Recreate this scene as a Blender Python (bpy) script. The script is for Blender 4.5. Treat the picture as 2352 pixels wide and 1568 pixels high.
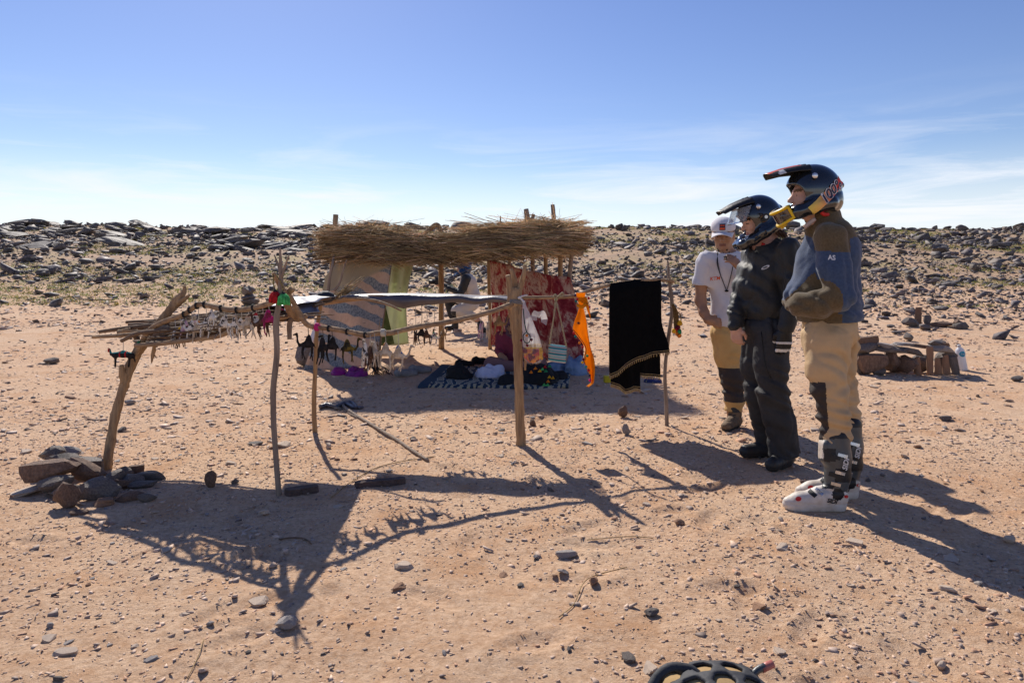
import bpy, bmesh, math, random
import numpy as np
from mathutils import Vector, Matrix, noise as mnoise

# ------------------------------------------------------------------ clear
for o in list(bpy.data.objects):
    bpy.data.objects.remove(o, do_unlink=True)
SC = bpy.context.scene
COL = SC.collection
rng = np.random.default_rng(7)
random.seed(7)
R = math.radians

# ------------------------------------------------------------------ camera
CAM_H = 1.27          # crouching eye height
FPX = 1568.0          # 24 mm lens
CX, HY = 1176.0, 626.0
cd = bpy.data.cameras.new("camera")
cd.sensor_width = 36.0
cd.lens = 24.0
cd.shift_y = -158.0 / 2352.0
cd.clip_start = 0.05
cd.clip_end = 3000.0
cam = bpy.data.objects.new("camera", cd)
COL.objects.link(cam)
cam.location = (0, 0, CAM_H)
cam.rotation_euler = (R(90), 0, 0)
SC.camera = cam
SC.render.resolution_x = 1024
SC.render.resolution_y = 682

# ------------------------------------------------------------------ light
SUN_EL = R(39.0)
SUN_AZ = math.atan2(-0.35, 0.937)      # from +Y towards +X (negative: to the left)
SDIR = Vector((math.sin(SUN_AZ) * math.cos(SUN_EL), math.cos(SUN_AZ) * math.cos(SUN_EL), math.sin(SUN_EL)))
W = bpy.data.worlds.new("World")
SC.world = W
W.use_nodes = True
nt = W.node_tree
nt.nodes.clear()
N = nt.nodes.new
L = nt.links.new
sky = N('ShaderNodeTexSky')
sky.sky_type = 'NISHITA'
sky.sun_disc = False
sky.sun_elevation = SUN_EL
sky.sun_rotation = SUN_AZ
sky.altitude = 900
sky.air_density = 1.15
sky.dust_density = 0.25
sky.ozone_density = 2.2
tc = N('ShaderNodeTexCoord')
sep = N('ShaderNodeSeparateXYZ')
L(tc.outputs['Generated'], sep.inputs[0])
# thin cirrus streaks: noise in a long, flat stretch of the sky direction
mp = N('ShaderNodeMapping')
mp.inputs['Scale'].default_value = (1.5, 1.5, 13.0)
mp.inputs['Rotation'].default_value = (0, R(4), 0)
mp.inputs['Location'].default_value = (4.3, 1.2, 0.7)
L(tc.outputs['Generated'], mp.inputs[0])
n1 = N('ShaderNodeTexNoise')
n1.inputs['Scale'].default_value = 2.1
n1.inputs['Detail'].default_value = 9.0
n1.inputs['Roughness'].default_value = 0.62
n1.inputs['Distortion'].default_value = 0.6
L(mp.outputs[0], n1.inputs['Vector'])
cr = N('ShaderNodeValToRGB')
cr.color_ramp.elements[0].position = 0.46
cr.color_ramp.elements[0].color = (0, 0, 0, 1)
cr.color_ramp.elements[1].position = 0.70
cr.color_ramp.elements[1].color = (1, 1, 1, 1)
L(n1.outputs['Fac'], cr.inputs['Fac'])
el = N('ShaderNodeMapRange')            # the cirrus bank thins out with elevation
el.interpolation_type = 'SMOOTHSTEP'
el.inputs['From Min'].default_value = 0.03
el.inputs['From Max'].default_value = 0.26
el.inputs['To Min'].default_value = 1.0
el.inputs['To Max'].default_value = 0.0
L(sep.outputs['Z'], el.inputs['Value'])
mul = N('ShaderNodeMath')
mul.operation = 'MULTIPLY'
L(cr.outputs['Color'], mul.inputs[0])
L(el.outputs[0], mul.inputs[1])
el2 = N('ShaderNodeMapRange')           # veil of thin high cloud right above the ridge
el2.interpolation_type = 'SMOOTHSTEP'
el2.inputs['From Min'].default_value = 0.04
el2.inputs['From Max'].default_value = 0.17
el2.inputs['To Min'].default_value = 0.72
el2.inputs['To Max'].default_value = 0.0
L(sep.outputs['Z'], el2.inputs['Value'])
mx = N('ShaderNodeMath')
mx.operation = 'ADD'
mx.use_clamp = True
L(mul.outputs[0], mx.inputs[0])
L(el2.outputs[0], mx.inputs[1])
mixc = N('ShaderNodeMixRGB')
mixc.inputs['Color2'].default_value = (8.1, 8.4, 9.0, 1)
hs = N('ShaderNodeHueSaturation')
hs.inputs['Hue'].default_value = 0.519
hs.inputs['Saturation'].default_value = 1.14
hs.inputs['Value'].default_value = 0.98
L(sky.outputs[0], hs.inputs['Color'])
L(hs.outputs[0], mixc.inputs['Color1'])
L(mx.outputs[0], mixc.inputs['Fac'])
bg = N('ShaderNodeBackground')
bg.inputs['Strength'].default_value = 0.10
L(mixc.outputs[0], bg.inputs['Color'])
wo = N('ShaderNodeOutputWorld')
L(bg.outputs[0], wo.inputs['Surface'])

sl = bpy.data.lights.new("sun", 'SUN')
sl.energy = 5.0
sl.angle = R(0.53)
sl.color = (1.0, 0.93, 0.83)
so = bpy.data.objects.new("sun", sl)
COL.objects.link(so)
so.location = SDIR * 40
so.rotation_euler = (-SDIR).to_track_quat('-Z', 'Y').to_euler()
vs = SC.view_settings
vs.view_transform = 'Standard'
vs.look = 'None'
vs.exposure = 0.22
vs.gamma = 1.0
vs.use_curve_mapping = False
SC.render.engine = 'CYCLES'
SC.cycles.max_bounces = 6
SC.cycles.transparent_max_bounces = 8

# ------------------------------------------------------------------ helpers
def smooth(a, b, x):
    t = np.clip((x - a) / (b - a), 0, 1)
    return t * t * (3 - 2 * t)

class VNoise:
    """lattice value noise, vectorised"""
    def __init__(s, seed):
        s.t = np.random.default_rng(seed).random((32, 32, 32)).astype(np.float32) * 2 - 1
    def __call__(s, x, y, z):
        x = np.asarray(x, dtype=np.float32); y = np.asarray(y, dtype=np.float32); z = np.asarray(z, dtype=np.float32)
        xi = np.floor(x); yi = np.floor(y); zi = np.floor(z)
        fx = x - xi; fy = y - yi; fz = z - zi
        fx = fx * fx * (3 - 2 * fx); fy = fy * fy * (3 - 2 * fy); fz = fz * fz * (3 - 2 * fz)
        xi = xi.astype(np.int32) & 31; yi = yi.astype(np.int32) & 31; zi = zi.astype(np.int32) & 31
        x1 = (xi + 1) & 31; y1 = (yi + 1) & 31; z1 = (zi + 1) & 31
        t = s.t
        a = t[xi, yi, zi] * (1 - fx) + t[x1, yi, zi] * fx
        b = t[xi, y1, zi] * (1 - fx) + t[x1, y1, zi] * fx
        c = t[xi, yi, z1] * (1 - fx) + t[x1, yi, z1] * fx
        d = t[xi, y1, z1] * (1 - fx) + t[x1, y1, z1] * fx
        return (a * (1 - fy) + b * fy) * (1 - fz) + (c * (1 - fy) + d * fy) * fz
    def fbm(s, x, y, z, o=4):
        v = 0; a = 1.0
        for i in range(o):
            v = v + a * s(x, y, z); a *= 0.5
            x = x * 2.03 + 5.1; y = y * 2.03 + 1.7; z = z * 2.03 + 9.2
        return v
VN = VNoise(3)
VN2 = VNoise(11)

PROF_Y = np.array([-30, 0, 8, 10.7, 13, 18, 25, 35, 45, 55, 62, 70, 90, 140, 400.])
PROF_Z = np.array([0, 0, 0.0, .06, .20, .47, .98, 2.15, 3.5, 4.65, 5.15, 5.3, 4.9, 3.0, 0.])
def prof(y):
    # Catmull-like smoothing by averaging shifted linear interpolation
    return (np.interp(y - .8, PROF_Y, PROF_Z) + np.interp(y, PROF_Y, PROF_Z) + np.interp(y + .8, PROF_Y, PROF_Z)) / 3
_fr = np.random.default_rng(31)
FOOT = [(x_ + _fr.normal(0, .25), y_ + _fr.normal(0, .3), _fr.uniform(0, 6.28)) for x_, y_ in [(1.1, 3.4), (.6, 3.9), (1.2, 4.4), (2.3, 3.3), (.2, 3.3), (-.4, 3.0), (-.2, 4.4), (.5, 5.2), (1.2, 5.2), (2.3, 4.6), (-.6, 6.6), (.3, 6.4), (1.3, 6.3), (.9, 2.8), (1.7, 2.8), (-1.3, 3.2), (-2.2, 3.3), (-1.0, 2.5), (.1, 2.5), (1.3, 2.3), (2.6, 5.4), (1.9, 6.2)] for k_ in range(3)]
def dents(x, y):
    z = np.zeros_like(x)
    for fx, fy, a in FOOT:
        dx, dy = x - fx, y - fy
        m = (np.abs(dx) < .4) & (np.abs(dy) < .4)
        if not np.any(m):
            continue
        u = (dx * math.cos(a) + dy * math.sin(a)) / .12; v = (-dx * math.sin(a) + dy * math.cos(a)) / .048
        q = u * u + v * v
        z = z + np.where(m, -.013 * np.exp(-q ** 2) + .007 * np.exp(-(np.sqrt(q + 1e-6) - 1.45) ** 2 * 9), 0)
    return z
def hz(x, y, fine=True):
    x = np.asarray(x, dtype=np.float64); y = np.asarray(y, dtype=np.float64)
    z = prof(y - 0.02 * x)
    far = smooth(14, 40, y)
    z = z + far * (0.35 * VN(x * .09, y * .09, 0.5 + 0 * x) + 0.16 * VN(x * .31, y * .31, 3.5 + 0 * x))
    near = 0.016 * VN(x * .9, y * .9, 7.5 + 0 * x) + 0.010 * VN(x * 2.6, y * 2.6, 1.5 + 0 * x)
    z = z + near
    if fine:
        z = z + dents(x, y)
        z = z + 0.0075 * VN.fbm(x * 7.0, y * 7.0, 2.5 + 0 * x, 3)
    return z
def hz1(x, y):
    return float(hz(x, y))
def P(x, y, d):
    """point at picture-measured direction and true distance d"""
    return Vector(((x - CX) * d / FPX, d, CAM_H - (y - HY) * d / FPX))
def G(x, y):
    """ground point in that direction"""
    d = FPX * CAM_H / max(y - HY, 1)
    for i in range(30):
        X = (x - CX) * d / FPX
        nd = FPX * (CAM_H - hz1(X, d)) / max(y - HY, 1)
        d = d * .5 + nd * .5
    X = (x - CX) * d / FPX
    return Vector((X, d, hz1(X, d)))

# ---- materials
MATS = {}
def mat(name, col, rough=.85, col2=None, scale=8.0, detail=6.0, bump=0.25, bscale=40.0, spec=.3, metal=0.0,
        coat=0.0, trans=0.0, ramp=(.35, .65), stretch=None, attr=None, dist=.012, sheen=0.0, tint=None):
    """principled material with noise colour variation + fine relief. trans = share of translucent cloth"""
    if name in MATS:
        return MATS[name]
    m = bpy.data.materials.new(name)
    m.use_nodes = True
    t = m.node_tree
    b = t.nodes['Principled BSDF']
    out = t.nodes['Material Output']
    n = t.nodes.new; l = t.links.new
    tc = n('ShaderNodeTexCoord')
    vec = tc.outputs['Object']
    if stretch:
        mp = n('ShaderNodeMapping'); mp.inputs['Scale'].default_value = stretch
        l(vec, mp.inputs[0]); vec = mp.outputs[0]
    nz = n('ShaderNodeTexNoise'); nz.inputs['Scale'].default_value = scale; nz.inputs['Detail'].default_value = detail
    nz.inputs['Roughness'].default_value = .6
    l(vec, nz.inputs['Vector'])
    r = n('ShaderNodeValToRGB')
    c2 = col2 if col2 else tuple(c * .7 for c in col)
    r.color_ramp.elements[0].position = ramp[0]; r.color_ramp.elements[1].position = ramp[1]
    r.color_ramp.elements[0].color = (*c2, 1); r.color_ramp.elements[1].color = (*col, 1)
    l(nz.outputs['Fac'], r.inputs['Fac'])
    csock = r.outputs['Color']
    if attr:
        at = n('ShaderNodeAttribute'); at.attribute_name = attr
        mm = n('ShaderNodeMixRGB'); mm.blend_type = 'MULTIPLY'; mm.inputs['Fac'].default_value = 1.0
        l(csock, mm.inputs['Color1']); l(at.outputs['Color'], mm.inputs['Color2']); csock = mm.outputs['Color']
    l(csock, b.inputs['Base Color'])
    b.inputs['Roughness'].default_value = rough
    b.inputs['Specular IOR Level'].default_value = spec
    b.inputs['Metallic'].default_value = metal
    b.inputs['Coat Weight'].default_value = coat
    if sheen:
        b.inputs['Sheen Weight'].default_value = sheen
    if bump:
        n2 = n('ShaderNodeTexNoise'); n2.inputs['Scale'].default_value = bscale; n2.inputs['Detail'].default_value = 5.0
        l(vec, n2.inputs['Vector'])
        bp = n('ShaderNodeBump'); bp.inputs['Strength'].default_value = bump; bp.inputs['Distance'].default_value = dist
        l(n2.outputs['Fac'], bp.inputs['Height']); l(bp.outputs[0], b.inputs['Normal'])
    if trans:
        tr = n('ShaderNodeBsdfTranslucent'); l(csock, tr.inputs['Color'])
        ms = n('ShaderNodeMixShader'); ms.inputs[0].default_value = trans
        l(b.outputs[0], ms.inputs[1]); l(tr.outputs[0], ms.inputs[2]); l(ms.outputs[0], out.inputs['Surface'])
    MATS[name] = m
    m['csock'] = 0
    return m

def cr_path(pts, per=6):
    """Catmull-Rom through points (rows may carry extra columns such as radius)"""
    p = np.array([list(q) for q in pts], dtype=float)
    if len(p) < 3:
        t = np.linspace(0, 1, per + 1)[:, None]
        return p[0] * (1 - t) + p[-1] * t
    a = np.vstack([2 * p[0] - p[1], p, 2 * p[-1] - p[-2]])
    out = []
    for i in range(1, len(a) - 2):
        for t in np.linspace(0, 1, per, endpoint=False):
            out.append(.5 * ((2 * a[i]) + (-a[i - 1] + a[i + 1]) * t + (2 * a[i - 1] - 5 * a[i] + 4 * a[i + 1] - a[i + 2]) * t * t
                       + (-a[i - 1] + 3 * a[i] - 3 * a[i + 1] + a[i + 2]) * t ** 3))
    out.append(a[-2])
    return np.array(out)

class MB:
    def __init__(s):
        s.v = []; s.f = []; s.n = 0; s.mi = []; s.cm = 0
    def add(s, v, f):
        v = np.asarray(v, dtype=float).reshape(-1, 3)
        s.v.append(v)
        for q in f:
            s.f.append([i + s.n for i in q]); s.mi.append(s.cm)
        s.n += len(v)
        return s
    def tube(s, pts, r, sides=8, per=5, rough=0.0, cap=True, seed=0, flat=1.0):
        pts = [list(p) for p in pts]
        if np.isscalar(r):
            r = [r] * len(pts)
        q = cr_path([p[:3] + [rr] for p, rr in zip(pts, r)], per) if per > 1 else np.array([p[:3] + [rr] for p, rr in zip(pts, r)])
        c = q[:, :3]; rad = np.maximum(q[:, 3], 1e-4)
        t = np.gradient(c, axis=0); t /= np.linalg.norm(t, axis=1)[:, None] + 1e-9
        up = np.array([0.13, 0.21, 0.97]) if abs(t[0, 2]) < .9 else np.array([.97, .2, .1])
        V = []
        rs = np.random.default_rng(seed + 1)
        n0 = np.cross(t[0], up); n0 /= np.linalg.norm(n0)
        ph = rs.random(sides) * 6.28
        for i in range(len(c)):
            n0 = n0 - t[i] * np.dot(n0, t[i]); n0 /= np.linalg.norm(n0) + 1e-9
            b0 = np.cross(t[i], n0)
            for k in range(sides):
                a = 2 * math.pi * k / sides
                rr = rad[i] * (1 + rough * (0.6 * math.sin(i * .9 + ph[k]) + rs.normal() * .5))
                V.append(c[i] + n0 * math.cos(a) * rr + b0 * math.sin(a) * rr * flat)
        F = []
        m = len(c)
        for i in range(m - 1):
            for k in range(sides):
                k2 = (k + 1) % sides
                F.append([i * sides + k, i * sides + k2, (i + 1) * sides + k2, (i + 1) * sides + k])
        if cap:
            F.append(list(range(sides))[::-1]); F.append([(m - 1) * sides + k for k in range(sides)])
        return s.add(V, F)
    def box(s, c, size, rot=None, taper=1.0):
        sx, sy, sz = [q / 2 for q in size]
        V = []
        for z in (-1, 1):
            k = taper if z > 0 else 1
            for x, y in ((-1, -1), (1, -1), (1, 1), (-1, 1)):
                V.append(Vector((x * sx * k, y * sy * k, z * sz)))
        if rot is not None:
            V = [rot @ v for v in V]
        V = [v + Vector(c) for v in V]
        return s.add(V, [[3, 2, 1, 0], [4, 5, 6, 7], [0, 1, 5, 4], [1, 2, 6, 5], [2, 3, 7, 6], [3, 0, 4, 7]])
    def ball(s, c, r, seg=10, ring=7, jit=0.0, seed=0):
        r = (r, r, r) if np.isscalar(r) else r
        rs = np.random.default_rng(seed)
        V = []
        for i in range(1, ring):
            th = math.pi * i / ring
            for k in range(seg):
                a = 2 * math.pi * k / seg
                j = 1 + jit * rs.normal()
                V.append((c[0] + r[0] * j * math.sin(th) * math.cos(a), c[1] + r[1] * j * math.sin(th) * math.sin(a), c[2] + r[2] * j * math.cos(th)))
        V.append((c[0], c[1], c[2] + r[2])); V.append((c[0], c[1], c[2] - r[2]))
        nt, nb = len(V) - 2, len(V) - 1
        F = []
        for i in range(ring - 2):
            for k in range(seg):
                k2 = (k + 1) % seg
                F.append([i * seg + k, (i + 1) * seg + k, (i + 1) * seg + k2, i * seg + k2])
        for k in range(seg):
            k2 = (k + 1) % seg
            F.append([nt, k, k2]); F.append([nb, (ring - 2) * seg + k2, (ring - 2) * seg + k])
        return s.add(V, F)
    def grid(s, pts, nu, nv, thick=0.0):
        """pts: (nu*nv,3) row major; thick > 0 gives it a back face"""
        p = np.asarray(pts, dtype=float).reshape(nu, nv, 3)
        F = []
        for i in range(nu - 1):
            for j in range(nv - 1):
                F.append([i * nv + j, (i + 1) * nv + j, (i + 1) * nv + j + 1, i * nv + j + 1])
        if thick <= 0:
            return s.add(p.reshape(-1, 3), F)
        du = np.gradient(p, axis=0); dv = np.gradient(p, axis=1)
        n = np.cross(du, dv); n /= np.linalg.norm(n, axis=2)[..., None] + 1e-9
        q = p - n * thick
        o = nu * nv
        F2 = [[b + o for b in f[::-1]] for f in F]
        E = []
        for i in range(nu - 1):
            a, b = i * nv, (i + 1) * nv; E.append([a, a + o, b + o, b])
            a, b = i * nv + nv - 1, (i + 1) * nv + nv - 1; E.append([b, b + o, a + o, a])
        for j in range(nv - 1):
            a, b = j, j + 1; E.append([b, b + o, a + o, a])
            a, b = (nu - 1) * nv + j, (nu - 1) * nv + j + 1; E.append([a, a + o, b + o, b])
        return s.add(np.vstack([p.reshape(-1, 3), q.reshape(-1, 3)]), F + F2 + E)
    def mesh(s, name, off=(0, 0, 0), smooth_=True):
        v = np.vstack(s.v) - np.array(off)
        me = bpy.data.meshes.new(name)
        me.from_pydata(v.tolist(), [], s.f)
        me.polygons.foreach_set('use_smooth', [smooth_] * len(me.polygons))
        if any(s.mi):
            me.polygons.foreach_set('material_index', s.mi)
        me.update()
        return me

def ob(name, me, ms, parent=None, loc=(0, 0, 0)):
    o = bpy.data.objects.new(name, me)
    COL.objects.link(o)
    if me is not None and ms is not None:
        if len(me.materials) == 0:
            for m in (ms if isinstance(ms, (list, tuple)) else [ms]):
                me.materials.append(m)
    o.location = loc
    if parent is not None:
        o.parent = parent
    return o
def tag(o, label, cat, group=None):
    o['label'] = label; o['category'] = cat
    if group:
        o['group'] = group
    return o
def empty(name, loc, label, cat, group=None):
    o = ob(name, None, None, None, loc)
    o.empty_display_size = .1
    return tag(o, label, cat, group)
def root_off(root):
    off = Vector(root.location); p = root.parent
    while p:
        off = off + Vector(p.location); p = p.parent
    return off
def part(name, mb, m, root, sm=True, label=None):
    """mesh given in world coordinates, parented under root"""
    o = ob(name, mb.mesh(name, root_off(root), sm), m, root)
    if label:
        o['label'] = label
    return o
def single(name, mb, m, label, cat, group=None, loc=None, sm=True):
    v = np.vstack(mb.v)
    if loc is None:
        loc = ((v[:, 0].min() + v[:, 0].max()) / 2, (v[:, 1].min() + v[:, 1].max()) / 2, v[:, 2].min())
    o = ob(name, mb.mesh(name, loc, sm), m, None, loc)
    return tag(o, label, cat, group)
def fast_mesh(name, V, F, attr=None):
    """V (n,3), F (m,k) arrays; attr (n,3) colour"""
    me = bpy.data.meshes.new(name)
    V = np.asarray(V, dtype=np.float32); F = np.asarray(F, dtype=np.int32)
    k = F.shape[1]
    me.vertices.add(len(V)); me.vertices.foreach_set('co', V.ravel())
    me.loops.add(F.size); me.loops.foreach_set('vertex_index', F.ravel())
    me.polygons.add(len(F))
    me.polygons.foreach_set('loop_start', np.arange(0, F.size, k, dtype=np.int32))
    try:
        me.polygons.foreach_set('loop_total', np.full(len(F), k, dtype=np.int32))
    except Exception:
        pass
    if attr is not None:
        a = me.attributes.new('Col', 'FLOAT_COLOR', 'POINT')
        c = np.ones((len(V), 4), dtype=np.float32); c[:, :3] = attr
        a.data.foreach_set('color', c.ravel())
    me.update(calc_edges=True)
    me.validate()
    return me

# ================================================================== GROUND
def ground_material():
    m = bpy.data.materials.new("desert_ground"); m.use_nodes = True
    t = m.node_tree; n = t.nodes.new; l = t.links.new
    b = t.nodes['Principled BSDF']
    geo = n('ShaderNodeNewGeometry')
    pos = geo.outputs['Position']
    def noise(sc, det=6, ro=.6):
        z = n('ShaderNodeTexNoise'); z.inputs['Scale'].default_value = sc; z.inputs['Detail'].default_value = det
        z.inputs['Roughness'].default_value = ro; l(pos, z.inputs['Vector']); return z.outputs['Fac']
    def ramp(f, a, b_, c1, c2):
        r = n('ShaderNodeValToRGB'); r.color_ramp.elements[0].position = a; r.color_ramp.elements[1].position = b_
        r.color_ramp.elements[0].color = (*c1, 1); r.color_ramp.elements[1].color = (*c2, 1); l(f, r.inputs['Fac']); return r.outputs['Color']
    def mix(f, a, b_, mode='MIX'):
        x = n('ShaderNodeMixRGB'); x.blend_type = mode
        if hasattr(f, 'default_value') or True:
            if isinstance(f, (int, float)): x.inputs['Fac'].default_value = f
            else: l(f, x.inputs['Fac'])
        for s_, v in (('Color1', a), ('Color2', b_)):
            if isinstance(v, tuple): x.inputs[s_].default_value = (*v, 1)
            else: l(v, x.inputs[s_])
        return x.outputs['Color']
    sand = ramp(noise(.9, 8), .38, .64, (.56, .315, .17), (.63, .425, .27))
    grit = ramp(noise(38, 8, .75), .36, .62, (.40, .24, .14), (.80, .59, .41))
    c = mix(.55, sand, grit)
    # orange damp patches
    c = mix(ramp(noise(2.3, 6, .65), .50, .66, (0, 0, 0), (.6, .6, .6)), c, (.50, .265, .13))
    # small grey specks of crushed slate
    vo = n('ShaderNodeTexVoronoi'); vo.inputs['Scale'].default_value = 75; vo.inputs['Randomness'].default_value = 1
    l(pos, vo.inputs['Vector'])
    spk = ramp(vo.outputs['Distance'], .10, .22, (1, 1, 1), (0, 0, 0))
    spk2 = mix(1.0, spk, ramp(noise(5, 4), .40, .62, (0, 0, 0), (.75, .75, .75)), 'MULTIPLY')
    c = mix(spk2, c, (.33, .27, .24))
    # sparse dry grass tint on the slope
    sp = n('ShaderNodeSeparateXYZ'); l(pos, sp.inputs[0])
    mr = n('ShaderNodeMapRange'); mr.inputs['From Min'].default_value = 15; mr.inputs['From Max'].default_value = 26
    l(sp.outputs['Y'], mr.inputs['Value'])
    gm = ramp(noise(.38, 7, .7), .48, .66, (0, 0, 0), (.7, .7, .7))
    gm = mix(1.0, gm, mr.outputs[0], 'MULTIPLY')
    hr = n('ShaderNodeMapRange'); hr.inputs['From Min'].default_value = 19; hr.inputs['From Max'].default_value = 30
    l(sp.outputs['Y'], hr.inputs['Value'])
    hm = mix(1.0, ramp(noise(.9, 7, .7), .36, .60, (.25, .25, .25), (.85, .85, .85)), hr.outputs[0], 'MULTIPLY')
    c = mix(hm, c, (.30, .215, .15))      # stony rubble soil of the slope
    c = mix(gm, c, (.31, .27, .11))
    l(c, b.inputs['Base Color'])
    b.inputs['Roughness'].default_value = .95
    b.inputs['Specular IOR Level'].default_value = .15
    bp = n('ShaderNodeBump'); bp.inputs['Strength'].default_value = .8; bp.inputs['Distance'].default_value = .02
    l(noise(26, 9, .75), bp.inputs['Height'])
    bp2 = n('ShaderNodeBump'); bp2.inputs['Strength'].default_value = .7; bp2.inputs['Distance'].default_value = .006
    l(noise(120, 6, .7), bp2.inputs['Height']); l(bp.outputs[0], bp2.inputs['Normal'])
    l(bp2.outputs[0], b.inputs['Normal'])
    return m
GM = ground_material()
def ground():
    # one sheet, fine near the camera and coarse towards the horizon
    ys = np.concatenate([np.linspace(-25, 1.2, 25)[:-1], np.linspace(1.2, 9, 270)[:-1], np.geomspace(9, 72, 170)[:-1], np.geomspace(72, 900, 50)])
    u = np.concatenate([np.linspace(-6, -1.05, 40)[:-1], np.linspace(-1.05, 1.05, 290), np.linspace(1.05, 6, 40)[1:]])
    Wd = np.maximum(ys, 2.2)
    X = u[None, :] * (Wd[:, None] * .92 + .4)
    Y = np.repeat(ys[:, None], len(u), 1)
    Z = hz(X, Y)
    V = np.stack([X, Y, Z], -1).reshape(-1, 3)
    nu, nv = len(ys), len(u)
    i = np.arange(nu - 1)[:, None] * nv + np.arange(nv - 1)[None, :]
    F = np.stack([i, i + 1, i + nv + 1, i + nv], -1).reshape(-1, 4)
    me = fast_mesh('ground', V, F)
    me.polygons.foreach_set('use_smooth', [True] * len(me.polygons))
    o = ob('ground', me, GM); o['kind'] = 'structure'
ground()

# ================================================================== STONES
M_ROCK = mat('varnished_rock', (.205, .172, .15), .68, (.088, .074, .068), scale=9, bump=.6, bscale=22, spec=.35, attr='Col', dist=.03)
M_CHIP = mat('slate_chip', (.60, .48, .40), .7, (.36, .28, .24), scale=25, bump=.4, bscale=70, spec=.3, attr='Col', dist=.006)

def rock_hull(seed, n=14, flat=.6):
    rs = np.random.default_rng(seed)
    bm = bmesh.new()
    p = rs.normal(size=(n, 3)); p /= np.linalg.norm(p, axis=1)[:, None]
    p *= rs.uniform(.75, 1.05, (n, 1))
    p[:, 2] = np.clip(p[:, 2], -.75, rs.uniform(.45, .8)) * flat
    p[:, 0] *= rs.uniform(.9, 1.35)
    for q in p:
        bm.verts.new(q)
    r = bmesh.ops.convex_hull(bm, input=bm.verts)
    bmesh.ops.delete(bm, geom=[g for g in r['geom_interior'] if isinstance(g, bmesh.types.BMVert)], context='VERTS')
    bmesh.ops.triangulate(bm, faces=bm.faces)
    bm.verts.index_update()
    V = np.array([v.co[:] for v in bm.verts]); F = np.array([[v.index for v in f.verts] for f in bm.faces])
    bm.free()
    return V, F
def slab_hull(seed):
    """flat slate chip: irregular polygon with thickness"""
    rs = np.random.default_rng(seed)
    k = rs.integers(4, 6)
    a = np.sort(rs.uniform(0, 6.28, k) * .35 + np.linspace(0, 6.28, k, endpoint=False) * .9)
    r = rs.uniform(.7, 1.15, k)
    el = rs.uniform(.5, .95)
    top = np.stack([np.cos(a) * r, np.sin(a) * r * el, np.full(k, .13) + rs.normal(0, .02, k)], 1)
    bot = top * [1.06, 1.06, 0] + [0, 0, -.14]
    V = np.vstack([top, bot])
    F = []
    for i in range(1, k - 1):
        F.append([0, i, i + 1])
    for i in range(k):
        j = (i + 1) % k
        F.append([i, k + i, k + j]); F.append([i, k + j, j])
    return V, np.array(F)
HULLS = [rock_hull(100 + i, int(rng.integers(9, 13)), rng.uniform(.45, .9)) for i in range(24)]
SLABS = [slab_hull(300 + i) for i in range(24)]

def scatter(shapes, pos, size, squash, colr, tilt, rs, sink=.2):
    """merge many stones into arrays"""
    Vs, Fs, Cs = [], [], []
    off = 0
    n = len(pos)
    which = rs.integers(0, len(shapes), n)
    rz = rs.uniform(0, 6.283, n)
    ax = rs.normal(0, 1, n) * tilt; ay = rs.normal(0, 1, n) * tilt
    for w in range(len(shapes)):
        ix = np.nonzero(which == w)[0]
        if not len(ix):
            continue
        V, F = shapes[w]
        S = size[ix][:, None, None]
        v = V[None] * S
        v = v * np.stack([np.ones(len(ix)), rs.uniform(.6, 1.0, len(ix)), squash[ix]], 1)[:, None, :]
        # tilt then spin
        z = v[..., 2] + v[..., 0] * np.sin(ax[ix])[:, None] + v[..., 1] * np.sin(ay[ix])[:, None]
        c, s_ = np.cos(rz[ix])[:, None], np.sin(rz[ix])[:, None]
        x = v[..., 0] * c - v[..., 1] * s_; y = v[..., 0] * s_ + v[..., 1] * c
        lo = z.min(1)[:, None]; hi = z.max(1)[:, None]
        z = z - lo - sink * (hi - lo)
        o = np.stack([x, y, z], -1) + pos[ix][:, None, :]
        k = V.shape[0]
        Vs.append(o.reshape(-1, 3))
        Fs.append((F[None] + (np.arange(len(ix)) * k + off)[:, None, None]).reshape(-1, 3))
        Cs.append(np.repeat(colr[ix], k, 0))
        off += k * len(ix)
    return np.vstack(Vs), np.vstack(Fs), np.vstack(Cs)
def chip_colours(n, rs):
    """multipliers: pale buff, grey, rust, dark varnish"""
    base = np.array([[1.10, .98, .86], [.85, .80, .76], [1.02, .74, .55], [.40, .37, .36]])
    k = rs.choice(4, n, p=[.60, .20, .16, .04])
    return base[k] * rs.uniform(.75, 1.15, (n, 1))
def field(n, y0, y1, rs, uw=.95, pw=1.0):
    """random ground points in the wedge in front, area weighted by y**pw"""
    y = (rs.uniform(y0 ** (1 + pw), y1 ** (1 + pw), n)) ** (1 / (1 + pw))
    x = rs.uniform(-uw, uw, n) * (y + .6)
    return x, y
def ground_pts(x, y):
    return np.stack([x, y, hz(x, y)], -1)
def stuff(name, arr, m, label, cat):
    V, F, C = arr
    o = ob(name, fast_mesh(name, V, F, C), m)
    o['kind'] = 'stuff'; o['label'] = label; o['category'] = cat
    return o

# --- big individual stones: gather candidates, the largest in view become objects
class Stones:
    def __init__(s): s.x = []; s.y = []; s.size = []; s.sq = []
rs = np.random.default_rng(21)

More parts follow.
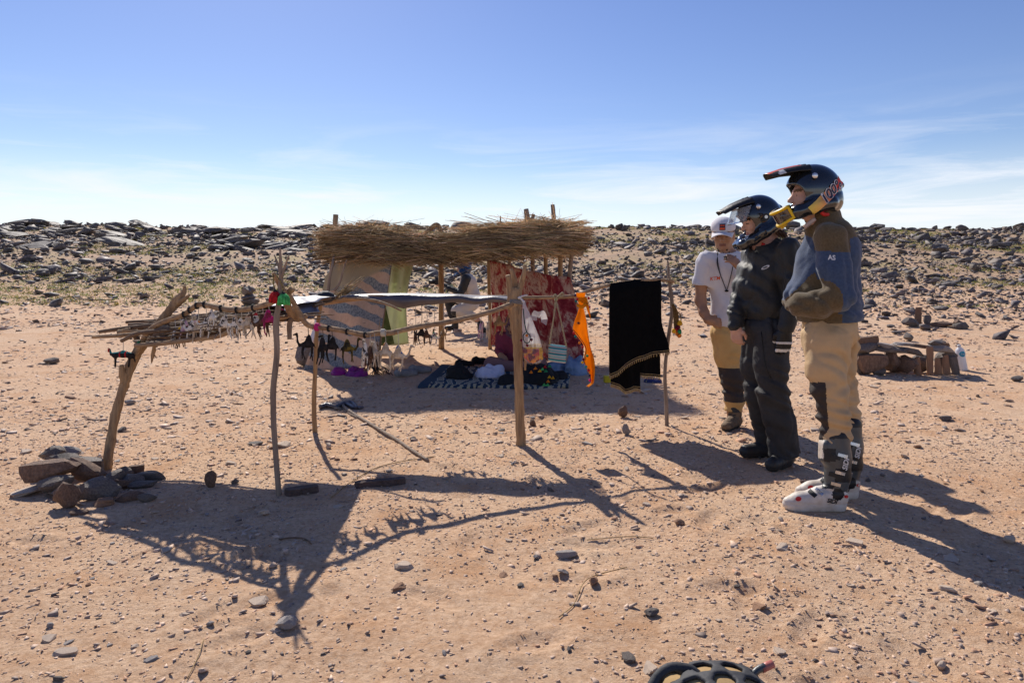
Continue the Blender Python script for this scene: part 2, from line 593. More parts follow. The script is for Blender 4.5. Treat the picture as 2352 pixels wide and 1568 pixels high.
# near ground: fine grit, pebbles, chips
def near_chips():
    A = []
    clump = lambda x, y: .5 + .5 * VN2(x * .8, y * .8, 1.5 + 0 * x)
    def band(n, y0, y1, smin, smax, pw, shapes, sqm, tilt, al=2.2, cut=.0, sink=.25):
        x, y = field(n, y0, y1, rs, pw=pw)
        keep = rs.random(n) < (cut + (1 - cut) * np.clip((clump(x, y) - .12) * 2.2, 0, 1))
        x, y = x[keep], y[keep]
        k = len(x)
        sz = smin * (1 - rs.random(k)) ** (-1 / al); sz = np.minimum(sz, smax) / 2
        A.append(scatter(shapes, ground_pts(x, y), sz, rs.uniform(*sqm, k), chip_colours(k, rs), tilt, rs, sink))
    band(29000, 1.4, 5.2, .008, .024, .25, SLABS, (.8, 1.5), .2, 2.0, .35)
    band(15000, 1.4, 7.5, .014, .055, .5, SLABS, (.7, 1.4), .18, 2.2)
    band(5000, 1.4, 7.5, .010, .035, .5, HULLS, (.45, .8), .2, 2.3)
    band(21000, 5.0, 14, .024, .11, .7, SLABS, (.5, 1.1), .14, 2.2)
    band(17000, 12, 27, .05, .22, .6, SLABS, (.5, 1.0), .14, 2.0)
    V = []; F = []; C = []; o = 0
    for v, f, c in A:
        V.append(v); F.append(f + o); C.append(c); o += len(v)
    stuff('stone_chips', (np.vstack(V), np.vstack(F), np.vstack(C)), M_CHIP, 'small flat slate chips and grit strewn over the sandy ground', 'gravel')
near_chips()

# hillside rubble
def rubble():
    A = []
    dark = lambda k: np.stack([rs.uniform(.55, 1.35, k)] * 3, 1) * np.stack([np.ones(k), rs.uniform(.95, 1.0, k), rs.uniform(.95, 1.12, k)], 1)
    def band(n, y0, y1, smin, smax, pw, al, dens, shapes=HULLS, sq=(.5, 1.0), xlim=None):
        x, y = field(n, y0, y1, rs, uw=1.0, pw=pw)
        keep = rs.random(n) < dens(x, y)
        x, y = x[keep], y[keep]; k = len(x)
        sz = np.minimum(smin * (1 - rs.random(k)) ** (-1 / al), smax) / 2
        A.append(scatter(shapes, ground_pts(x, y), sz, rs.uniform(*sq, k), dark(k), .22, rs, .22))
    def d1(x, y):   # on the left the stones thin out into a sandy, grassy strip
        left = smooth(0, -9, x)
        v = .55 + .55 * VN2(x * .22, y * .22, 4.5 + 0 * x)
        start = .10 + .9 * smooth(13, 21.5, y + .14 * x)
        return np.clip(v, 0, 1) * start * (1 - .45 * left * smooth(25, 20, y))
    band(36000, 11, 31, .055, .42, .6, 2.0, d1)
    band(21000, 24, 47, .11, .75, 1.0, 2.2, lambda x, y: np.clip(.68 + .6 * VN2(x * .2, y * .2, 9.5 + 0 * x), 0, 1))
    band(12000, 40, 70, .2, 1.1, 1.0, 2.3, lambda x, y: np.clip(.72 + .5 * VN2(x * .15, y * .15, 2.5 + 0 * x), 0, 1))
    V = []; F = []; C = []; o = 0
    for v, f, c in A:
        V.append(v); F.append(f + o); C.append(c); o += len(v)
    stuff('hillside_rubble', (np.vstack(V), np.vstack(F), np.vstack(C)), M_ROCK, 'dark varnished rubble covering the rising hillside', 'rubble')
rubble()

# boulders: chiselled spheres
def boulder_mesh(seed, flat=.55, sub=3, ncut=16, rough=.10, name='boulder'):
    rs_ = np.random.default_rng(seed)
    bm = bmesh.new()
    bmesh.ops.create_icosphere(bm, subdivisions=sub, radius=1.0)
    V = np.array([v.co[:] for v in bm.verts])
    nrm = rs_.normal(size=(ncut, 3)); nrm[:, 2] *= 1.3; nrm /= np.linalg.norm(nrm, axis=1)[:, None]
    off = rs_.uniform(.55, .85, ncut)
    for k in range(ncut):
        d = V @ nrm[k] - off[k]
        V = V - np.maximum(d, 0)[:, None] * nrm[k]
    V = V * (1 + rough * VN.fbm(V[:, 0] * 2.5 + seed, V[:, 1] * 2.5, V[:, 2] * 5, 3)[:, None])
    # bedding layers
    V[:, :2] *= (1 + .05 * np.sign(np.sin(V[:, 2] * 9 + seed + 2 * VN2(V[:, 0], V[:, 1], V[:, 2]))))[:, None]
    V[:, 2] *= flat
    V[:, 0] *= rs_.uniform(1.0, 1.4)
    V[:, 2] -= V[:, 2].min()
    for v, c in zip(bm.verts, V):
        v.co = c
    me = bpy.data.meshes.new(name); bm.to_mesh(me); bm.free()
    a = me.attributes.new('Col', 'FLOAT_COLOR', 'POINT')
    a.data.foreach_set('color', np.ones(len(V) * 4, dtype=np.float32))
    return me
BOULD = [boulder_mesh(500 + i, f) for i, f in enumerate(np.random.default_rng(5).uniform(.3, .85, 14))]
BOULD_L = [boulder_mesh(700 + i, f, 2, 14) for i, f in enumerate(np.random.default_rng(6).uniform(.35, .9, 12))]
def boulders():
    r = np.random.default_rng(77)
    x, y = [], []; s_ = []
    # ridge outcrop, denser and slabbier on the left
    n = 95
    xx = r.uniform(-52, 50, n); yy = r.uniform(55, 64, n); sz = np.minimum(.35 * (1 - r.random(n)) ** (-1 / 2.2), .95)
    x += list(xx); y += list(yy); s_ += list(sz)
    n = 125
    xx = r.uniform(-46, -8, n); yy = r.uniform(36, 58, n); sz = np.minimum(.34 * (1 - r.random(n)) ** (-1 / 2.4), .8)
    x += list(xx); y += list(yy); s_ += list(sz)
    n = 85
    yy = r.uniform(22, 52, n); xx = r.uniform(-.95, .95, n) * yy * .85; sz = np.minimum(.2 * (1 - r.random(n)) ** (-1 / 2.6), .7) * (yy / 40)
    x += list(xx); y += list(yy); s_ += list(sz)
    for i in range(len(x)):
        yy, xx, sz = y[i], x[i], s_[i]
        if yy > 50:
            lab, g = 'dark boulder on the rocky skyline of the ridge', 'boulders along the ridge'
        elif xx < -8 and yy > 34:
            lab, g = 'broad dark slab on the upper left slope', 'slabs on the rocky slope'
            lab = 'broad dark slab bedded in the rocky outcrop below the ridge'
        else:
            lab, g = 'dark weathered boulder among rubble on the hillside', 'boulders on the hillside'
        o = ob('boulder', BOULD[i % len(BOULD)], M_ROCK, None, (xx, yy, hz1(xx, yy) - .12 * sz))
        slab = 1.35 if (xx < -5 and yy > 34) else 1.0
        o.scale = (sz * slab, sz * r.uniform(.7, 1.1), sz * r.uniform(.7, 1.1) / slab)
        o.rotation_euler = (r.normal(0, .14), r.normal(0, .14) + (.12 if xx < 0 else 0), r.uniform(-.5, .5) + (math.pi if i % 2 else 0))
        tag(o, lab, 'boulder', g)
boulders()

# ================================================================== SDF MODELLING (for bodies, clothes, bundles)
def _v(a): return np.asarray(a, dtype=np.float32)
def cone(a, b, ra, rb):
    a = _v(a); b = _v(b); ab = b - a; L2 = float(ab @ ab) + 1e-9
    def f(p):
        t = np.clip(((p - a) @ ab) / L2, 0, 1)
        return np.linalg.norm(p - (a + t[:, None] * ab), axis=1) - (ra + (rb - ra) * t)
    return f
def ell(c, r, rot=None):
    c = _v(c); r = _v(r)
    Mx = None if rot is None else np.array(rot, dtype=np.float32)
    def f(p):
        q = p - c
        if Mx is not None: q = q @ Mx
        k0 = np.linalg.norm(q / r, axis=1); k1 = np.linalg.norm(q / (r * r), axis=1) + 1e-9
        return k0 * (k0 - 1) / k1
    return f
def rbox(c, hs, rr=.01, rot=None):
    c = _v(c); hs = _v(hs)
    Mx = None if rot is None else np.array(rot, dtype=np.float32)
    def f(p):
        q = p - c
        if Mx is not None: q = q @ Mx
        q = np.abs(q) - (hs - rr)
        return np.linalg.norm(np.maximum(q, 0), axis=1) + np.minimum(q.max(axis=1), 0) - rr
    return f
def smin(a, b, k):
    if k <= 0: return np.minimum(a, b)
    h = np.maximum(k - np.abs(a - b), 0) / k
    return np.minimum(a, b) - h * h * k * .25
def U(k, *fs):
    def f(p):
        d = fs[0](p)
        for g in fs[1:]: d = smin(d, g(p), k)
        return d
    return f
def chain(pts, k=.03):
    fs = [cone(pts[i][0], pts[i + 1][0], pts[i][1], pts[i + 1][1]) for i in range(len(pts) - 1)]
    return U(k, *fs)
def sub(a, b, k=.0):
    def f(p):
        x = a(p); y = -b(p)
        return -smin(-x, -y, k)
    return f
def inter(a, b, k=.0):
    def f(p): return -smin(-a(p), -b(p), k)
    return f
def half(pt, n):
    pt = _v(pt); n = _v(n) / np.linalg.norm(n)
    return lambda p: (p - pt) @ n
def wrinkle(a, amp, sc=(10, 10, 10), seed=0, o=2):
    def f(p):
        return a(p) + amp * VN.fbm(p[:, 0] * sc[0] + seed, p[:, 1] * sc[1] + seed * .7, p[:, 2] * sc[2], o)
    return f
def crease(a, amp, sc=(6, 6, 6), seed=0, tilt=.5):
    """cloth folds: long drape folds plus bunching across, rounded ridges with sharp valleys"""
    def f(p):
        x, y, z = p[:, 0], p[:, 1], p[:, 2]
        w = VN2(x * 5 + seed, y * 5, z * 5 + 4.5)
        zz = z + tilt * x
        drape = np.abs(VN(x * 13 + seed + .9 * w, y * 13, zz * 3.2 + seed))
        bunch = np.abs(VN2(x * 3.4 + seed, y * 3.4 + 3, zz * 17 + 1.2 * w))
        m = .35 + .65 * np.clip(.5 + VN(x * 3 + seed, y * 3 + 7, z * 3.5 + seed), 0, 1)
        return a(p) - amp * (.40 * drape + .55 * bunch * m - .22)
    return f
def shell(a, th):
    return lambda p: np.abs(a(p)) - th
def warp(a, g):
    return lambda p: a(g(p))

def mesh_sdf(f, lo, hi, h):
    lo = _v(lo); hi = _v(hi)
    B = 4
    nb = np.ceil((hi - lo) / (h * B)).astype(int) + 1
    n = nb * B + 1
    gx = [lo[i] + (np.arange(nb[i]) + .5) * h * B for i in range(3)]
    C = np.stack(np.meshgrid(*gx, indexing='ij'), -1).reshape(-1, 3).astype(np.float32)
    dc = f(C)
    act = np.abs(dc) < h * B * 1.6
    D = np.repeat(np.repeat(np.repeat(np.where(dc < 0, -1., 1.).astype(np.float32).reshape(nb), B, 0), B, 1), B, 2)
    D = np.pad(D, ((0, 1), (0, 1), (0, 1)), mode='edge')
    ib = np.stack(np.unravel_index(np.nonzero(act)[0], nb), -1)
    loc = np.stack(np.meshgrid(*[np.arange(B + 1)] * 3, indexing='ij'), -1).reshape(-1, 3)
    idx = (ib[:, None, :] * B + loc[None]).reshape(-1, 3)
    key = np.unique((idx[:, 0] * n[1] + idx[:, 1]) * n[2] + idx[:, 2])
    pi = np.stack([key // (n[1] * n[2]), (key // n[2]) % n[1], key % n[2]], -1)
    val = f((lo + pi * h).astype(np.float32))
    D[pi[:, 0], pi[:, 1], pi[:, 2]] = val
    # surface nets
    s = D < 0
    cs = sum(s[i:n[0] - 1 + i, j:n[1] - 1 + j, k:n[2] - 1 + k].astype(np.int8) for i in (0, 1) for j in (0, 1) for k in (0, 1))
    cell = np.stack(np.nonzero((cs > 0) & (cs < 8)), -1)
    if not len(cell):
        return np.zeros((0, 3)), np.zeros((0, 4), int)
    acc = np.zeros((len(cell), 3)); cnt = np.zeros(len(cell))
    cor = [(i, j, k) for i in (0, 1) for j in (0, 1) for k in (0, 1)]
    for a in range(8):
        for b in range(a + 1, 8):
            da = np.array(cor[b]) - np.array(cor[a])
            if np.abs(da).sum() != 1: continue
            ca = cell + cor[a]; cb = cell + cor[b]
            va = D[ca[:, 0], ca[:, 1], ca[:, 2]]; vb = D[cb[:, 0], cb[:, 1], cb[:, 2]]
            m = (va < 0) != (vb < 0)
            t = np.where(m, va / (va - vb + 1e-12), 0)
            acc += np.where(m[:, None], ca + t[:, None] * da, 0); cnt += m
    V = lo + (acc / cnt[:, None]) * h
    cid = -np.ones(n - 1, dtype=np.int64); cid[cell[:, 0], cell[:, 1], cell[:, 2]] = np.arange(len(cell))
    Q = []
    for ax in range(3):
        o1, o2 = [(1, 2), (2, 0), (0, 1)][ax]
        sl0 = [slice(None)] * 3; sl1 = [slice(None)] * 3
        sl0[ax] = slice(0, -1); sl1[ax] = slice(1, None)
        d = s[tuple(sl0)] != s[tuple(sl1)]
        e = np.stack(np.nonzero(d), -1)
        e = e[(e[:, o1] > 0) & (e[:, o2] > 0) & (e[:, o1] < n[o1] - 1) & (e[:, o2] < n[o2] - 1)]
        ins = s[e[:, 0], e[:, 1], e[:, 2]]
        def c(du, dv):
            q = e.copy(); q[:, o1] -= du; q[:, o2] -= dv
            return cid[q[:, 0], q[:, 1], q[:, 2]]
        q = np.stack([c(1, 1), c(0, 1), c(0, 0), c(1, 0)], -1)
        q[~ins] = q[~ins][:, ::-1]
        Q.append(q)
    Q = np.vstack(Q)
    Q = Q[(Q >= 0).all(1)]
    return V, Q
def sdf_obj(name, f, lo, hi, h, ms, parent=None, loc=(0, 0, 0), zone=None, sm=True):
    """zone: function of face centres -> material index"""
    V, Q = mesh_sdf(f, lo, hi, h)
    me = fast_mesh(name, V, Q)
    me.polygons.foreach_set('use_smooth', [sm] * len(me.polygons))
    for m in (ms if isinstance(ms, (list, tuple)) else [ms]):
        me.materials.append(m)
    if zone is not None and len(me.polygons) == len(Q):
        c = V[Q].mean(1)
        me.polygons.foreach_set('material_index', zone(c).astype(np.int32))
    me.update()
    return ob(name, me, None, parent, loc)

# ================================================================== CLOTH + WOOD MATERIALS
M_WOOD = mat('weathered_wood', (.46, .30, .16), .85, (.24, .15, .085), scale=7, stretch=(6, 6, .6), bump=.9, bscale=14, dist=.012)
M_WOODX = mat('weathered_rail', (.44, .29, .165), .85, (.22, .14, .085), scale=7, stretch=(.6, 5, 5), bump=.9, bscale=14, dist=.01)
M_GREYW = mat('grey_wood', (.33, .25, .19), .85, (.18, .135, .105), scale=7, stretch=(5, 5, .6), bump=.9, bscale=14, dist=.01)
M_DARKW = mat('dark_branch', (.22, .14, .085), .85, (.10, .065, .045), scale=7, stretch=(.6, 5, 5), bump=.9, bscale=14, dist=.01)
M_STRAW = mat('straw', (.76, .58, .36), .7, (.54, .39, .22), scale=3, bump=0, attr='Col', spec=.25, trans=.28)
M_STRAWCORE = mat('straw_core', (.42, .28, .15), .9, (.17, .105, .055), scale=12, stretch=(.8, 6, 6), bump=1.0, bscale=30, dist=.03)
M_CORD = mat('black_cord', (.02, .02, .022), .8)
M_STRING = mat('pale_string', (.62, .57, .48), .9)
M_PINK = mat('pink_thread', (.7, .03, .22), .8)

def uv_sheet(name, fn, nu, nv, ms, parent=None, loc=(0, 0, 0), thick=.002):
    """cloth from fn(u,v)->xyz arrays, with UV and a real back face"""
    u, v = np.meshgrid(np.linspace(0, 1, nu), np.linspace(0, 1, nv), indexing='ij')
    p = np.stack(fn(u, v), -1)
    mb = MB(); mb.grid(p.reshape(-1, 3), nu, nv, thick)
    me = mb.mesh(name, loc)
    uvl = me.uv_layers.new(name='UVMap')
    uvs = np.stack([u, v], -1).reshape(-1, 2)
    uvs = np.vstack([uvs, uvs])
    li = np.zeros(len(me.loops), dtype=np.int32); me.loops.foreach_get('vertex_index', li)
    uvl.data.foreach_set('uv', uvs[li].ravel().astype(np.float32))
    return ob(name, me, ms, parent)

class NT:
    """tiny node helper for patterned cloth"""
    def __init__(s, name, rough=.9, trans=0.0, bump=.2, bscale=300, bdist=.003):
        s.m = bpy.data.materials.new(name); s.m.use_nodes = True
        s.t = s.m.node_tree; s.b = s.t.nodes['Principled BSDF']; s.out = s.t.nodes['Material Output']
        s.b.inputs['Roughness'].default_value = rough; s.b.inputs['Specular IOR Level'].default_value = .15
        tc = s.t.nodes.new('ShaderNodeTexCoord'); s.uv = tc.outputs['UV']; s.obj = tc.outputs['Object']
        s.trans = trans
        if bump:
            z = s.t.nodes.new('ShaderNodeTexNoise'); z.inputs['Scale'].default_value = bscale; s.l(s.obj, z.inputs['Vector'])
            bp = s.t.nodes.new('ShaderNodeBump'); bp.inputs['Strength'].default_value = bump; bp.inputs['Distance'].default_value = bdist
            s.l(z.outputs['Fac'], bp.inputs['Height']); s.l(bp.outputs[0], s.b.inputs['Normal'])
    def l(s, a, b): s.t.links.new(a, b)
    def map(s, vec, sc=(1, 1, 1), rot=(0, 0, 0), loc=(0, 0, 0)):
        n = s.t.nodes.new('ShaderNodeMapping'); n.inputs['Scale'].default_value = sc; n.inputs['Rotation'].default_value = rot; n.inputs['Location'].default_value = loc
        s.l(vec, n.inputs[0]); return n.outputs[0]
    def noise(s, vec, sc, det=4, dist=0.0, ro=.55):
        n = s.t.nodes.new('ShaderNodeTexNoise'); n.inputs['Scale'].default_value = sc; n.inputs['Detail'].default_value = det
        n.inputs['Distortion'].default_value = dist; n.inputs['Roughness'].default_value = ro; s.l(vec, n.inputs['Vector']); return n.outputs['Fac']
    def voro(s, vec, sc, feat='F1'):
        n = s.t.nodes.new('ShaderNodeTexVoronoi'); n.inputs['Scale'].default_value = sc; n.feature = feat; s.l(vec, n.inputs['Vector']); return n.outputs['Distance']
    def wave(s, vec, sc, dist=0, det=2, dirn='Y', prof='SIN', dsc=1.0):
        n = s.t.nodes.new('ShaderNodeTexWave'); n.inputs['Scale'].default_value = sc; n.inputs['Distortion'].default_value = dist
        n.inputs['Detail'].default_value = det; n.inputs['Detail Scale'].default_value = dsc; n.bands_direction = dirn; n.wave_profile = prof
        s.l(vec, n.inputs['Vector']); return n.outputs['Fac']
    def ramp(s, f, stops, interp='LINEAR'):
        r = s.t.nodes.new('ShaderNodeValToRGB'); e = r.color_ramp.elements; r.color_ramp.interpolation = interp
        while len(e) < len(stops): e.new(.5)
        for i, (p, c) in enumerate(stops):
            e[i].position = p
            c = (c, c, c) if np.isscalar(c) else c
            e[i].color = (*c, 1)
        s.l(f, r.inputs['Fac']); return r.outputs['Color']
    def mix(s, f, a, b, mode='MIX'):
        x = s.t.nodes.new('ShaderNodeMixRGB'); x.blend_type = mode
        if np.isscalar(f) : x.inputs['Fac'].default_value = f
        else: s.l(f, x.inputs['Fac'])
        for k, v in (('Color1', a), ('Color2', b)):
            if isinstance(v, tuple): x.inputs[k].default_value = (*v, 1)
            else: s.l(v, x.inputs[k])
        return x.outputs['Color']
    def xyz(s, vec):
        n = s.t.nodes.new('ShaderNodeSeparateXYZ'); s.l(vec, n.inputs[0]); return n.outputs
    def math(s, op, a, b=None):
        n = s.t.nodes.new('ShaderNodeMath'); n.operation = op
        for i, v in enumerate((a, b)):
            if v is None: continue
            if np.isscalar(v): n.inputs[i].default_value = v
            else: s.l(v, n.inputs[i])
        return n.outputs[0]
    def done(s, col):
        s.l(col, s.b.inputs['Base Color'])
        if s.trans:
            tr = s.t.nodes.new('ShaderNodeBsdfTranslucent'); s.l(col, tr.inputs['Color'])
            ms = s.t.nodes.new('ShaderNodeMixShader'); ms.inputs[0].default_value = s.trans
            s.l(s.b.outputs[0], ms.inputs[1]); s.l(tr.outputs[0], ms.inputs[2]); s.l(ms.outputs[0], s.out.inputs['Surface'])
        return s.m

def m_tarp():
    k = NT('banded_cloth', .9, .38)
    x = k.xyz(k.uv)
    # arching bands: v + bend
    bend = k.math('ADD', k.math('MULTIPLY', x['Y'], 6.3), k.math('MULTIPLY', x['X'], 1.6))
    bend = k.math('ADD', bend, k.math('MULTIPLY', k.noise(k.uv, 2.2, 2), 1.2))
    fr = k.math('FRACT', bend)
    blue = k.mix(k.ramp(k.noise(k.uv, 46, 3, 0, .7), [(.42, 0), (.55, 1)]), (.115, .165, .23), (.33, .37, .41))
    peach = k.mix(k.ramp(k.noise(k.uv, 30, 4), [(.35, 0), (.7, 1)]), (.58, .43, .34), (.68, .52, .42))
    c = k.mix(k.ramp(fr, [(.44, 0), (.48, 1), (.94, 1), (.98, 0)]), peach, blue)
    # little spindle motifs in the peach bands
    mo = k.voro(k.map(k.uv, (3.5, 30, 1), (0, 0, .25)), 1.0)
    c = k.mix(k.math('MULTIPLY', k.ramp(mo, [(.10, .7), (.16, 0)]), k.ramp(fr, [(.12, 0), (.16, 1), (.3, 1), (.34, 0)])), c, (.09, .1, .14))
    plain = k.mix(k.ramp(k.noise(k.uv, 6, 5), [(.55, 0), (.75, 1)]), (.42, .375, .29), (.52, .44, .27))
    edge = k.math('ADD', x['Y'], k.math('MULTIPLY', x['X'], -.20))
    c = k.mix(k.ramp(edge, [(.70, 0), (.73, 1)]), c, plain)
    c = k.mix(k.ramp(k.noise(k.uv, 4, 5), [(.4, .25), (.7, 0)]), c, (.30, .24, .18))
    return k.done(c)
def m_batik():
    k = NT('red_batik_cloth', .85, .5)
    v = k.map(k.obj, (1, 1, 1), (0, R(38), R(20)))
    a = k.noise(k.map(v, (5.5, 5, 3.6)), 1.0, 7, .5, .68)
    c = k.ramp(a, [(.34, (.19, .02, .04)), (.44, (.40, .06, .08)), (.50, (.50, .17, .16)), (.54, (.66, .50, .42)), (.7, (.74, .62, .52))])
    fine = k.noise(k.map(v, (34, 26, 15)), 1.0, 4, 1.0)
    c = k.mix(k.ramp(fine, [(.40, .6), (.52, 0)]), c, (.30, .04, .06))
    return k.done(c)
def m_green():
    k = NT('green_cloth', .9, .5)
    c = k.mix(k.ramp(k.noise(k.uv, 5, 4), [(.35, 0), (.65, 1)]), (.53, .56, .36), (.62, .65, .44))
    d = k.voro(k.map(k.uv, (5, 7, 1), (0, 0, .5)), 1.0)
    c = k.mix(k.ramp(d, [(.06, 1), (.10, 0)]), c, (.13, .17, .07))
    return k.done(c)
def m_rug():
    k = NT('floral_rug', .95, 0, .5, 220, .004)
    x = k.xyz(k.uv)
    a = k.wave(k.map(k.uv, (3.2, 2.0, 1)), 1.3, 9, 2, 'X', 'SIN', 1.2)
    c = k.ramp(a, [(.30, (.028, .055, .085)), (.38, (.48, .42, .30)), (.62, (.52, .46, .34)), (.70, (.05, .085, .11)), (.8, (.30, .27, .2))])
    c = k.mix(k.ramp(k.noise(k.uv, 9, 3), [(.36, 1), (.42, 0)]), c, (.035, .06, .09))
    bar = k.ramp(k.math('FRACT', k.math('ADD', k.math('MULTIPLY', x['X'], 22), k.math('MULTIPLY', k.noise(k.uv, 7, 3), 3))), [(.0, (.03, .05, .08)), (.5, (.38, .33, .22))], 'CONSTANT')
    c = k.mix(k.ramp(x['Y'], [(.06, 1), (.07, 0)], 'CONSTANT'), c, bar)
    c = k.mix(k.ramp(x['X'], [(.07, 1), (.075, 0)]), c, (.03, .055, .085))
    return k.done(c)
def m_stripes(name, cols, axis='Y', n=3, knit=True):
    k = NT(name, .9, .12, .8, 160, .006)
    x = k.xyz(k.uv)[axis]
    f = k.math('FRACT', k.math('MULTIPLY', x, n))
    st = [(i / len(cols), c) for i, c in enumerate(cols)]
    c = k.ramp(f, st, 'CONSTANT')
    return k.done(k.mix(k.ramp(k.noise(k.uv, 60, 2), [(.4, .25), (.6, 0)]), c, (.25, .3, .32)))
M_TARP = m_tarp(); M_BATIK = m_batik(); M_GREEN = m_green(); M_RUG = m_rug()
M_GREYCLOTH = mat('dark_purple_cloth', (.085, .072, .088), .42, (.055, .047, .06), scale=4, bump=.25, bscale=30, spec=.8)

# ================================================================== SHELTER
sh_base = Vector((-.6, 9.6, hz1(-.6, 9.6)))
shelter = empty('thatched_shelter', sh_base, 'low straw thatched shelter on crooked wooden posts at foot of the hill', 'shelter')
X0, X1, Y0, Y1 = -2.27, .82, 8.4, 10.8
TOPU = [0, .08, .2, .4, .55, .7, .85, .95, 1]; TOPZ = [1.72, 1.85, 1.83, 1.68, 1.70, 1.85, 1.91, 1.89, 1.78]
BOTU = [0, .1, .35, .5, .7, 1]; BOTZ = [1.53, 1.475, 1.44, 1.47, 1.56, 1.575]
ztop = lambda u: np.interp(u, TOPU, TOPZ)
zbot = lambda u: np.interp(u, BOTU, BOTZ)
def thatch():
    # straw-coloured core, added inside to block light for a solid roof shadow
    mb = MB()
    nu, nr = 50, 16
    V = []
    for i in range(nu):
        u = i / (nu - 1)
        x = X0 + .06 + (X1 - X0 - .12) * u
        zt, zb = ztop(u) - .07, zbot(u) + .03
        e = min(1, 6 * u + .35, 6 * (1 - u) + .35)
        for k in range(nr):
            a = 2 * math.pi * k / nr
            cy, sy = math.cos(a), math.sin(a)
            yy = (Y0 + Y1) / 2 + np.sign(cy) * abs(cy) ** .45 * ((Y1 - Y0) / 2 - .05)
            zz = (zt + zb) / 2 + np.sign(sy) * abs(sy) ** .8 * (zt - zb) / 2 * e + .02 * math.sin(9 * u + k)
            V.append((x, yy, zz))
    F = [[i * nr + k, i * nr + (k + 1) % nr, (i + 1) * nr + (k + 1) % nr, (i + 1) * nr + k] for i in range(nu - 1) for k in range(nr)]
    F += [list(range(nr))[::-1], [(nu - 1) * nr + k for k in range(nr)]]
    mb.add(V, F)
    part('thatch_light_block', mb, M_STRAWCORE, shelter)
    # strands
    r = np.random.default_rng(4)
    S, Dv, Ln, Cv, Rd, Cc = [], [], [], [], [], []
    def strands(n, u, y, zf, ang, pitch, ln, rad, col, yaw0=0.0):
        mg = ln * .40 / (X1 - X0)
        over = .03 / (X1 - X0)
        u = np.clip(u, mg - over, 1 - mg + over) + r.normal(0, .008, n)
        zt, zb = ztop(u), zbot(u)
        z = zb + (zt - zb) * zf + .022 * np.sin(u * 37 + 3 * y) * (zf > .5)
        S.append(np.stack([X0 + (X1 - X0) * u, y, z], 1))
        yaw = r.normal(yaw0, ang, n) + np.where(r.random(n) < .5, 0, math.pi)
        pt = r.normal(0, pitch, n)
        Dv.append(np.stack([np.cos(yaw) * np.cos(pt), np.sin(yaw) * np.cos(pt), np.sin(pt)], 1))
        Ln.append(ln); Cv.append(np.stack([r.normal(0, .05, n), r.normal(0, .05, n), -np.abs(r.normal(0, .05, n))], 1))
        Rd.append(rad)
        b = r.uniform(.55, 1.3, n)[:, None] * np.array([[1, 1, 1]]) * np.stack([np.ones(n), r.uniform(.9, 1.03, n), r.uniform(.8, 1.05, n)], 1)
        Cc.append(b * col)
    # bundles of reeds: strands of a bundle share a heading
    for b in range(150):
        n = int(r.integers(22, 60)); uc = r.uniform(0.02, .98); fr = r.random() < .62
        yc = Y0 + (abs(r.normal(0, .10)) - .08 if fr else r.uniform(0, Y1 - Y0)); zc = r.uniform(.02, .9) if fr else r.uniform(.72, 1.0)
        lnb = r.uniform(.35, 1.3); yw = r.normal(0, .22 if fr else .6)
        strands(n, uc + r.normal(0, .018, n), yc + r.normal(0, .035, n), np.clip(zc + r.normal(0, .07, n), -.03, 1.04), .09, .11, lnb * r.uniform(.6, 1.15, n), r.uniform(.0025, .006, n), r.uniform(.5, 1.35), yw)
    n = 2600   # reeds laid along the front edge
    strands(n, r.uniform(0.0, 1, n), Y0 + np.abs(r.normal(0, .10, n)) - .05, np.clip(r.beta(1.3, 1.4, n), 0, 1) * .98, .24, .17, r.uniform(.25, .9, n), r.uniform(.0025, .006, n), 1.0)
    n = 330    # dark stems in the front bundle
    strands(n, r.uniform(0.05, .95, n), Y0 + r.uniform(-.09, .03, n), r.uniform(.0, .55, n), .07, .05, r.uniform(.5, 1.3, n), r.uniform(.005, .010, n), .30)
    n = 3000   # loose straw on top
    strands(n, r.uniform(0.0, 1.0, n), r.uniform(Y0 - .05, Y1, n), r.uniform(.78, 1.06, n), .9, .36, r.uniform(.2, .6, n), r.uniform(.002, .0045, n), 1.4)
    n = 700    # back edge
    strands(n, r.uniform(0, 1, n), r.uniform(Y1 - .1, Y1 + .08, n), r.uniform(0, .9, n), .2, .1, r.uniform(.3, .8, n), r.uniform(.0025, .005, n), .9)
    n = 1500   # right end, frayed
    strands(n, r.uniform(.95, 1.0, n), r.uniform(Y0 - .05, Y1, n), r.uniform(.0, 1.0, n), .55, .5, r.uniform(.12, .36, n), r.uniform(.002, .004, n), 1.25)
    n = 2000   # left end, frayed
    strands(n, r.uniform(0, .06, n), r.uniform(Y0 - .05, Y1, n), r.uniform(0, 1.05, n), .7, .6, r.uniform(.12, .40, n), r.uniform(.002, .004, n), 1.15)
    n = 420    # strays sticking up and out
    strands(n, r.uniform(.02, .99, n), r.uniform(Y0 - .05, Y1, n), r.uniform(.6, 1.05, n), 1.4, .85, r.uniform(.2, .55, n), r.uniform(.0018, .0032, n), .8)
    n = 900    # wisps hanging under the edge
    strands(n, r.uniform(.02, .99, n), Y0 + r.uniform(-.06, .6, n), r.uniform(-.08, .06, n), .7, .45, r.uniform(.08, .32, n), r.uniform(.0018, .003, n), 1.0)
    n = 60     # thick twigs
    strands(n, r.uniform(.03, .97, n), Y0 + r.uniform(-.1, .3, n), r.uniform(.1, 1.05, n), .5, .35, r.uniform(.3, .8, n), r.uniform(.005, .009, n), .5)
    S = np.vstack(S); Dv = np.vstack(Dv); Ln = np.concatenate(Ln)[:, None]; Cv = np.vstack(Cv); Rd = np.concatenate(Rd); Cc = np.vstack(Cc)
    n = len(S)
    K = 3
    ts = np.linspace(-.5, .5, K)
    side = np.cross(Dv, np.array([[0.1, .2, 1.0]])); side /= np.linalg.norm(side, axis=1)[:, None] + 1e-9
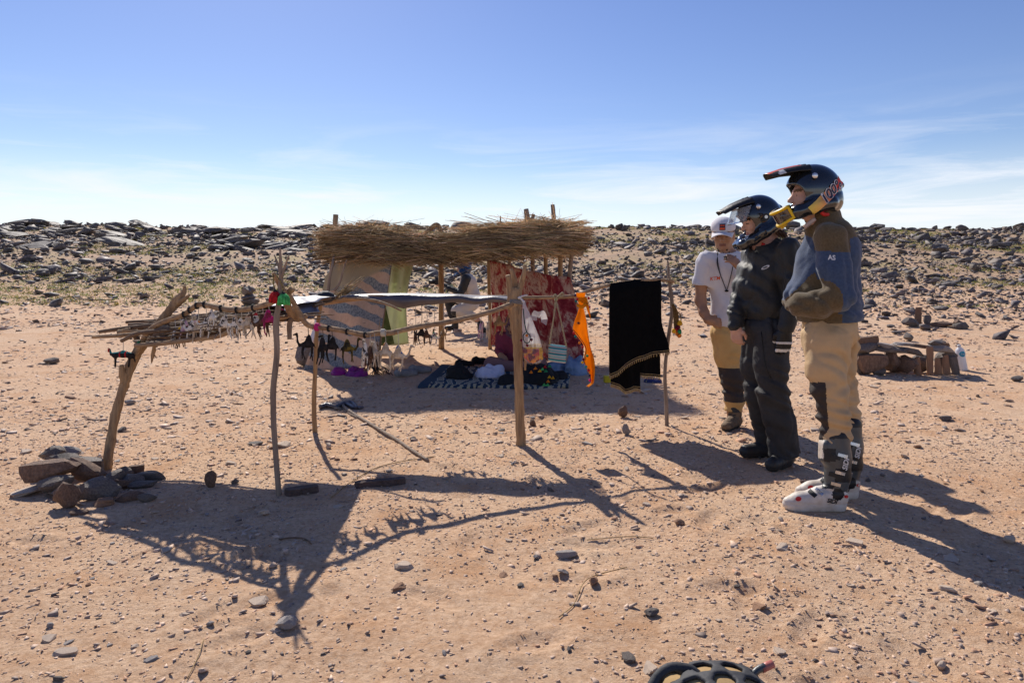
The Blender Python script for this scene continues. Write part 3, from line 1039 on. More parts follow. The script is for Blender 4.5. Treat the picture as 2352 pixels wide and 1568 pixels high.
    up = np.cross(side, Dv)
    V = np.zeros((n, K, 3, 3), dtype=np.float32)
    for i, t in enumerate(ts):
        c = S + Dv * Ln * t + Cv * (4 * t * t)
        taper = 1.0 if i == 1 else .6
        for k in range(3):
            a = 2.094 * k
            V[:, i, k] = c + (side * math.cos(a) + up * math.sin(a)) * Rd[:, None] * taper
    F = []
    for i in range(K - 1):
        for k in range(3):
            k2 = (k + 1) % 3
            F.append([i * 3 + k, i * 3 + k2, (i + 1) * 3 + k2, (i + 1) * 3 + k])
    F = np.array(F)[None] + (np.arange(n) * K * 3)[:, None, None]
    me = fast_mesh('straw_strands', V.reshape(-1, 3) - np.array(sh_base), F.reshape(-1, 4), np.repeat(Cc, K * 3, 0))
    o = ob('straw_strands', me, M_STRAW, shelter); o['kind'] = 'stuff'
thatch()
def post(name, pts, r, m, root, seed=0, sides=9, rough=.06, per=6):
    mb = MB(); mb.tube(pts, r, sides, per, rough, True, seed)
    return part(name, mb, m, root)
def gz(p, dz=-.04):
    return Vector((p.x, p.y, hz1(p.x, p.y) + dz))
# posts of the shelter (each from the ground up into the thatch)
def spost(bx, by, tx, ty, d_b, d_t, r0=.035, r1=.028, seed=0, m=M_WOOD):
    b = P(bx, by, d_b); b.z = hz1(b.x, b.y) - .04
    t = P(tx, ty, d_t)
    mid = (b + t) / 2 + Vector((random.uniform(-.03, .03), random.uniform(-.03, .03), 0))
    post('post', [b, mid, t], [r0, (r0 + r1) / 2, r1], m, shelter, seed)
spost(863, 862, 899, 585, 8.5, 8.55, .032, .026, 1)            # front left, tarp is tied to it
spost(1014, 797, 1012, 560, 10.75, 10.75, .045, .04, 2)        # rear middle
spost(1126, 797, 1122, 570, 10.7, 10.7, .03, .028, 3)          # rear right, red cloth
spost(884, 790, 889, 570, 10.6, 10.6, .035, .03, 4)            # rear left
spost(760, 850, 771, 493, 8.9, 9.0, .04, .034, 5)              # left, pokes through roof
spost(1300, 850, 1315, 560, 9.25, 9.2, .03, .03, 6, M_GREYW)
spost(1290, 845, 1287, 560, 9.45, 9.4, .035, .035, 7)
spost(1268, 835, 1252, 555, 9.8, 9.8, .03, .028, 8)
spost(1229, 820, 1222, 555, 10.2, 10.2, .03, .03, 9, M_GREYW)
spost(1160, 800, 1172, 560, 10.75, 10.75, .03, .03, 10, M_GREYW)
# stubs that poke out above the thatch
def stub(name, pts, r, m=M_GREYW, seed=0):
    post(name, pts, r, m, shelter, seed)
stub('post_tip', [P(1216, 560, 9.0), P(1214, 520, 9.0), P(1208, 480, 9.0)], [.04, .04, .032], M_GREYW, 3)
stub('post_tip', [P(1216, 530, 9.1), P(1222, 505, 9.1), P(1226, 492, 9.1)], [.03, .028, .022], M_GREYW, 4)
stub('post_tip', [P(1276, 560, 9.3), P(1273, 510, 9.3), P(1269, 470, 9.3)], [.035, .032, .028], M_GREYW, 5)
stub('branch', [P(960, 552, 9.0), P(985, 528, 9.0), P(1003, 516, 9.0), P(1012, 530, 9.0), P(1013, 556, 9.0)], [.03, .03, .032, .03, .028], M_WOOD, 6)
stub('branch', [P(752, 528, 8.35), P(775, 552, 8.33), P(800, 572, 8.33), P(812, 580, 8.33)], [.014, .02, .02, .014], M_GREYW, 7)
stub('branch', [P(1144, 545, 8.6), P(1148, 520, 8.6), P(1150, 496, 8.6)], [.014, .011, .007], M_GREYW, 8)
# roof beams under the thatch
def beam(x0, y0, d0, x1, y1, d1, r=.035, m=M_DARKW, seed=0):
    a, b = P(x0, y0, d0), P(x1, y1, d1)
    mid = (a + b) / 2 + Vector((0, 0, random.uniform(-.03, .02)))
    post('beam', [a, mid, b], [r, r * .9, r * .85], m, shelter, seed)
beam(745, 592, 8.55, 1330, 578, 8.6, .035, M_DARKW, 11)
beam(900, 597, 8.42, 1180, 580, 8.45, .028, M_DARKW, 12)
beam(850, 598, 10.6, 1190, 594, 10.6, .04, M_DARKW, 13)
for i, (xa, xb) in enumerate(((-2.1, -2.0), (-1.2, -1.1), (-.4, -.35), (.4, .45), (.9, .85))):
    u = (xa - X0) / (X1 - X0)
    post('beam', [(xa, Y0 + .1, zbot(u) + .0), (xb, Y1 - .1, zbot(u) + .02)], [.03, .028], M_DARKW, shelter, 20 + i)
# twiggy thorn branch leaning by the left wall
post('branch', [P(768, 668, 8.1), P(780, 650, 8.1), P(790, 615, 8.1), P(797, 596, 8.1)], [.018, .014, .01, .006], M_GREYW, shelter, 31)
post('branch', [P(752, 690, 8.15), P(757, 640, 8.15), P(764, 606, 8.15), P(767, 585, 8.3)], [.02, .018, .016, .012], M_GREYW, shelter, 32)

# ---- hanging cloths
def bil(tl, tr, bl, br):
    tl, tr, bl, br = [np.array(q, dtype=float) for q in (tl, tr, bl, br)]
    def f(u, v):   # u: left->right, v: bottom->top
        u_ = u[..., None]; v_ = v[..., None]
        return (bl * (1 - u_) + br * u_) * (1 - v_) + (tl * (1 - u_) + tr * u_) * v_
    return f
def tarp_fn(u, v):
    f = bil(P(748, 600, 8.75), P(904, 587, 8.45), P(697, 855, 8.75), P(862, 840, 8.45))
    p = f(u, v)
    p[..., 1] += .05 * np.sin(u * 9 + v * 2) * (1 - .5 * v) + .03 * VN(u * 4, v * 4, u * 0) + .10 * np.sin(math.pi * u) * np.sin(math.pi * v)
    p[..., 0] += .05 * np.sin(v * math.pi) * (1 - u) + .03 * VN(v * 3, u * 0, u * 0 + 5) * (u < .1)
    p[..., 0] += -.10 * smooth(.45, .75, v) * (1 - smooth(.75, .98, v)) * (1 - u) * 0
    p[..., 2] += .03 * np.sin(math.pi * u) * v * -1
    # the upper left corner is folded in
    fold = np.clip(v - .86, 0, 1) * np.clip(.3 - u, 0, 1)
    p[..., 0] += fold * 3.2
    return p[..., 0], p[..., 1], p[..., 2]
o = uv_sheet('banded_cloth_wall', tarp_fn, 40, 44, M_TARP)
tag(o, 'dusty blue and peach banded cloth forming the left wall of the thatched shelter', 'cloth')
# bring origin to its base
def origin_to(o, loc):
    loc = Vector(loc); o.data.transform(Matrix.Translation(-loc)); o.location = loc
origin_to(o, gz(P(790, 850, 8.6), 0))
def green_fn(u, v):
    f = bil(P(884, 603, 10.55), P(951, 600, 10.3), P(866, 795, 10.6), P(938, 790, 10.2))
    p = f(u, v)
    p[..., 0] += .12 * np.sin(v * 3.1) * -(u - .2) * .8
    p[..., 1] += .07 * np.sin(u * 7 + v * 3) * (1 - v) + .05 * np.sin(u * 15) * v
    return p[..., 0], p[..., 1], p[..., 2]
o = uv_sheet('green_cloth', green_fn, 24, 28, M_GREEN)
tag(o, 'pale green cloth hanging at the back of the shelter, glowing in sunlight', 'cloth'); origin_to(o, gz(P(905, 790, 10.5), 0))
M_MESH = mat('dark_green_fold', (.13, .19, .07), .9, (.07, .10, .035), scale=9, bump=.3)
def green2_fn(u, v):
    f = bil(P(868, 690, 10.0), P(884, 700, 10.2), P(862, 795, 9.9), P(905, 790, 10.1))
    p = f(u, v); p[..., 1] += .04 * np.sin(u * 8)
    return p[..., 0], p[..., 1], p[..., 2]
g2 = uv_sheet('loose_fold', green2_fn, 10, 12, M_MESH)
g2.data.transform(Matrix.Translation(-o.location)); g2.parent = o
def batik_fn(u, v):
    f = bil(P(1119, 589, 10.6), P(1307, 637, 8.65), P(1127, 792, 10.6), P(1338, 852, 8.6))
    p = f(u, v)
    p[..., 2] += -.05 * np.sin(math.pi * u) * v
    fo = .045 * np.sin(u * 19 + 2 * v) + .03 * np.sin(u * 41 + v)
    p[..., 0] += fo * (1.1 - .6 * v); p[..., 1] += fo * .5
    p[..., 0] += .06 * smooth(.8, 1, u) * np.sin(v * 3)
    return p[..., 0], p[..., 1], p[..., 2]
o = uv_sheet('red_patterned_cloth', batik_fn, 70, 30, M_BATIK)
tag(o, 'red and cream batik cloth hung as the right wall of the shelter', 'cloth'); origin_to(o, gz(P(1230, 850, 9.5), 0))

# ================================================================== STALL OF BRANCHES
st_base = Vector((-1.3, 4.7, 0))
stall = empty('branch_stall', st_base, 'rickety display stall of lashed crooked branches in front of the shelter', 'stall')
def spt(name, pts, r, m=M_WOOD, seed=0, sides=10, rough=.05, per=6):
    mb = MB(); mb.tube(pts, r, sides, per, rough, True, seed)
    return part(name, mb, m, stall)
# thick leaning post (left)
b1 = P(243, 1082, 4.39); 
p1 = spt('post', [gz(b1, -.05), P(250, 1040, 4.4), P(266, 950, 4.45), P(290, 870, 4.5), P(312, 815, 4.55), P(345, 770, 4.6), P(382, 722, 4.64), P(408, 690, 4.66), P(418, 676, 4.67)],
    [.032, .029, .028, .028, .033, .028, .027, .031, .021], M_WOOD, 1, 16, .11, 9)
mb = MB()
mb.tube([P(404, 694, 4.66), P(418, 678, 4.66), P(423, 668, 4.66), P(424, 656, 4.66)], [.035, .022, .014, .011], 8, 4, .12, True, 3)
mb.tube([P(404, 698, 4.66), P(421, 688, 4.64), P(436, 677, 4.62)], [.03, .018, .006], 8, 4, .12, True, 4)
mb.tube([P(402, 694, 4.66), P(397, 686, 4.66)], [.02, .005], 7, 3, .1, True, 5)
part('broken_end', mb, M_WOOD, p1)
mb = MB()
mb.tube([P(288, 878, 4.5), P(282, 858, 4.48), P(279, 838, 4.47)], [.035, .025, .012], 8, 4, .12, True, 6)
part('side_stub', mb, M_WOOD, p1)
# slim front post with twigs on top
p2 = spt('post', [gz(P(642, 1135, 3.91), -.05), P(633, 1040, 3.9), P(628, 960, 3.9), P(628, 890, 3.9), P(636, 810, 3.9), P(634, 750, 3.9), P(641, 690, 3.9), P(645, 640, 3.9), P(644, 600, 3.9), P(643, 568, 3.9)],
    [.0165, .0155, .016, .017, .0165, .017, .0165, .013, .009, .005], M_GREYW, 2, 9, .05, 6)
mb = MB()
mb.tube([P(646, 640, 3.9), P(655, 610, 3.88), P(664, 586, 3.86)], [.010, .007, .004], 6, 4, .05, True, 7)
mb.tube([P(644, 625, 3.9), P(637, 603, 3.92), P(630, 585, 3.94)], [.008, .006, .003], 6, 4, .05, True, 8)
part('twig', mb, M_GREYW, p2)
# slim rear post
p3 = spt('post', [gz(P(724, 993, 5.43), -.05), P(721, 930, 5.43), P(724, 850, 5.43), P(728, 760, 5.43), P(738, 690, 5.43)], [.02, .019, .017, .016, .015], M_WOOD, 3, 9, .05, 6)
# thick forked post
p4 = spt('post', [gz(P(1198, 1022, 5.03), -.06), P(1194, 960, 5.03), P(1192, 880, 5.03), P(1189, 800, 5.03), P(1184, 730, 5.03), P(1181, 695, 5.03), P(1183, 660, 5.03)],
    [.039, .034, .033, .034, .046, .056, .044], M_WOOD, 4, 16, .09, 10)
for i, (pp, rr) in enumerate((
        ([P(1177, 700, 5.03), P(1171, 660, 5.02), P(1167, 632, 5.0)], [.035, .024, .018]),
        ([P(1184, 680, 5.05), P(1182, 645, 5.06), P(1174, 617, 5.06)], [.03, .022, .012]),
        ([P(1188, 680, 5.03), P(1196, 655, 5.02), P(1203, 630, 5.0), P(1206, 608, 5.0)], [.032, .022, .017, .013]))):
    mb = MB(); mb.tube(pp, rr, 10, 5, .08, True, 20 + i)
    part('fork_prong', mb, M_WOOD, p4)
mb = MB(); mb.tube([P(1211, 735, 5.0), P(1208, 800, 4.99), P(1206, 850, 4.99)], [.006, .012, .008], 6, 4, .05, True, 25)
part('bark_strip', mb, M_WOOD, p4)
# slim right post
p5 = spt('post', [gz(P(1532, 978, 5.66), -.05), P(1530, 920, 5.66), P(1527, 860, 5.66), P(1533, 790, 5.66), P(1543, 720, 5.66), P(1542, 680, 5.66), P(1536, 640, 5.66), P(1535, 612, 5.66), P(1533, 598, 5.66)],
    [.017, .016, .015, .016, .016, .016, .013, .009, .005], M_GREYW, 5, 9, .05, 6)
mb = MB(); mb.tube([P(1536, 640, 5.66), P(1528, 622, 5.68)], [.008, .003], 6, 3, .05, True, 26)
part('twig', mb, M_GREYW, p5)
# rails
def lerpd(pts, d0, d1):
    xs = [p[0] for p in pts]
    return [P(x, y, d0 + (d1 - d0) * (x - xs[0]) / (xs[-1] - xs[0])) for x, y in pts]
r1 = lerpd([(308, 820), (322, 794), (337, 766), (356, 749), (392, 733), (423, 722), (452, 701), (471, 700), (507, 708), (543, 712), (582, 707), (615, 698), (635, 689)], 4.5, 3.95)
spt('rail', r1, [.02] + [.0175] * 8 + [.0165] * 4, M_WOODX, 6, 9, .05, 5)
r2 = lerpd([(627, 626), (636, 640), (644, 653), (651, 668), (668, 684), (685, 715), (704, 744), (728, 751), (755, 754), (797, 761), (838, 769), (866, 765), (899, 764), (921, 759), (962, 750), (1031, 739), (1121, 718), (1184, 695)], 3.93, 5.0)
spt('rail', r2, [.009, .016, .018, .0175] + [.016] * 6 + [.0175] * 4 + [.0185] * 4, M_WOODX, 7, 9, .06, 5)
r3 = lerpd([(1176, 684), (1250, 683), (1316, 680), (1355, 667), (1400, 655), (1458, 646), (1516, 643), (1548, 647)], 5.05, 5.66)
spt('rail', r3, [.013, .014, .0145, .0145, .014, .013, .013, .012], M_WOODX, 8, 9, .05, 5)
r4 = lerpd([(640, 704), (760, 690), (850, 682), (960, 684), (1080, 687), (1185, 690)], 5.35, 5.1)
spt('rail', r4, .016, M_WOODX, 9, 9, .05, 5)
r5 = lerpd([(725, 700), (850, 684), (1000, 681), (1190, 682)], 5.6, 5.3)
spt('rail', r5, .015, M_WOODX, 10, 8, .05, 5)
# bent branch over the strip cloth
spt('branch', [P(780, 683, 5.3), P(850, 688, 5.1), P(895, 701, 5.0), P(922, 714, 4.98)], [.010, .010, .009, .006], M_WOODX, 11, 7, .05, 5)
# hooked stubs near the slim post
spt('branch', [P(650, 666, 3.98), P(662, 705, 4.05), P(675, 722, 4.1), P(690, 730, 4.12), P(705, 724, 4.13)], [.02, .022, .024, .022, .015], M_WOOD, 12, 9, .06, 5)
spt('branch', [P(690, 722, 4.2), P(672, 732, 4.18), P(665, 745, 4.18), P(665, 779, 4.18)], [.02, .018, .016, .014], M_GREYW, 13, 9, .05, 5)
spt('branch', [P(655, 682, 4.05), P(664, 672, 4.0), P(672, 662, 3.98)], [.014, .018, .020], M_WOOD, 14, 8, .08, 4)
# slats of the table: crooked branches, left end towards the forked post
slat = [
    ([(213, 774), (280, 770), (360, 760), (470, 752), (600, 738), (690, 715)], 4.55, 4.25, .016, M_WOODX),
    ([(229, 762), (300, 752), (380, 745), (500, 738), (640, 712), (740, 694)], 4.75, 4.55, .018, M_DARKW),
    ([(290, 740), (360, 736), (450, 732), (560, 722), (660, 704)], 5.25, 5.1, .017, M_DARKW),
    ([(296, 746), (380, 744), (470, 742), (560, 728), (700, 700)], 5.05, 4.9, .019, M_DARKW),
    ([(279, 783), (310, 768), (350, 761), (430, 754), (540, 752), (660, 730)], 4.42, 4.15, .018, M_DARKW),
    ([(300, 756), (380, 753), (470, 748), (600, 734), (720, 706)], 4.9, 4.7, .02, M_WOODX),
    ([(310, 793), (360, 790), (440, 780), (500, 772), (560, 750), (680, 722)], 4.35, 4.1, .019, M_WOODX),
    ([(420, 770), (460, 768), (520, 764), (580, 745), (690, 712)], 4.6, 4.4, .024, M_DARKW),
    ([(330, 748), (420, 744), (540, 730), (660, 700), (760, 684)], 5.15, 5.0, .016, M_DARKW),
    ([(300, 762), (400, 758), (520, 748), (640, 722), (745, 698)], 4.65, 4.5, .014, M_WOODX),
]
for i, (pp, da, db, rr, m_) in enumerate(slat):
    rr *= .78; m_ = M_DARKW if i not in (0, 6) else M_WOODX
    spt('branch', lerpd(pp, da, db), [rr * .9] + [rr] * (len(pp) - 2) + [rr * .7], m_, 40 + i, 9, .07, 5)
# brushwood filling between the slats
def brush():
    r = np.random.default_rng(17)
    for k in range(16):
        s_ = r.random()
        f0, f1 = P(300, 792, 4.38), P(690, 718, 4.08); b0, b1 = P(292, 742, 5.25), P(680, 700, 5.1)
        a = f0.lerp(b0, s_); b = f1.lerp(b1, np.clip(s_ + r.normal(0, .12), 0, 1))
        u0, u1 = r.uniform(.18, .4), r.uniform(.75, 1.0)
        p0, p1 = a.lerp(b, u0), a.lerp(b, u1); m_ = (p0 + p1) / 2 + Vector((0, r.normal(0, .04), r.normal(0, .012)))
        spt('branch', [p0 + Vector((0, 0, r.normal(0, .01))), m_, p1], [.009, .011, .007], M_DARKW if k % 3 else M_WOODX, 80 + k, 7, .1, 5)
    mb = MB()
    for k in range(130):
        s_, u = r.random(), r.uniform(.15, 1)
        f0, f1 = P(300, 792, 4.38), P(690, 718, 4.08); b0, b1 = P(292, 742, 5.25), P(680, 700, 5.1)
        c = f0.lerp(f1, u).lerp(b0.lerp(b1, u), s_) + Vector((0, 0, r.normal(.0, .012)))
        a = r.normal(0, .6); e = Vector((math.cos(a), math.sin(a), r.normal(0, .06))) * r.uniform(.1, .28)
        mb.tube([c - e, c + Vector((0, 0, r.normal(0, .01))), c + e], [.003, .0055, .003], 4, 2)
    o = part('brushwood', mb, M_DARKW, stall); o['kind'] = 'stuff'
brush()
def shadow_fill_fn(u, v):  # dark sheet added under the slats so the table casts a solid shadow
    p = bil(np.array(P(330, 757, 5.1)), np.array(P(690, 708, 5.05)), np.array(P(325, 786, 4.42)), np.array(P(690, 724, 4.16)))(u, v)
    p[..., 2] += -.018 + .012 * VN(u * 8, v * 8, u * 0) ; p[..., 1] += .05 * VN(u * 9, u * 0, v * 2) ; p[..., 0] += .06 * VN(v * 9, v * 0, u * 0 + 3) * (np.abs(u - .5) > .4)
    return p[..., 0], p[..., 1], p[..., 2]
bk = uv_sheet('shadow_fill_sheet', shadow_fill_fn, 40, 16, M_DARKW, None, thick=.006); bk.data.transform(Matrix.Translation(-st_base)); bk.parent = stall
# broken bundle of wood under the rail next to the leaning post
spt('branch', [P(330, 792, 4.5), P(360, 776, 4.55), P(376, 760, 4.6), P(388, 752, 4.65)], [.02, .035, .04, .02], M_WOOD, 60, 10, .1, 5)
spt('branch', [P(318, 790, 4.75), P(312, 770, 4.8), P(308, 750, 4.85)], [.015, .022, .02], M_STRAWCORE, 61, 8, .06, 4)
spt('branch', [P(274, 766, 4.7), P(285, 762, 4.7), P(300, 758, 4.7)], [.026, .024, .02], M_WOOD, 62, 9, .1, 4)
spt('branch', [P(330, 768, 4.8), P(365, 735, 4.75), P(400, 700, 4.75)], [.012, .013, .008], M_DARKW, 63, 8, .05, 4)
# lashings
def lash(c, axis, r, n=3, m=M_CORD, th=.004, root=stall, seed=0):
    axis = Vector(axis).normalized()
    s_ = axis.orthogonal().normalized(); t_ = axis.cross(s_)
    mb = MB()
    pts = []
    for i in range(n * 10 + 1):
        a = i / 10 * 2 * math.pi
        pts.append(Vector(c) + axis * (.006 * (i / 10 - n / 2)) + s_ * math.cos(a) * r + t_ * math.sin(a) * r)
    mb.tube(pts, th, 5, 1, 0)
    return part('lashing', mb, m, root)
for (x, y), d in (((452, 702), 4.24), ((470, 700), 4.22), ((508, 708), 4.15), ((544, 712), 4.09), ((423, 722), 4.29), ((582, 707), 4.04), ((436, 712), 4.27)):
    lash(P(x, y, d), (1, 0, .1), .0195, 2)
for (x, y), d in (((755, 754), 4.16), ((838, 769), 4.31), ((797, 761), 4.24)):
    lash(P(x, y, d), (1, 0, -.1), .0185, 2)
lash(P(641, 686, 3.92), (.3, 0, 1), .03, 4, M_WOODX, .005)
lash(P(1186, 692, 5.03), (.2, 0, 1), .06, 4, mat('grey_rope', (.22, .21, .21), .9), .007)
lash(P(1190, 684, 5.02), (1, 0, .2), .022, 5, M_STRING, .005)
lash(P(1540, 645, 5.64), (1, 0, 1), .024, 4, M_WOODX, .004)
lash(P(728, 751, 4.11), (1, 0, -.2), .019, 3, M_PINK, .007)
lash(P(880, 764, 4.37), (1, 0, 0), .021, 4, M_STRING, .005)
lash(P(324, 790, 4.44), (.6, 0, .8), .024, 3, mat('green_yarn', (.03, .22, .09), .9), .004)

# ---- dark cloth over the table: flat part, then a strip hanging along the rear rail
def tablecloth_fn(u, v):
    # u: 0 front .. 1 back ; v: 0 left .. 1 right
    fl, fr = P(574, 726, 4.36), P(690, 708, 4.14)
    bl, br = P(640, 696, 5.35), P(782, 682, 5.40)
    p = bil(np.array(bl), np.array(br), np.array(fl), np.array(fr))(v, u)
    p[..., 2] += .035 * np.sin(math.pi * v) * np.sin(math.pi * (.15 + .85 * u)) + .012 * VN(u * 6, v * 6, u * 0) + .02
    return p[..., 0], p[..., 1], p[..., 2]
o = uv_sheet('table_cloth', tablecloth_fn, 26, 20, M_GREYCLOTH)
tag(o, 'dark purple cloth spread over the branch table, bright in sun', 'cloth'); origin_to(o, gz(P(680, 700, 4.8), .95))
cl = o
def roll_fn(u, v):  # rolled corner hanging at the front right
    p = bil(np.array(P(655, 702, 4.2)), np.array(P(735, 688, 4.7)), np.array(P(668, 722, 4.12)), np.array(P(735, 722, 4.5)))(u, v)
    p[..., 1] -= .06 * np.sin(math.pi * v) ; p[..., 2] += .03 * np.sin(u * 7) * (1 - v)
    return p[..., 0], p[..., 1], p[..., 2]
o2 = uv_sheet('hanging_corner', roll_fn, 20, 14, M_GREYCLOTH); o2.data.transform(Matrix.Translation(-cl.location)); o2.parent = cl
def strip_fn(u, v):
    # u along rail left->right; v: 0 hem .. 0.6 front rail .. 1 back rail
    xs = np.interp(u, [0, .3, .6, 1], [785, 900, 1040, 1172])
    dfr = np.interp(u, [0, 1], [5.30, 5.10]); dbk = np.interp(u, [0, 1], [5.62, 5.35])
    X = (xs - CX) * dfr / FPX
    ytop = np.interp(u, [0, .15, .45, .8, 1], [683, 680, 679, 684, 686])
    zt = CAM_H - (ytop - HY) * dfr / FPX
    drop = np.interp(u, [0, .12, .25, .36, .45, .6, .8, 1], [.02, .04, .075, .115, .08, .06, .055, .04])
    w = np.clip(v / .6, 0, 1); w2 = np.clip((v - .6) / .4, 0, 1)
    Y = dfr + (dbk - dfr) * w2 - .03 * np.sin(math.pi * w) * 1.0 - .012 + .01 * np.sin(u * 30) * (1 - w)
    Z = zt + .012 - drop * (1 - w) + .006 * np.sin(u * 23) * (1 - w2)
    return X, Y, Z
o3 = uv_sheet('hanging_strip', strip_fn, 60, 14, M_GREYCLOTH); o3.data.transform(Matrix.Translation(-cl.location)); o3.parent = cl
# black stone weighing the cloth down
mb = MB(); mb.ball(P(747, 682, 5.2), (.075, .06, .045), 14, 10, .04, 3)
single('cloth_weight', mb, mat('black_rag', (.035, .035, .042), .7, bump=.6, bscale=25), 'crumpled black rag lying on the sunlit purple cloth', 'rag')
# dry thorn bundle lying on the cloth end
def thorn():
    mb = MB(); r = np.random.default_rng(9)
    a, b = P(758, 690, 5.3), P(806, 660, 5.35)
    for i in range(46):
        t = r.random() * .8
        s0 = Vector(a).lerp(Vector(b), t) + Vector(r.normal(0, .012, 3))
        e = s0 + (Vector(b) - Vector(a)).normalized() * r.uniform(.06, .16) + Vector(r.normal(0, .03, 3))
        mb.tube([s0, (s0 + e) / 2 + Vector(r.normal(0, .008, 3)), e], [.0035, .003, .0015], 4, 2)
    single('thorn_twigs', mb, M_STRAW2, 'bundle of dry yellow twigs on the end of the dark table cloth', 'twigs')
M_STRAW2 = mat('dry_twigs', (.42, .29, .14), .85, (.24, .15, .07), scale=20, bump=0)
thorn()

# ================================================================== PEOPLE
M_SKIN = mat('fair_skin', (.58, .34, .25), .55, (.50, .27, .19), scale=12, bump=.1, bscale=60, spec=.4)
M_SKIND = mat('brown_skin', (.38, .205, .12), .5, (.30, .155, .088), scale=12, bump=.1, bscale=60, spec=.4)
M_LIP = mat('lips', (.42, .17, .14), .5); M_LIPD = mat('brown_lips', (.22, .09, .065), .5)
M_BROW = mat('brow_hair', (.035, .022, .015), .8); M_BROWF = mat('fair_brow', (.20, .11, .06), .8)
M_HAIR = mat('brown_hair', (.09, .045, .025), .6, (.04, .02, .012), scale=60, stretch=(1, 1, .1), bump=.6, bscale=90)
M_BLACKCLOTH = mat('black_jacket_fabric', (.016, .017, .018), .62, (.010, .011, .012), scale=5, bump=.5, bscale=18, spec=.45, dist=.02, sheen=.1)
M_CHARCOAL = mat('charcoal_trouser_fabric', (.034, .034, .037), .75, (.02, .02, .022), scale=5, bump=.5, bscale=18, spec=.35, dist=.02)
M_TAN = mat('tan_trouser_fabric', (.53, .375, .215), .85, (.45, .31, .17), scale=5, bump=.5, bscale=16, spec=.2, dist=.015)
M_OCHRE = mat('ochre_trouser_fabric', (.56, .36, .15), .85, (.46, .29, .115), scale=5, bump=.5, bscale=16, spec=.2, dist=.015)
M_KNEE = mat('dark_knee_panel', (.05, .038, .034), .8, (.035, .027, .024), scale=8, bump=.5, bscale=20, dist=.015)
M_FLEECEB = mat('blue_fleece', (.055, .085, .155), .95, (.04, .062, .115), scale=60, bump=.5, bscale=260, spec=.1, dist=.004, sheen=.25)
M_FLEECEO = mat('olive_fleece', (.135, .098, .054), .95, (.098, .069, .037), scale=90, bump=.7, bscale=300, spec=.1, dist=.004, sheen=.2)
M_WHITET = mat('white_cotton', (.72, .70, .72), .9, (.66, .64, .67), scale=4, bump=.35, bscale=14, spec=.15, dist=.02, trans=.12)
M_GLOSSK = mat('glossy_black_shell', (.012, .013, .016), .12, (.010, .011, .014), scale=4, bump=0, spec=.6, coat=.6)
M_MATK = mat('matt_black_plastic', (.02, .02, .022), .45, bump=.15, bscale=80)
M_PADDING = mat('helmet_padding', (.03, .03, .033), .9)
M_ORANGE = mat('orange_red_plastic', (.72, .10, .03), .35, bump=0)
M_YEL = mat('yellow_plastic', (.80, .52, .015), .3, bump=0)
M_LENS = mat('smoked_lens', (.06, .04, .025), .06, bump=0, spec=.8, coat=1.0)
M_WHITEP = mat('white_boot_leather', (.66, .61, .56), .55, (.50, .42, .34), scale=14, bump=.2, bscale=40, spec=.4)
M_GREYP = mat('grey_boot_plastic', (.075, .085, .09), .4, (.05, .056, .06), scale=9, bump=.2, bscale=40, spec=.5)
M_BUCKLE = mat('silver_buckle', (.62, .62, .63), .25, metal=.8, bump=0)
M_REDP = mat('red_print', (.62, .03, .025), .5, bump=0)
M_WHITEPR = mat('white_print', (.75, .75, .76), .6, bump=0)
M_BOOTK = mat('black_boot_leather', (.022, .022, .025), .45, (.035, .032, .03), scale=12, bump=.3, bscale=50)
M_HIKE = mat('brown_hiking_leather', (.20, .13, .075), .8, (.10, .065, .04), scale=18, bump=.6, bscale=50)
M_SOLE = mat('dark_rubber_sole', (.05, .045, .04), .85)

def rotm(fwd, up=(0, 0, 1)):
    f = Vector(fwd).normalized(); l = Vector(up).cross(f).normalized(); u = f.cross(l)
    return np.array([[f.x, l.x, u.x], [f.y, l.y, u.y], [f.z, l.z, u.z]])
def tolocal(f, c, Rm):
    c = _v(c); Rm = np.asarray(Rm, dtype=np.float32)
    return lambda p: f((p - c) @ Rm)
def mir(p): return (p[0], -p[1], p[2])

def head_sdf(neck=True, ears=True):
    prims = U(.03, ell((-.012, 0, .03), (.098, .076, .098)), ell((.022, 0, -.03), (.073, .062, .088)), ell((.045, 0, -.082), (.048, .046, .034)))
    brow = ell((.078, 0, .030), (.017, .050, .012))
    prims = U(.02, prims, brow, ell((.058, .042, -.022), (.026, .02, .02)), ell((.058, -.042, -.022), (.026, .02, .02)))
    def f(p):
        q = p.copy(); q[:, 1] = np.abs(q[:, 1])
        d = prims(p)
        d = -smin(-d, ell((.103, .033, .010), (.022, .018, .013))(q), .014)      # sockets
        d = smin(d, ell((.079, .032, .009), (.013, .013, .012))(q), .004)
        d = smin(d, cone((.090, 0, .018), (.117, 0, -.020), .008, .0125)(p), .016)
        d = smin(d, ell((.104, .012, -.026), (.010, .008, .008))(q), .008)
        d = smin(d, ell((.088, 0, -.052), (.014, .024, .0065))(p), .005)
        d = smin(d, ell((.086, 0, -.064), (.014, .021, .007))(p), .005)
        if ears:
            d = smin(d, ell((-.012, .078, -.004), (.026, .010, .034))(q), .008)
        if neck:
            d = smin(d, cone((-.018, 0, -.05), (-.05, 0, -.20), .056, .062)(p), .03)
        return d
    return f
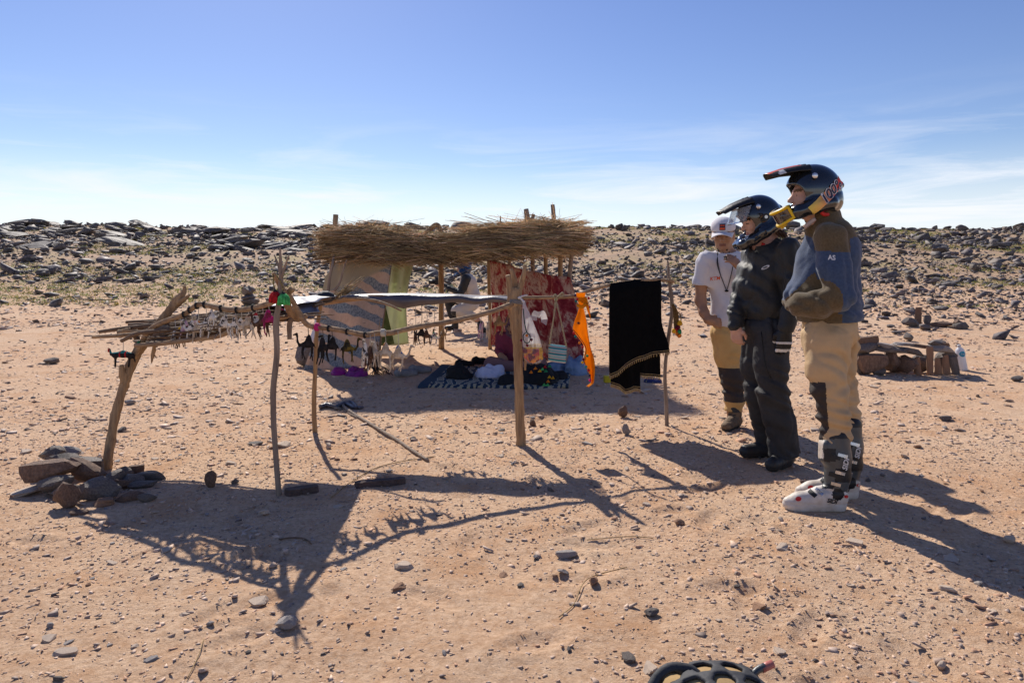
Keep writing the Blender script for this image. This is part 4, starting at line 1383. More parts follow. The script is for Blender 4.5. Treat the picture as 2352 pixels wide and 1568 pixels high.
def head_zone(c, Rm, sc, p):
    """0 skin 1 lips 2 brow"""
    q = ((p - _v(c)) @ np.asarray(Rm)) / sc
    z = np.zeros(len(p), int)
    lip = (q[:, 0] > .07) & (np.abs(q[:, 1]) < .024) & (q[:, 2] < -.049) & (q[:, 2] > -.07)
    z[lip] = 1
    ay = np.abs(q[:, 1])
    br = (q[:, 0] > .055) & (ay > .012) & (ay < .053) & (q[:, 2] > .027) & (q[:, 2] < .040)
    eye = (q[:, 0] > .07) & (ay > .021) & (ay < .044) & (q[:, 2] > .004) & (q[:, 2] < .010)
    z[br | eye] = 2
    return z
def hand_sdf(wrist, fwd, back, thumb_side, curl=.5, sc=1.0, spread=0.0):
    """palm with five fingers; fwd along the fingers, back = back-of-hand normal, thumb_side = +1/-1"""
    f = Vector(fwd).normalized(); b = Vector(back); b = (b - f * b.dot(f)).normalized(); s = b.cross(f).normalized() * thumb_side
    w = Vector(wrist)
    def L_(x, y, z): return tuple(w + (f * x + s * y + b * z) * sc)
    fs = []
    palm = U(.012 * sc, cone(L_(.0, 0, 0), L_(.035, 0, 0), .024 * sc, .026 * sc), cone(L_(.03, .020, 0), L_(.088, .029, 0), .017 * sc, .012 * sc),
             cone(L_(.03, 0, 0), L_(.092, .010, 0), .018 * sc, .0125 * sc), cone(L_(.03, -.008, 0), L_(.09, -.010, 0), .018 * sc, .0125 * sc), cone(L_(.03, -.018, 0), L_(.083, -.029, 0), .017 * sc, .0115 * sc))
    fing = []
    for i, (y, ln, cu) in enumerate(((.030, .070, .9), (.010, .078, 1.0), (-.010, .073, 1.05), (-.029, .057, 1.1))):
        x, z, a = .088 - abs(y - .008) * .15, 0.0, 0.0
        pts = [(L_(x, y, z), .0098 * sc)]
        for k, fr in enumerate((.45, .32, .23)):
            a += curl * cu * (.75 if k == 0 else 1.0)
            x += math.cos(a) * ln * fr; z -= math.sin(a) * ln * fr
            pts.append((L_(x, y * (1 + spread * (k + 1)), z), (.0094, .0086, .0074)[k] * sc))
        fing.append(chain(pts, .004))
    th = chain([(L_(.022, .020, -.004), .015 * sc), (L_(.050, .046, -.012), .0125 * sc), (L_(.072, .050, -.026 - .012 * curl), .0105 * sc), (L_(.092, .042, -.034 - .02 * curl), .0085 * sc)], .006)
    def g(p):
        d = palm(p)
        for q in fing:
            d = smin(d, q(p), .005 * sc)
        return smin(d, th(p), .01 * sc)
    return g

def helmet(root, c, Rm, sc=1.0, shell_m=None, peak_cols=None, peak=True, chin_drop=0.0):
    """off-road helmet, built in its own frame: x forward, y left, z up"""
    outer = U(.03, ell((-.005, 0, .0), (.148, .124, .150)), ell((-.05, 0, -.06), (.105, .113, .085)))
    cut_neck = half((0, 0, -.135), (0, 0, 1))
    d_ = chin_drop
    chin_pts = [((-.055, .110, -.075), .034), ((.03, .113, -.092 - d_ * .3), .038), ((.105, .092, -.115 - d_ * .7), .036), ((.160, .045, -.130 - d_), .033), ((.172, 0, -.132 - d_), .032)]
    bar = chain(chin_pts, .02)
    open_ = U(.02, rbox((.17, 0, -.020), (.155, .092, .060), .035, Matrix.Rotation(R(-10), 3, 'Y')), ell((.15, 0, -.03), (.13, .105, .058)))
    inner = U(.02, ell((0, 0, -.02), (.118, .098, .125)), cone((-.01, 0, -.08), (.0, 0, -.24), .098, .10))
    ridge = U(.01, cone((-.16, 0, .03), (.07, 0, .135), .012, .016))
    def f(p):
        q = p.copy(); q[:, 1] = np.abs(q[:, 1])
        d = smin(outer(p), ridge(p), .03)
        d = np.maximum(d, -cut_neck(p))
        d = -smin(-d, open_(p), .012)
        d = smin(d, bar(q), .03)
        # chin bar vent
        d = np.maximum(d, -ell((.205, 0, -.132 - d_), (.03, .032, .014))(p))
        # lower skirt groove
        d = d + .003 * np.exp(-((p[:, 2] + .055 + .35 * p[:, 0]) / .006) ** 2)
        d = np.maximum(d, -inner(p))
        return d
    h_ = sdf_obj('helmet', lambda p: f(p / sc) * sc, np.array((-.2, -.17, -.25)) * sc, np.array((.24, .17, .20)) * sc, .0055, [shell_m or M_GLOSSK, M_PADDING], root,
                 zone=lambda q: ((np.linalg.norm(q / sc * np.array([1, 1.18, 1]) - np.array([0, 0, -.02]), axis=1) < .121)).astype(int))
    h_.matrix_local = Matrix.Translation(Vector(c)) @ Matrix(np.asarray(Rm).tolist()).to_4x4()
    if peak:
        def pk(u, v):   # u across -1..1, v back..front
            U_ = u * 2 - 1
            w = np.interp(v, [0, .35, 1], [.100, .092, .066])
            x = .035 + .225 * v - .03 * U_ ** 2 * v
            z = np.interp(v, [0, .3, .6, 1], [.142, .136, .125, .100]) - .034 * np.abs(U_) ** 2.6 * (1 - .35 * v) + .006 * np.cos(U_ * 9) * (1 - v)
            return x * sc, U_ * w * sc, z * sc
        me_o = uv_sheet('peak', pk, 24, 18, [M_MATK, M_ORANGE, M_WHITEPR], h_, thick=.006 * sc)
        me = me_o.data
        ci = np.zeros(len(me.polygons) * 3); me.polygons.foreach_get('center', ci); ci = ci.reshape(-1, 3) / sc
        nn = np.zeros(len(me.polygons) * 3); me.polygons.foreach_get('normal', nn); nn = nn.reshape(-1, 3)
        mi = np.zeros(len(ci), np.int32)
        if peak_cols == 'orange':
            mi[(np.abs(ci[:, 1]) < .045) & (ci[:, 0] > .06) & (nn[:, 2] > 0)] = 1
            mi[(np.abs(ci[:, 1]) > .052) & (ci[:, 0] > .17) & (ci[:, 0] < .20) & (nn[:, 2] > 0)] = 2
        me.polygons.foreach_set('material_index', mi)
        for s in (-1, 1):
            mb = MB(); mb.ball((.03 * sc, s * .124 * sc, .072 * sc), (.016 * sc, .006 * sc, .016 * sc), 12, 8)
            ob('peak_screw', mb.mesh('peak_screw'), M_BUCKLE, h_)
    return h_, f

def text_geo(body, size=1.0, shear=0.0, bold=0.0):
    cu = bpy.data.curves.new('txt', 'FONT'); cu.body = body; cu.size = size; cu.shear = shear; cu.align_x = 'CENTER'; cu.align_y = 'CENTER'; cu.resolution_u = 3; cu.offset = bold * size
    o = bpy.data.objects.new('txt', cu); COL.objects.link(o)
    dg = bpy.context.evaluated_depsgraph_get()
    me = bpy.data.meshes.new_from_object(o.evaluated_get(dg))
    V = np.array([v.co[:] for v in me.vertices]); F = [list(p.vertices) for p in me.polygons]
    bpy.data.objects.remove(o, do_unlink=True); bpy.data.curves.remove(cu); bpy.data.meshes.remove(me)
    return V[:, :2], F
def march(P0, dirn, f, maxd=1.0, off=.002):
    d = _v(dirn) / np.linalg.norm(dirn); p = P0.astype(np.float32).copy(); t = np.zeros(len(p))
    for i in range(48):
        s = f(p) * .8; s = np.where(t > maxd, 0, s)
        p += s[:, None] * d; t += s
    return p - d * off
def decal(name, V2, F, o3, ex, ey, dirn, f, m, parent, off=.003, fatten=0.0):
    o3 = np.array(o3, float); ex = np.array(ex, float); ey = np.array(ey, float)
    P0 = o3 + V2[:, :1] * ex + V2[:, 1:] * ey
    p = march(P0, dirn, f, 1.0, off)
    d = np.array(dirn, float) / np.linalg.norm(dirn)
    t = (p - P0) @ d; ok = t < .9
    if ok.any() and not ok.all():      # points that ran past the edge stay level with their neighbours
        p[~ok] = P0[~ok] + d * np.median(t[ok])
    mb = MB(); mb.add(p, F)
    return ob(name, mb.mesh(name, (0, 0, 0), False), m, parent)
def quad_grid(w, h, nx=14, ny=4):
    x, y = np.meshgrid(np.linspace(-w / 2, w / 2, nx), np.linspace(-h / 2, h / 2, ny), indexing='ij')
    F = [[i * ny + j, (i + 1) * ny + j, (i + 1) * ny + j + 1, i * ny + j + 1] for i in range(nx - 1) for j in range(ny - 1)]
    return np.stack([x, y], -1).reshape(-1, 2), F

def person_root(px, d, label):
    X = (px - CX) * d / FPX
    root = empty('person', (X, d, hz1(X, d)), label, 'person')
    def Q(x, y, dd=0.0):
        return tuple(P(x, y, d + dd) - Vector(root.location))
    rx, ry, rz = root.location
    def px(p):
        Y = p[:, 1] + ry
        return CX + (p[:, 0] + rx) * FPX / Y, HY + (CAM_H - p[:, 2] - rz) * FPX / Y
    root_px[root.name] = px
    return root, Q
root_px = {}
def qray(Q, x, y, dd=-.4):
    a = np.array(Q(x, y, dd)); b = np.array(Q(x, y, dd + .5))
    return a, (b - a) / np.linalg.norm(b - a)
def bbox_of(pts, pad):
    a = np.array(pts); return a.min(0) - pad, a.max(0) + pad

# ------------------------------------------------------------------ rider in the two-tone fleece
def rider_fleece():
    root, Q = person_root(1895, 3.77, 'tall rider in blue and olive fleece, tan trousers and white motocross boots, helmet on')
    hc = np.array(Q(1866, 440)); Rm = rotm((-1, .06, -.03))
    # body (continuous: head, neck, trunk, arms, legs)
    hd = tolocal(head_sdf(), hc + np.array((-.008, 0, -.028)), Rm)
    trunk = U(.06, cone(Q(1890, 510), Q(1905, 560), .07, .11), cone(Q(1905, 560), Q(1908, 720), .10, .075),
              chain([(Q(1908, 750, -.06), .055), (Q(1905, 890, -.11), .05), (Q(1920, 1000, -.11), .05), (Q(1922, 1130, -.11), .045)]),
              chain([(Q(1908, 750, .06), .055), (Q(1925, 890, .09), .05), (Q(1945, 985, .08), .05), (Q(1948, 1110, .08), .045)]),
              chain([(Q(1900, 548, -.17), .055), (Q(1930, 680, -.24), .042), (Q(1872, 700, -.19), .035)]),
              chain([(Q(1900, 548, .17), .055), (Q(1925, 680, .24), .042), (Q(1872, 700, .14), .035)]),
              hand_sdf(Q(1872, 700, -.17), (-1, .6, 0), (-.3, -1, 0), 1, .7, .85), hand_sdf(Q(1872, 700, .12), (-1, -.5, 0), (-.3, 1, 0), -1, .7, .85))
    body = U(.03, hd, trunk)
    hh = hc + np.array((-.008, 0, -.028))
    sdf_obj('body', body, (-.33, -.34, .05), (.22, .36, 1.92), .008, [M_SKIN, M_LIP, M_BROWF], root, zone=lambda p: head_zone(hh, Rm, 1, p))
    # jacket
    arm_l = chain([(Q(1905, 545, -.175), .082), (Q(1915, 610, -.22), .079), (Q(1930, 680, -.245), .070), (Q(1880, 700, -.23), .062), (Q(1832, 698, -.17), .056)], .035)
    arm_r = chain([(Q(1905, 545, .175), .080), (Q(1925, 680, .24), .066), (Q(1835, 698, .14), .056)], .035)
    tor = U(.07, ell(Q(1908, 585), (.135, .205, .20)), ell(Q(1912, 690), (.130, .188, .22)), ell(Q(1906, 745), (.142, .185, .17)), ell(Q(1862, 682), (.137, .170, .115)), ell(Q(1880, 620), (.125, .165, .15)),
            cone(Q(1896, 528), Q(1886, 488), .088, .078))
    jk = U(.022, tor, arm_l, arm_r)
    jk2 = wrinkle(crease(jk, .036, (6, 6, 9), 2.0, -.6), .004, (12, 12, 16), 2.0, 2)
    def folds(p):   # diagonal drag folds from elbow to pocket, and horizontal ones at the hem
        a = .012 * (np.abs(np.sin((p[:, 2] * 34 + p[:, 0] * 26 + 1.5 * VN(p[:, 0] * 9, p[:, 1] * 9, p[:, 2] * 9)))) - .6) * -1 * np.exp(-((p[:, 2] - 1.10) / .09) ** 2) * smooth(.17, .0, p[:, 0])
        b = .006 * np.sin(p[:, 2] * 95 + p[:, 0] * 9) * np.exp(-((p[:, 2] - 1.05) / .07) ** 2) * smooth(-.02, .12, p[:, 0])
        return jk2(p) + a + b
    hem = half(Q(1905, 737), (.05, 0, -1))
    fj = lambda p: np.maximum(np.maximum(folds(p), hem(p)), -cone(Q(1888, 500), Q(1878, 440), .062, .062)(p))
    pxf = root_px[root.name]
    def zone(p):
        x, y = pxf(p)
        arm = (arm_l(p) < .020) | (arm_r(p) < .020)
        olive_arm = (((x - 1893) / 44) ** 2 + ((y - 692) / 48) ** 2 < 1) | ((x < 1893) & (y > 640)) | (y < 577 + .06 * (x - 1900))
        sleeve = ~olive_arm
        yoke = y < np.interp(x, [1850, 1880, 1930, 1960], [540, 552, 560, 545])
        pocket = (y > np.interp(x, [1800, 1840, 1862, 1885], [690, 655, 630, 622])) & (x < 1925)
        hemp = (y > 722) & (x < 1935)
        trunk_ = ~(yoke | pocket | hemp)
        return np.where(np.where(arm, sleeve, trunk_), 0, 1)
    jo = sdf_obj('jacket', fj, (-.34, -.37, .88), (.27, .37, 1.66), .007, [M_FLEECEB, M_FLEECEO], root, zone=zone)
    # trousers
    legl = chain([(Q(1900, 775, -.08), .115), (Q(1897, 840, -.10), .102), (Q(1905, 895, -.11), .088), (Q(1916, 955, -.11), .076), (Q(1922, 1004, -.11), .072)], .03)
    legr = chain([(Q(1918, 775, .08), .115), (Q(1920, 840, .09), .095), (Q(1930, 900, .09), .078), (Q(1944, 960, .08), .066), (Q(1950, 988, .08), .062)], .03)
    hips = ell(Q(1908, 752), (.128, .172, .12))
    tw = wrinkle(crease(U(.03, hips, legl, legr), .040, (6, 6, 10), 5.0, .5), .004, (12, 12, 16), 5.0, 2)
    def tf(p):
        z0 = Q(0, 985)[2]
        a = .008 * np.sin(p[:, 2] * 105 + p[:, 0] * 22) * np.exp(-((p[:, 2] - z0 - .08) / .10) ** 2)
        b = .007 * np.sin(p[:, 2] * 60 - p[:, 0] * 40) * np.exp(-((p[:, 2] - Q(0, 880)[2]) / .06) ** 2)
        d = tw(p) + a + b
        return np.maximum(d, half(Q(1920, 1003), (0, 0, -1))(p))
    def tz(p):
        x, y = pxf(p)
        lim = np.where(p[:, 1] < 0, np.interp(y, [880, 930, 985, 1003], [1896, 1900, 1904, 1890]), np.interp(y, [880, 1003], [1912, 1925]))
        return ((y > 878) & (x < lim)).astype(int)
    sdf_obj('trousers', tf, (-.25, -.30, .26), (.25, .30, 1.10), .0065, [M_TAN, M_KNEE], root, zone=tz)
    # boots
    for nm, dd, sx, yb in (('l', -.12, 0, 1172), ('r', .06, 28, 1146)):
        bx = lambda x, y, e=0.0: Q(x + sx, y - (1172 - yb), dd + e)
        shaft = U(.03, chain([(bx(1922, 1003), .066), (bx(1922, 1050), .068), (bx(1924, 1090), .060), (bx(1918, 1126), .056)], .03),
                  rbox(bx(1896, 1035), (.026, .045, .06), .024))
        zf = -.0 
        foot = U(.03, chain([(bx(1922, 1130), .052), (bx(1880, 1140), .048), (bx(1835, 1150), .042), (bx(1812, 1155), .034)], .03),
                 rbox(bx(1865, 1160), (.125, .045, .026), .02), cone(bx(1926, 1148), bx(1926, 1160), .045, .04))
        bt = U(.025, shaft, foot)
        sole_z = hz1(root.location.x, root.location.y + dd) - root.location.z - .004
        def fb(p, bt=bt, sole_z=sole_z, bx=bx):
            d = bt(p)
            d = d + .0035 * np.sin(p[:, 2] * 150) * (p[:, 2] > .30) * 0
            d = d + .004 * np.exp(-((p[:, 2] - bx(0, 1122)[2]) / .007) ** 2) + .003 * np.exp(-((p[:, 2] - sole_z - .045) / .004) ** 2)
            return np.maximum(d, sole_z - p[:, 2])
        def zb(p, sx=sx, yb=yb):
            x, y = pxf(p); x = x - sx; y = y + (1172 - yb)
            w = np.where((y > 1122 + .30 * np.maximum(x - 1915, 0)) | ((x < 1888) & (y > 1098)), 0, 1)
            w = np.where((x < 1889 + .25 * np.abs(y - 1030)) & (y < 1052) & (y > 1010), 0, w)
            dark = (((x - 1925) ** 2 + (y - 1135) ** 2 < 14 ** 2) & (y < 1150)) | ((y > 1075) & (y < 1108) & (x > 1918)) | (y < 1008) | ((x > 1893) & (x < 1920) & (y < 1060) & (y > 1030))
            return np.where(dark, 2, w)
        lo, hi = bbox_of([bx(1790, 1180), bx(1970, 990)], .09)
        lo[2] = min(lo[2], -.02)
        bo = sdf_obj('boot', fb, lo, hi, .006, [M_WHITEP, M_GREYP, M_MATK], root, zone=zb)
        # buckles and straps, on the outer face of the shaft
        for (x, y) in ((1936, 1046), (1930, 1086), (1920, 1112), (1882, 1128)):
            V2, F = quad_grid(.052, .016, 6, 3)
            s0, dr = qray(bx, x, y, -.3); a = -.25 if y < 1120 else -.75
            q = decal('buckle', V2, F, s0, (math.cos(a), 0, math.sin(a)), (-math.sin(a), 0, math.cos(a)), dr, fb, M_BUCKLE, bo, .010)
            md = q.modifiers.new('s', 'SOLIDIFY'); md.thickness = .009
            V2, F = quad_grid(.05, .022, 6, 3)
            s0, dr = qray(bx, x - 16, y + 4, -.3)
            q = decal('strap', V2, F, s0, (math.cos(a), 0, math.sin(a)), (-math.sin(a), 0, math.cos(a)), dr, fb, M_MATK, bo, .006)
            md = q.modifiers.new('s', 'SOLIDIFY'); md.thickness = .006
        a = np.linspace(0, 6.283, 15)[:-1]
        disc = np.stack([np.cos(a), np.sin(a)], 1)
        for (x, y, r_) in ((1834, 1145, .016), (1944, 1140, .011)):
            decal('red_badge', disc * r_, [list(range(14))], qray(bx, x, y, -.3)[0], (1, 0, 0), (0, 0, .8), qray(bx, x, y, -.3)[1], fb, M_REDP, bo, .004)
        V2, F = text_geo('SIDI', .032, .2, .03)
        decal('lettering', V2, F, qray(bx, 1911, 1151, -.3)[0], (.95, 0, -.2), (.2, 0, .95), qray(bx, 1911, 1151, -.3)[1], fb, M_MATK, bo, .005)
        decal('lettering', V2 * 1.15, F, qray(bx, 1943, 1066, -.3)[0], (.2, 0, .98), (-.98, 0, .2), qray(bx, 1943, 1066, -.3)[1], fb, M_WHITEPR, bo, .007)
    # helmet + goggles
    h_, hf = helmet(root, hc, Rm, 1.0, M_GLOSSK, 'orange')
    # goggle strap: from the chin bar up over the shell to the back
    A = np.array((.055, -.112)); B = np.array((-.138, .055))
    ax = (B - A) / np.linalg.norm(B - A); L_ = np.linalg.norm(B - A)
    ctr = (A + B) / 2
    ex = (ax[0], 0, ax[1]); ey = (-(-ax[1]) * 1.0 * 1.0, 0, -ax[0])
    ey = (ax[1], 0, -ax[0])     # text up: image-up side
    V2, F = quad_grid(L_ + .02, .050, 40, 6)
    mstrap = NT('goggle_strap_print', .6, 0, 0)
    xs = mstrap.xyz(mstrap.obj)
    g = mstrap.math('ADD', mstrap.math('MULTIPLY', xs['X'], -2.9), .62)
    col = mstrap.ramp(g, [(.40, (.62, .50, .10)), (.56, (.72, .42, .12)), (.72, (.72, .22, .10)), (.9, (.62, .045, .03))])
    ms_ = mstrap.done(col)
    s0 = (ctr[0], .3, ctr[1])
    st = decal('goggle_strap', V2, F, s0, ex, ey, (0, -1, 0), hf, ms_, h_, .004)
    V2, F = text_geo('100%', .066, .35, .02)
    V2[:, 0] *= 1.15
    out = V2 * np.array([1.03, 1.10])
    mtxt = mat('dark_violet_print', (.045, .03, .06), .6, bump=0)
    s1 = np.array(s0) + np.array(ex) * .016
    decal('strap_lettering_edge', V2 * np.array([1.0, 1.12]) + np.array([.0028, -.001]), F, s1, ex, ey, (0, -1, 0), hf, M_WHITEPR, h_, .0065)
    decal('strap_lettering_edge', V2 * np.array([1.0, 1.12]) + np.array([-.0028, .001]), F, s1, ex, ey, (0, -1, 0), hf, M_WHITEPR, h_, .0066)
    decal('strap_lettering', V2, F, s1, ex, ey, (0, -1, 0), hf, mtxt, h_, .008)
    # strap on the other side
    V2, F = quad_grid(L_ + .02, .045, 40, 6)
    decal('goggle_strap', V2, F, (ctr[0], -.3, ctr[1]), ex, ey, (0, 1, 0), hf, ms_, h_, .004)
    # goggles hanging over the chin bar: bowed frame with lens
    tilt = Matrix.Rotation(R(28), 3, 'Y')
    def gog(u, v, wd, ht, push):
        a = (u - .5) * wd
        vv = v - .5
        h2 = ht * (1 - .35 * np.abs(u - .5) * 2 * (vv < 0) - .10 * (np.abs(u - .5) < .10) * (vv < 0) * 0)
        x = (.098 + push) * np.cos(a); y = (.092 + push) * np.sin(a) * 1.0; z = vv * h2
        p = np.stack([x, y, z], -1) @ np.array(tilt.transposed()).T @ np.eye(3)
        R3 = np.array(tilt)
        p = np.stack([x - .098, y, z], -1) @ R3.T + np.array((.186, 0, -.142))
        return p[..., 0], p[..., 1], p[..., 2]
    lens = uv_sheet('goggle_lens', lambda u, v: gog(u, v, 2.05, .066, .020), 22, 8, M_LENS, h_, thick=.004)
    fr = MB()
    t = np.linspace(0, 1, 60, endpoint=False)
    us = np.interp(t, [0, .4, .5, .9, 1], [0, 1, 1, 0, 0]); vs_ = np.interp(t, [0, .4, .5, .9, 1], [0, 0, 1, 1, 0])
    gx = np.stack(gog(us, vs_, 2.15, .078, .021), -1)
    fr.tube(list(gx) + [gx[0]], .0085, 7, 1, 0, False)
    ob('goggle_frame', fr.mesh('goggle_frame'), M_YEL, h_)
    fr = MB()
    gx = np.stack(gog(us, vs_, 2.2, .080, .006), -1)
    fr.tube(list(gx) + [gx[0]], .009, 7, 1, 0, False)
    ob('goggle_foam', fr.mesh('goggle_foam'), M_MATK, h_)
    mb = MB(); mb.tube([(.155, .03, -.172), (.168, .0, -.185), (.155, -.03, -.172)], [.008, .015, .008], 8, 4); ob('nose_guard', mb.mesh('nose_guard'), M_YEL, h_)
    # chin strap ring and buckle bits
    mb = MB(); mb.tube([(.0, .098, -.115), (-.02, .1, -.135), (-.045, .098, -.135)], [.009, .011, .009], 8, 3); ob('chin_strap', mb.mesh('chin_strap'), M_REDP, h_)
    mb = MB(); mb.tube([(.075, .07, -.20), (.045, .075, -.175), (.02, .08, -.155)], [.013, .013, .010], 8, 3); ob('strap_tube', mb.mesh('strap_tube'), mat('pale_strap', (.55, .42, .36), .6), h_)
    # logos
    V2, F = text_geo('AS', .034, -.1, .03)
    decal('sleeve_logo', V2, F, qray(Q, 1911, 592)[0], (1, 0, -.05), (.05, 0, 1), qray(Q, 1911, 592)[1], fj, M_WHITEPR, jo, .004)
    V2, F = quad_grid(.012, .045, 2, 3)
    mb = None
    return root
rider_fleece()

# ------------------------------------------------------------------ rider in black
def rider_black():
    root, Q = person_root(1775, 4.6, 'rider in black jacket and charcoal trousers wearing a glossy black helmet with peak')
    hc = np.array(Q(1742, 500)); Rm = rotm((-1, -.02, -.26))
    hh = hc + np.array((0, 0, -.028))
    hd = tolocal(head_sdf(), hh, Rm)
    fwd = (-.8, -.6)
    rot = Matrix(((fwd[0], -fwd[1], 0), (fwd[1], fwd[0], 0), (0, 0, 1)))
    arm_lp = [(Q(1811, 572, -.15), .074), (Q(1825, 660, -.19), .062), (Q(1818, 715, -.22), .056), (Q(1805, 752, -.23), .050)]
    arm_rp = [(Q(1730, 575, .13), .072), (Q(1703, 660, .10), .060), (Q(1692, 715, .02), .054), (Q(1688, 748, -.02), .050)]
    glove = hand_sdf(Q(1804, 752, -.23), (-.12, -.1, -1), (-.2, -1, 0), -1, .38, 1.12)
    rh = hand_sdf(Q(1689, 748, -.02), (0.05, -.15, -1), (-.7, -.7, 0), 1, .75, 1.0)
    body = U(.03, hd, cone(Q(1748, 540), Q(1758, 580), .058, .08), cone(Q(1768, 590), Q(1760, 730), .12, .11),
             chain([(q, r_ * .68) for q, r_ in arm_lp]), chain([(q, r_ * .68) for q, r_ in arm_rp]), rh,
             chain([(Q(1772, 760, -.08), .09), (Q(1775, 900, -.12), .06), (Q(1800, 1050, -.12), .045)]), chain([(Q(1738, 760, .08), .09), (Q(1738, 890, .05), .06), (Q(1760, 1020, .12), .045)]))
    sdf_obj('body', body, (-.42, -.34, .05), (.28, .34, 1.84), .0085, [M_SKIN, M_LIP, M_BROW], root, zone=lambda p: head_zone(hh, Rm, 1, p))
    # jacket
    tor = U(.07, ell(Q(1766, 615), (.125, .195, .20), rot), ell(Q(1755, 700), (.135, .185, .16), rot), cone(Q(1757, 580), Q(1752, 562), .085, .075), ell(Q(1735, 650), (.10, .13, .13), rot))
    jk = wrinkle(crease(U(.025, tor, chain(arm_lp, .03), chain(arm_rp, .03)), .030, (6, 6, 9), 9.0, .6), .004, (12, 12, 14), 9.0, 2)
    def fj(p):
        f0 = .007 * np.sin(p[:, 2] * 48 + p[:, 0] * 38) * np.exp(-((p[:, 0] - Q(1722, 0)[0]) / .08) ** 2)
        d = jk(p) + f0 + .004 * np.exp(-(((p[:, 0] - Q(1722, 0)[0]) - .12 * (p[:, 2] - 1.2)) / .006) ** 2)
        d = np.maximum(d, -cone(Q(1750, 575), Q(1738, 510), .066, .070)(p))
        d = np.maximum(d, -ell(Q(1742, 545, -.03), (.10, .11, .062))(p))
        hemz = half(Q(1750, 742), (0, 0, -1))(p)
        arms = np.minimum(chain(arm_lp)(p), chain(arm_rp)(p)) < .01
        return np.where(arms, d, np.maximum(d, hemz))
    jo = sdf_obj('jacket', fj, (-.42, -.36, .78), (.30, .34, 1.52), .007, M_BLACKCLOTH, root)
    for s_ in (0, 1):
        cf = half(Q(1805, 754, -.23), (0, .1, -1)) if s_ == 0 else None
    # glove
    gz_ = Q(0, 772)[2]
    go = sdf_obj('glove', lambda p: glove(p) - .003, *bbox_of([Q(1780, 830, -.35), Q(1830, 745, -.12)], .03), .0048, [M_MATK, M_WHITEPR], root,
                 zone=lambda p: (((np.sin((p[:, 2]) * 140) > .1) & (p[:, 2] < Q(0, 785)[2])) | (np.abs(p[:, 2] - Q(0, 779)[2]) < .006)).astype(int))
    # trousers
    ll = chain([(Q(1772, 765, -.07), .118), (Q(1772, 840, -.10), .108), (Q(1775, 900, -.12), .098), (Q(1790, 965, -.12), .090), (Q(1798, 1042, -.12), .092)], .03)
    lr = chain([(Q(1742, 765, .07), .112), (Q(1735, 840, .06), .092), (Q(1738, 900, .05), .080), (Q(1752, 960, .09), .074), (Q(1760, 1018, .12), .070)], .03)
    tw = wrinkle(crease(U(.03, ell(Q(1756, 755), (.13, .17, .11), rot), ll, lr), .040, (6, 6, 9), 15.0, .6), .004, (12, 12, 14), 15.0, 2)
    def tf(p):
        a = .008 * np.sin(p[:, 2] * 70 + p[:, 0] * 30) * np.exp(-((p[:, 2] - Q(0, 880)[2]) / .09) ** 2)
        d = tw(p) + a
        cut = np.where(p[:, 1] < -.02, half(Q(1798, 1047, -.12), (.05, 0, -1))(p), half(Q(1760, 1022, .12), (0, 0, -1))(p))
        return np.maximum(d, cut)
    to = sdf_obj('trousers', tf, (-.30, -.32, .05), (.30, .32, 1.05), .007, [M_CHARCOAL, M_BLACKCLOTH], root,
            zone=lambda p: ((p[:, 2] > Q(0, 870)[2]) & (p[:, 2] < Q(0, 795)[2])).astype(int) * 0)
    # zip line of the trouser thigh, pocket piping
    mb = MB(); 
    pts = np.vstack([march(qray(Q, x, y, -.6)[0][None], qray(Q, x, y, -.6)[1], tf, 1.2, .002) for x, y in ((1748, 762), (1752, 800), (1758, 840), (1770, 868))])
    mb.tube(list(pts), .004, 5, 4); ob('zip', mb.mesh('zip'), M_MATK, to)
    # shoes
    for x, y, dd, toe in ((1800, 1072, -.13, (-.75, -.66)), (1760, 1043, .11, (-.98, -.15))):
        sp = np.array(Q(x, y, dd)); sz = hz1(root.location.x + sp[0], root.location.y + sp[1]) - root.location.z - .004
        t_ = np.array([toe[0], toe[1], 0]); s0 = np.array([sp[0], sp[1], sz])
        sh = U(.03, chain([(s0 + t_ * -.05 + (0, 0, .055), .05), (s0 + t_ * .06 + (0, 0, .05), .047), (s0 + t_ * .15 + (0, 0, .042), .046)], .03), cone(s0 + (0, 0, .06), s0 + t_ * -.01 + (0, 0, .16), .055, .06))
        sdf_obj('shoe', lambda p, sh=sh, sz=sz: np.maximum(sh(p) + .003 * np.exp(-((p[:, 2] - sz - .026) / .004) ** 2), sz - p[:, 2]), *bbox_of([s0 - .2, s0 + .2], .03), .007, [M_BOOTK, M_SOLE], root,
                zone=lambda p, sz=sz: (p[:, 2] < sz + .026).astype(int))
    # loose strap at the trouser hem
    mb = MB(); mb.tube([Q(1826, 1012, -.1), Q(1834, 1026, -.1), Q(1838, 1040, -.11)], [.008, .007, .005], 5, 3); ob('loose_strap', mb.mesh('loose_strap'), M_MATK, to)
    h_, hf = helmet(root, hc, Rm, 1.02, M_GLOSSK, None, True, .015)
    # raised clear visor under the peak
    m_v = bpy.data.materials.new('clear_visor'); m_v.use_nodes = True
    bs = m_v.node_tree.nodes['Principled BSDF']; bs.inputs['Transmission Weight'].default_value = .85; bs.inputs['Roughness'].default_value = .08; bs.inputs['Base Color'].default_value = (.8, .82, .85, 1); bs.inputs['IOR'].default_value = 1.1
    MATS['clear_visor'] = m_v
    uv_sheet('visor', lambda u, v: ((.155 + .012 * v + .05 * v - .09 * (2 * u - 1) ** 2), (2 * u - 1) * .112, .075 - .075 * v + .02 * (1 - v)), 20, 8, m_v, h_, thick=.002)
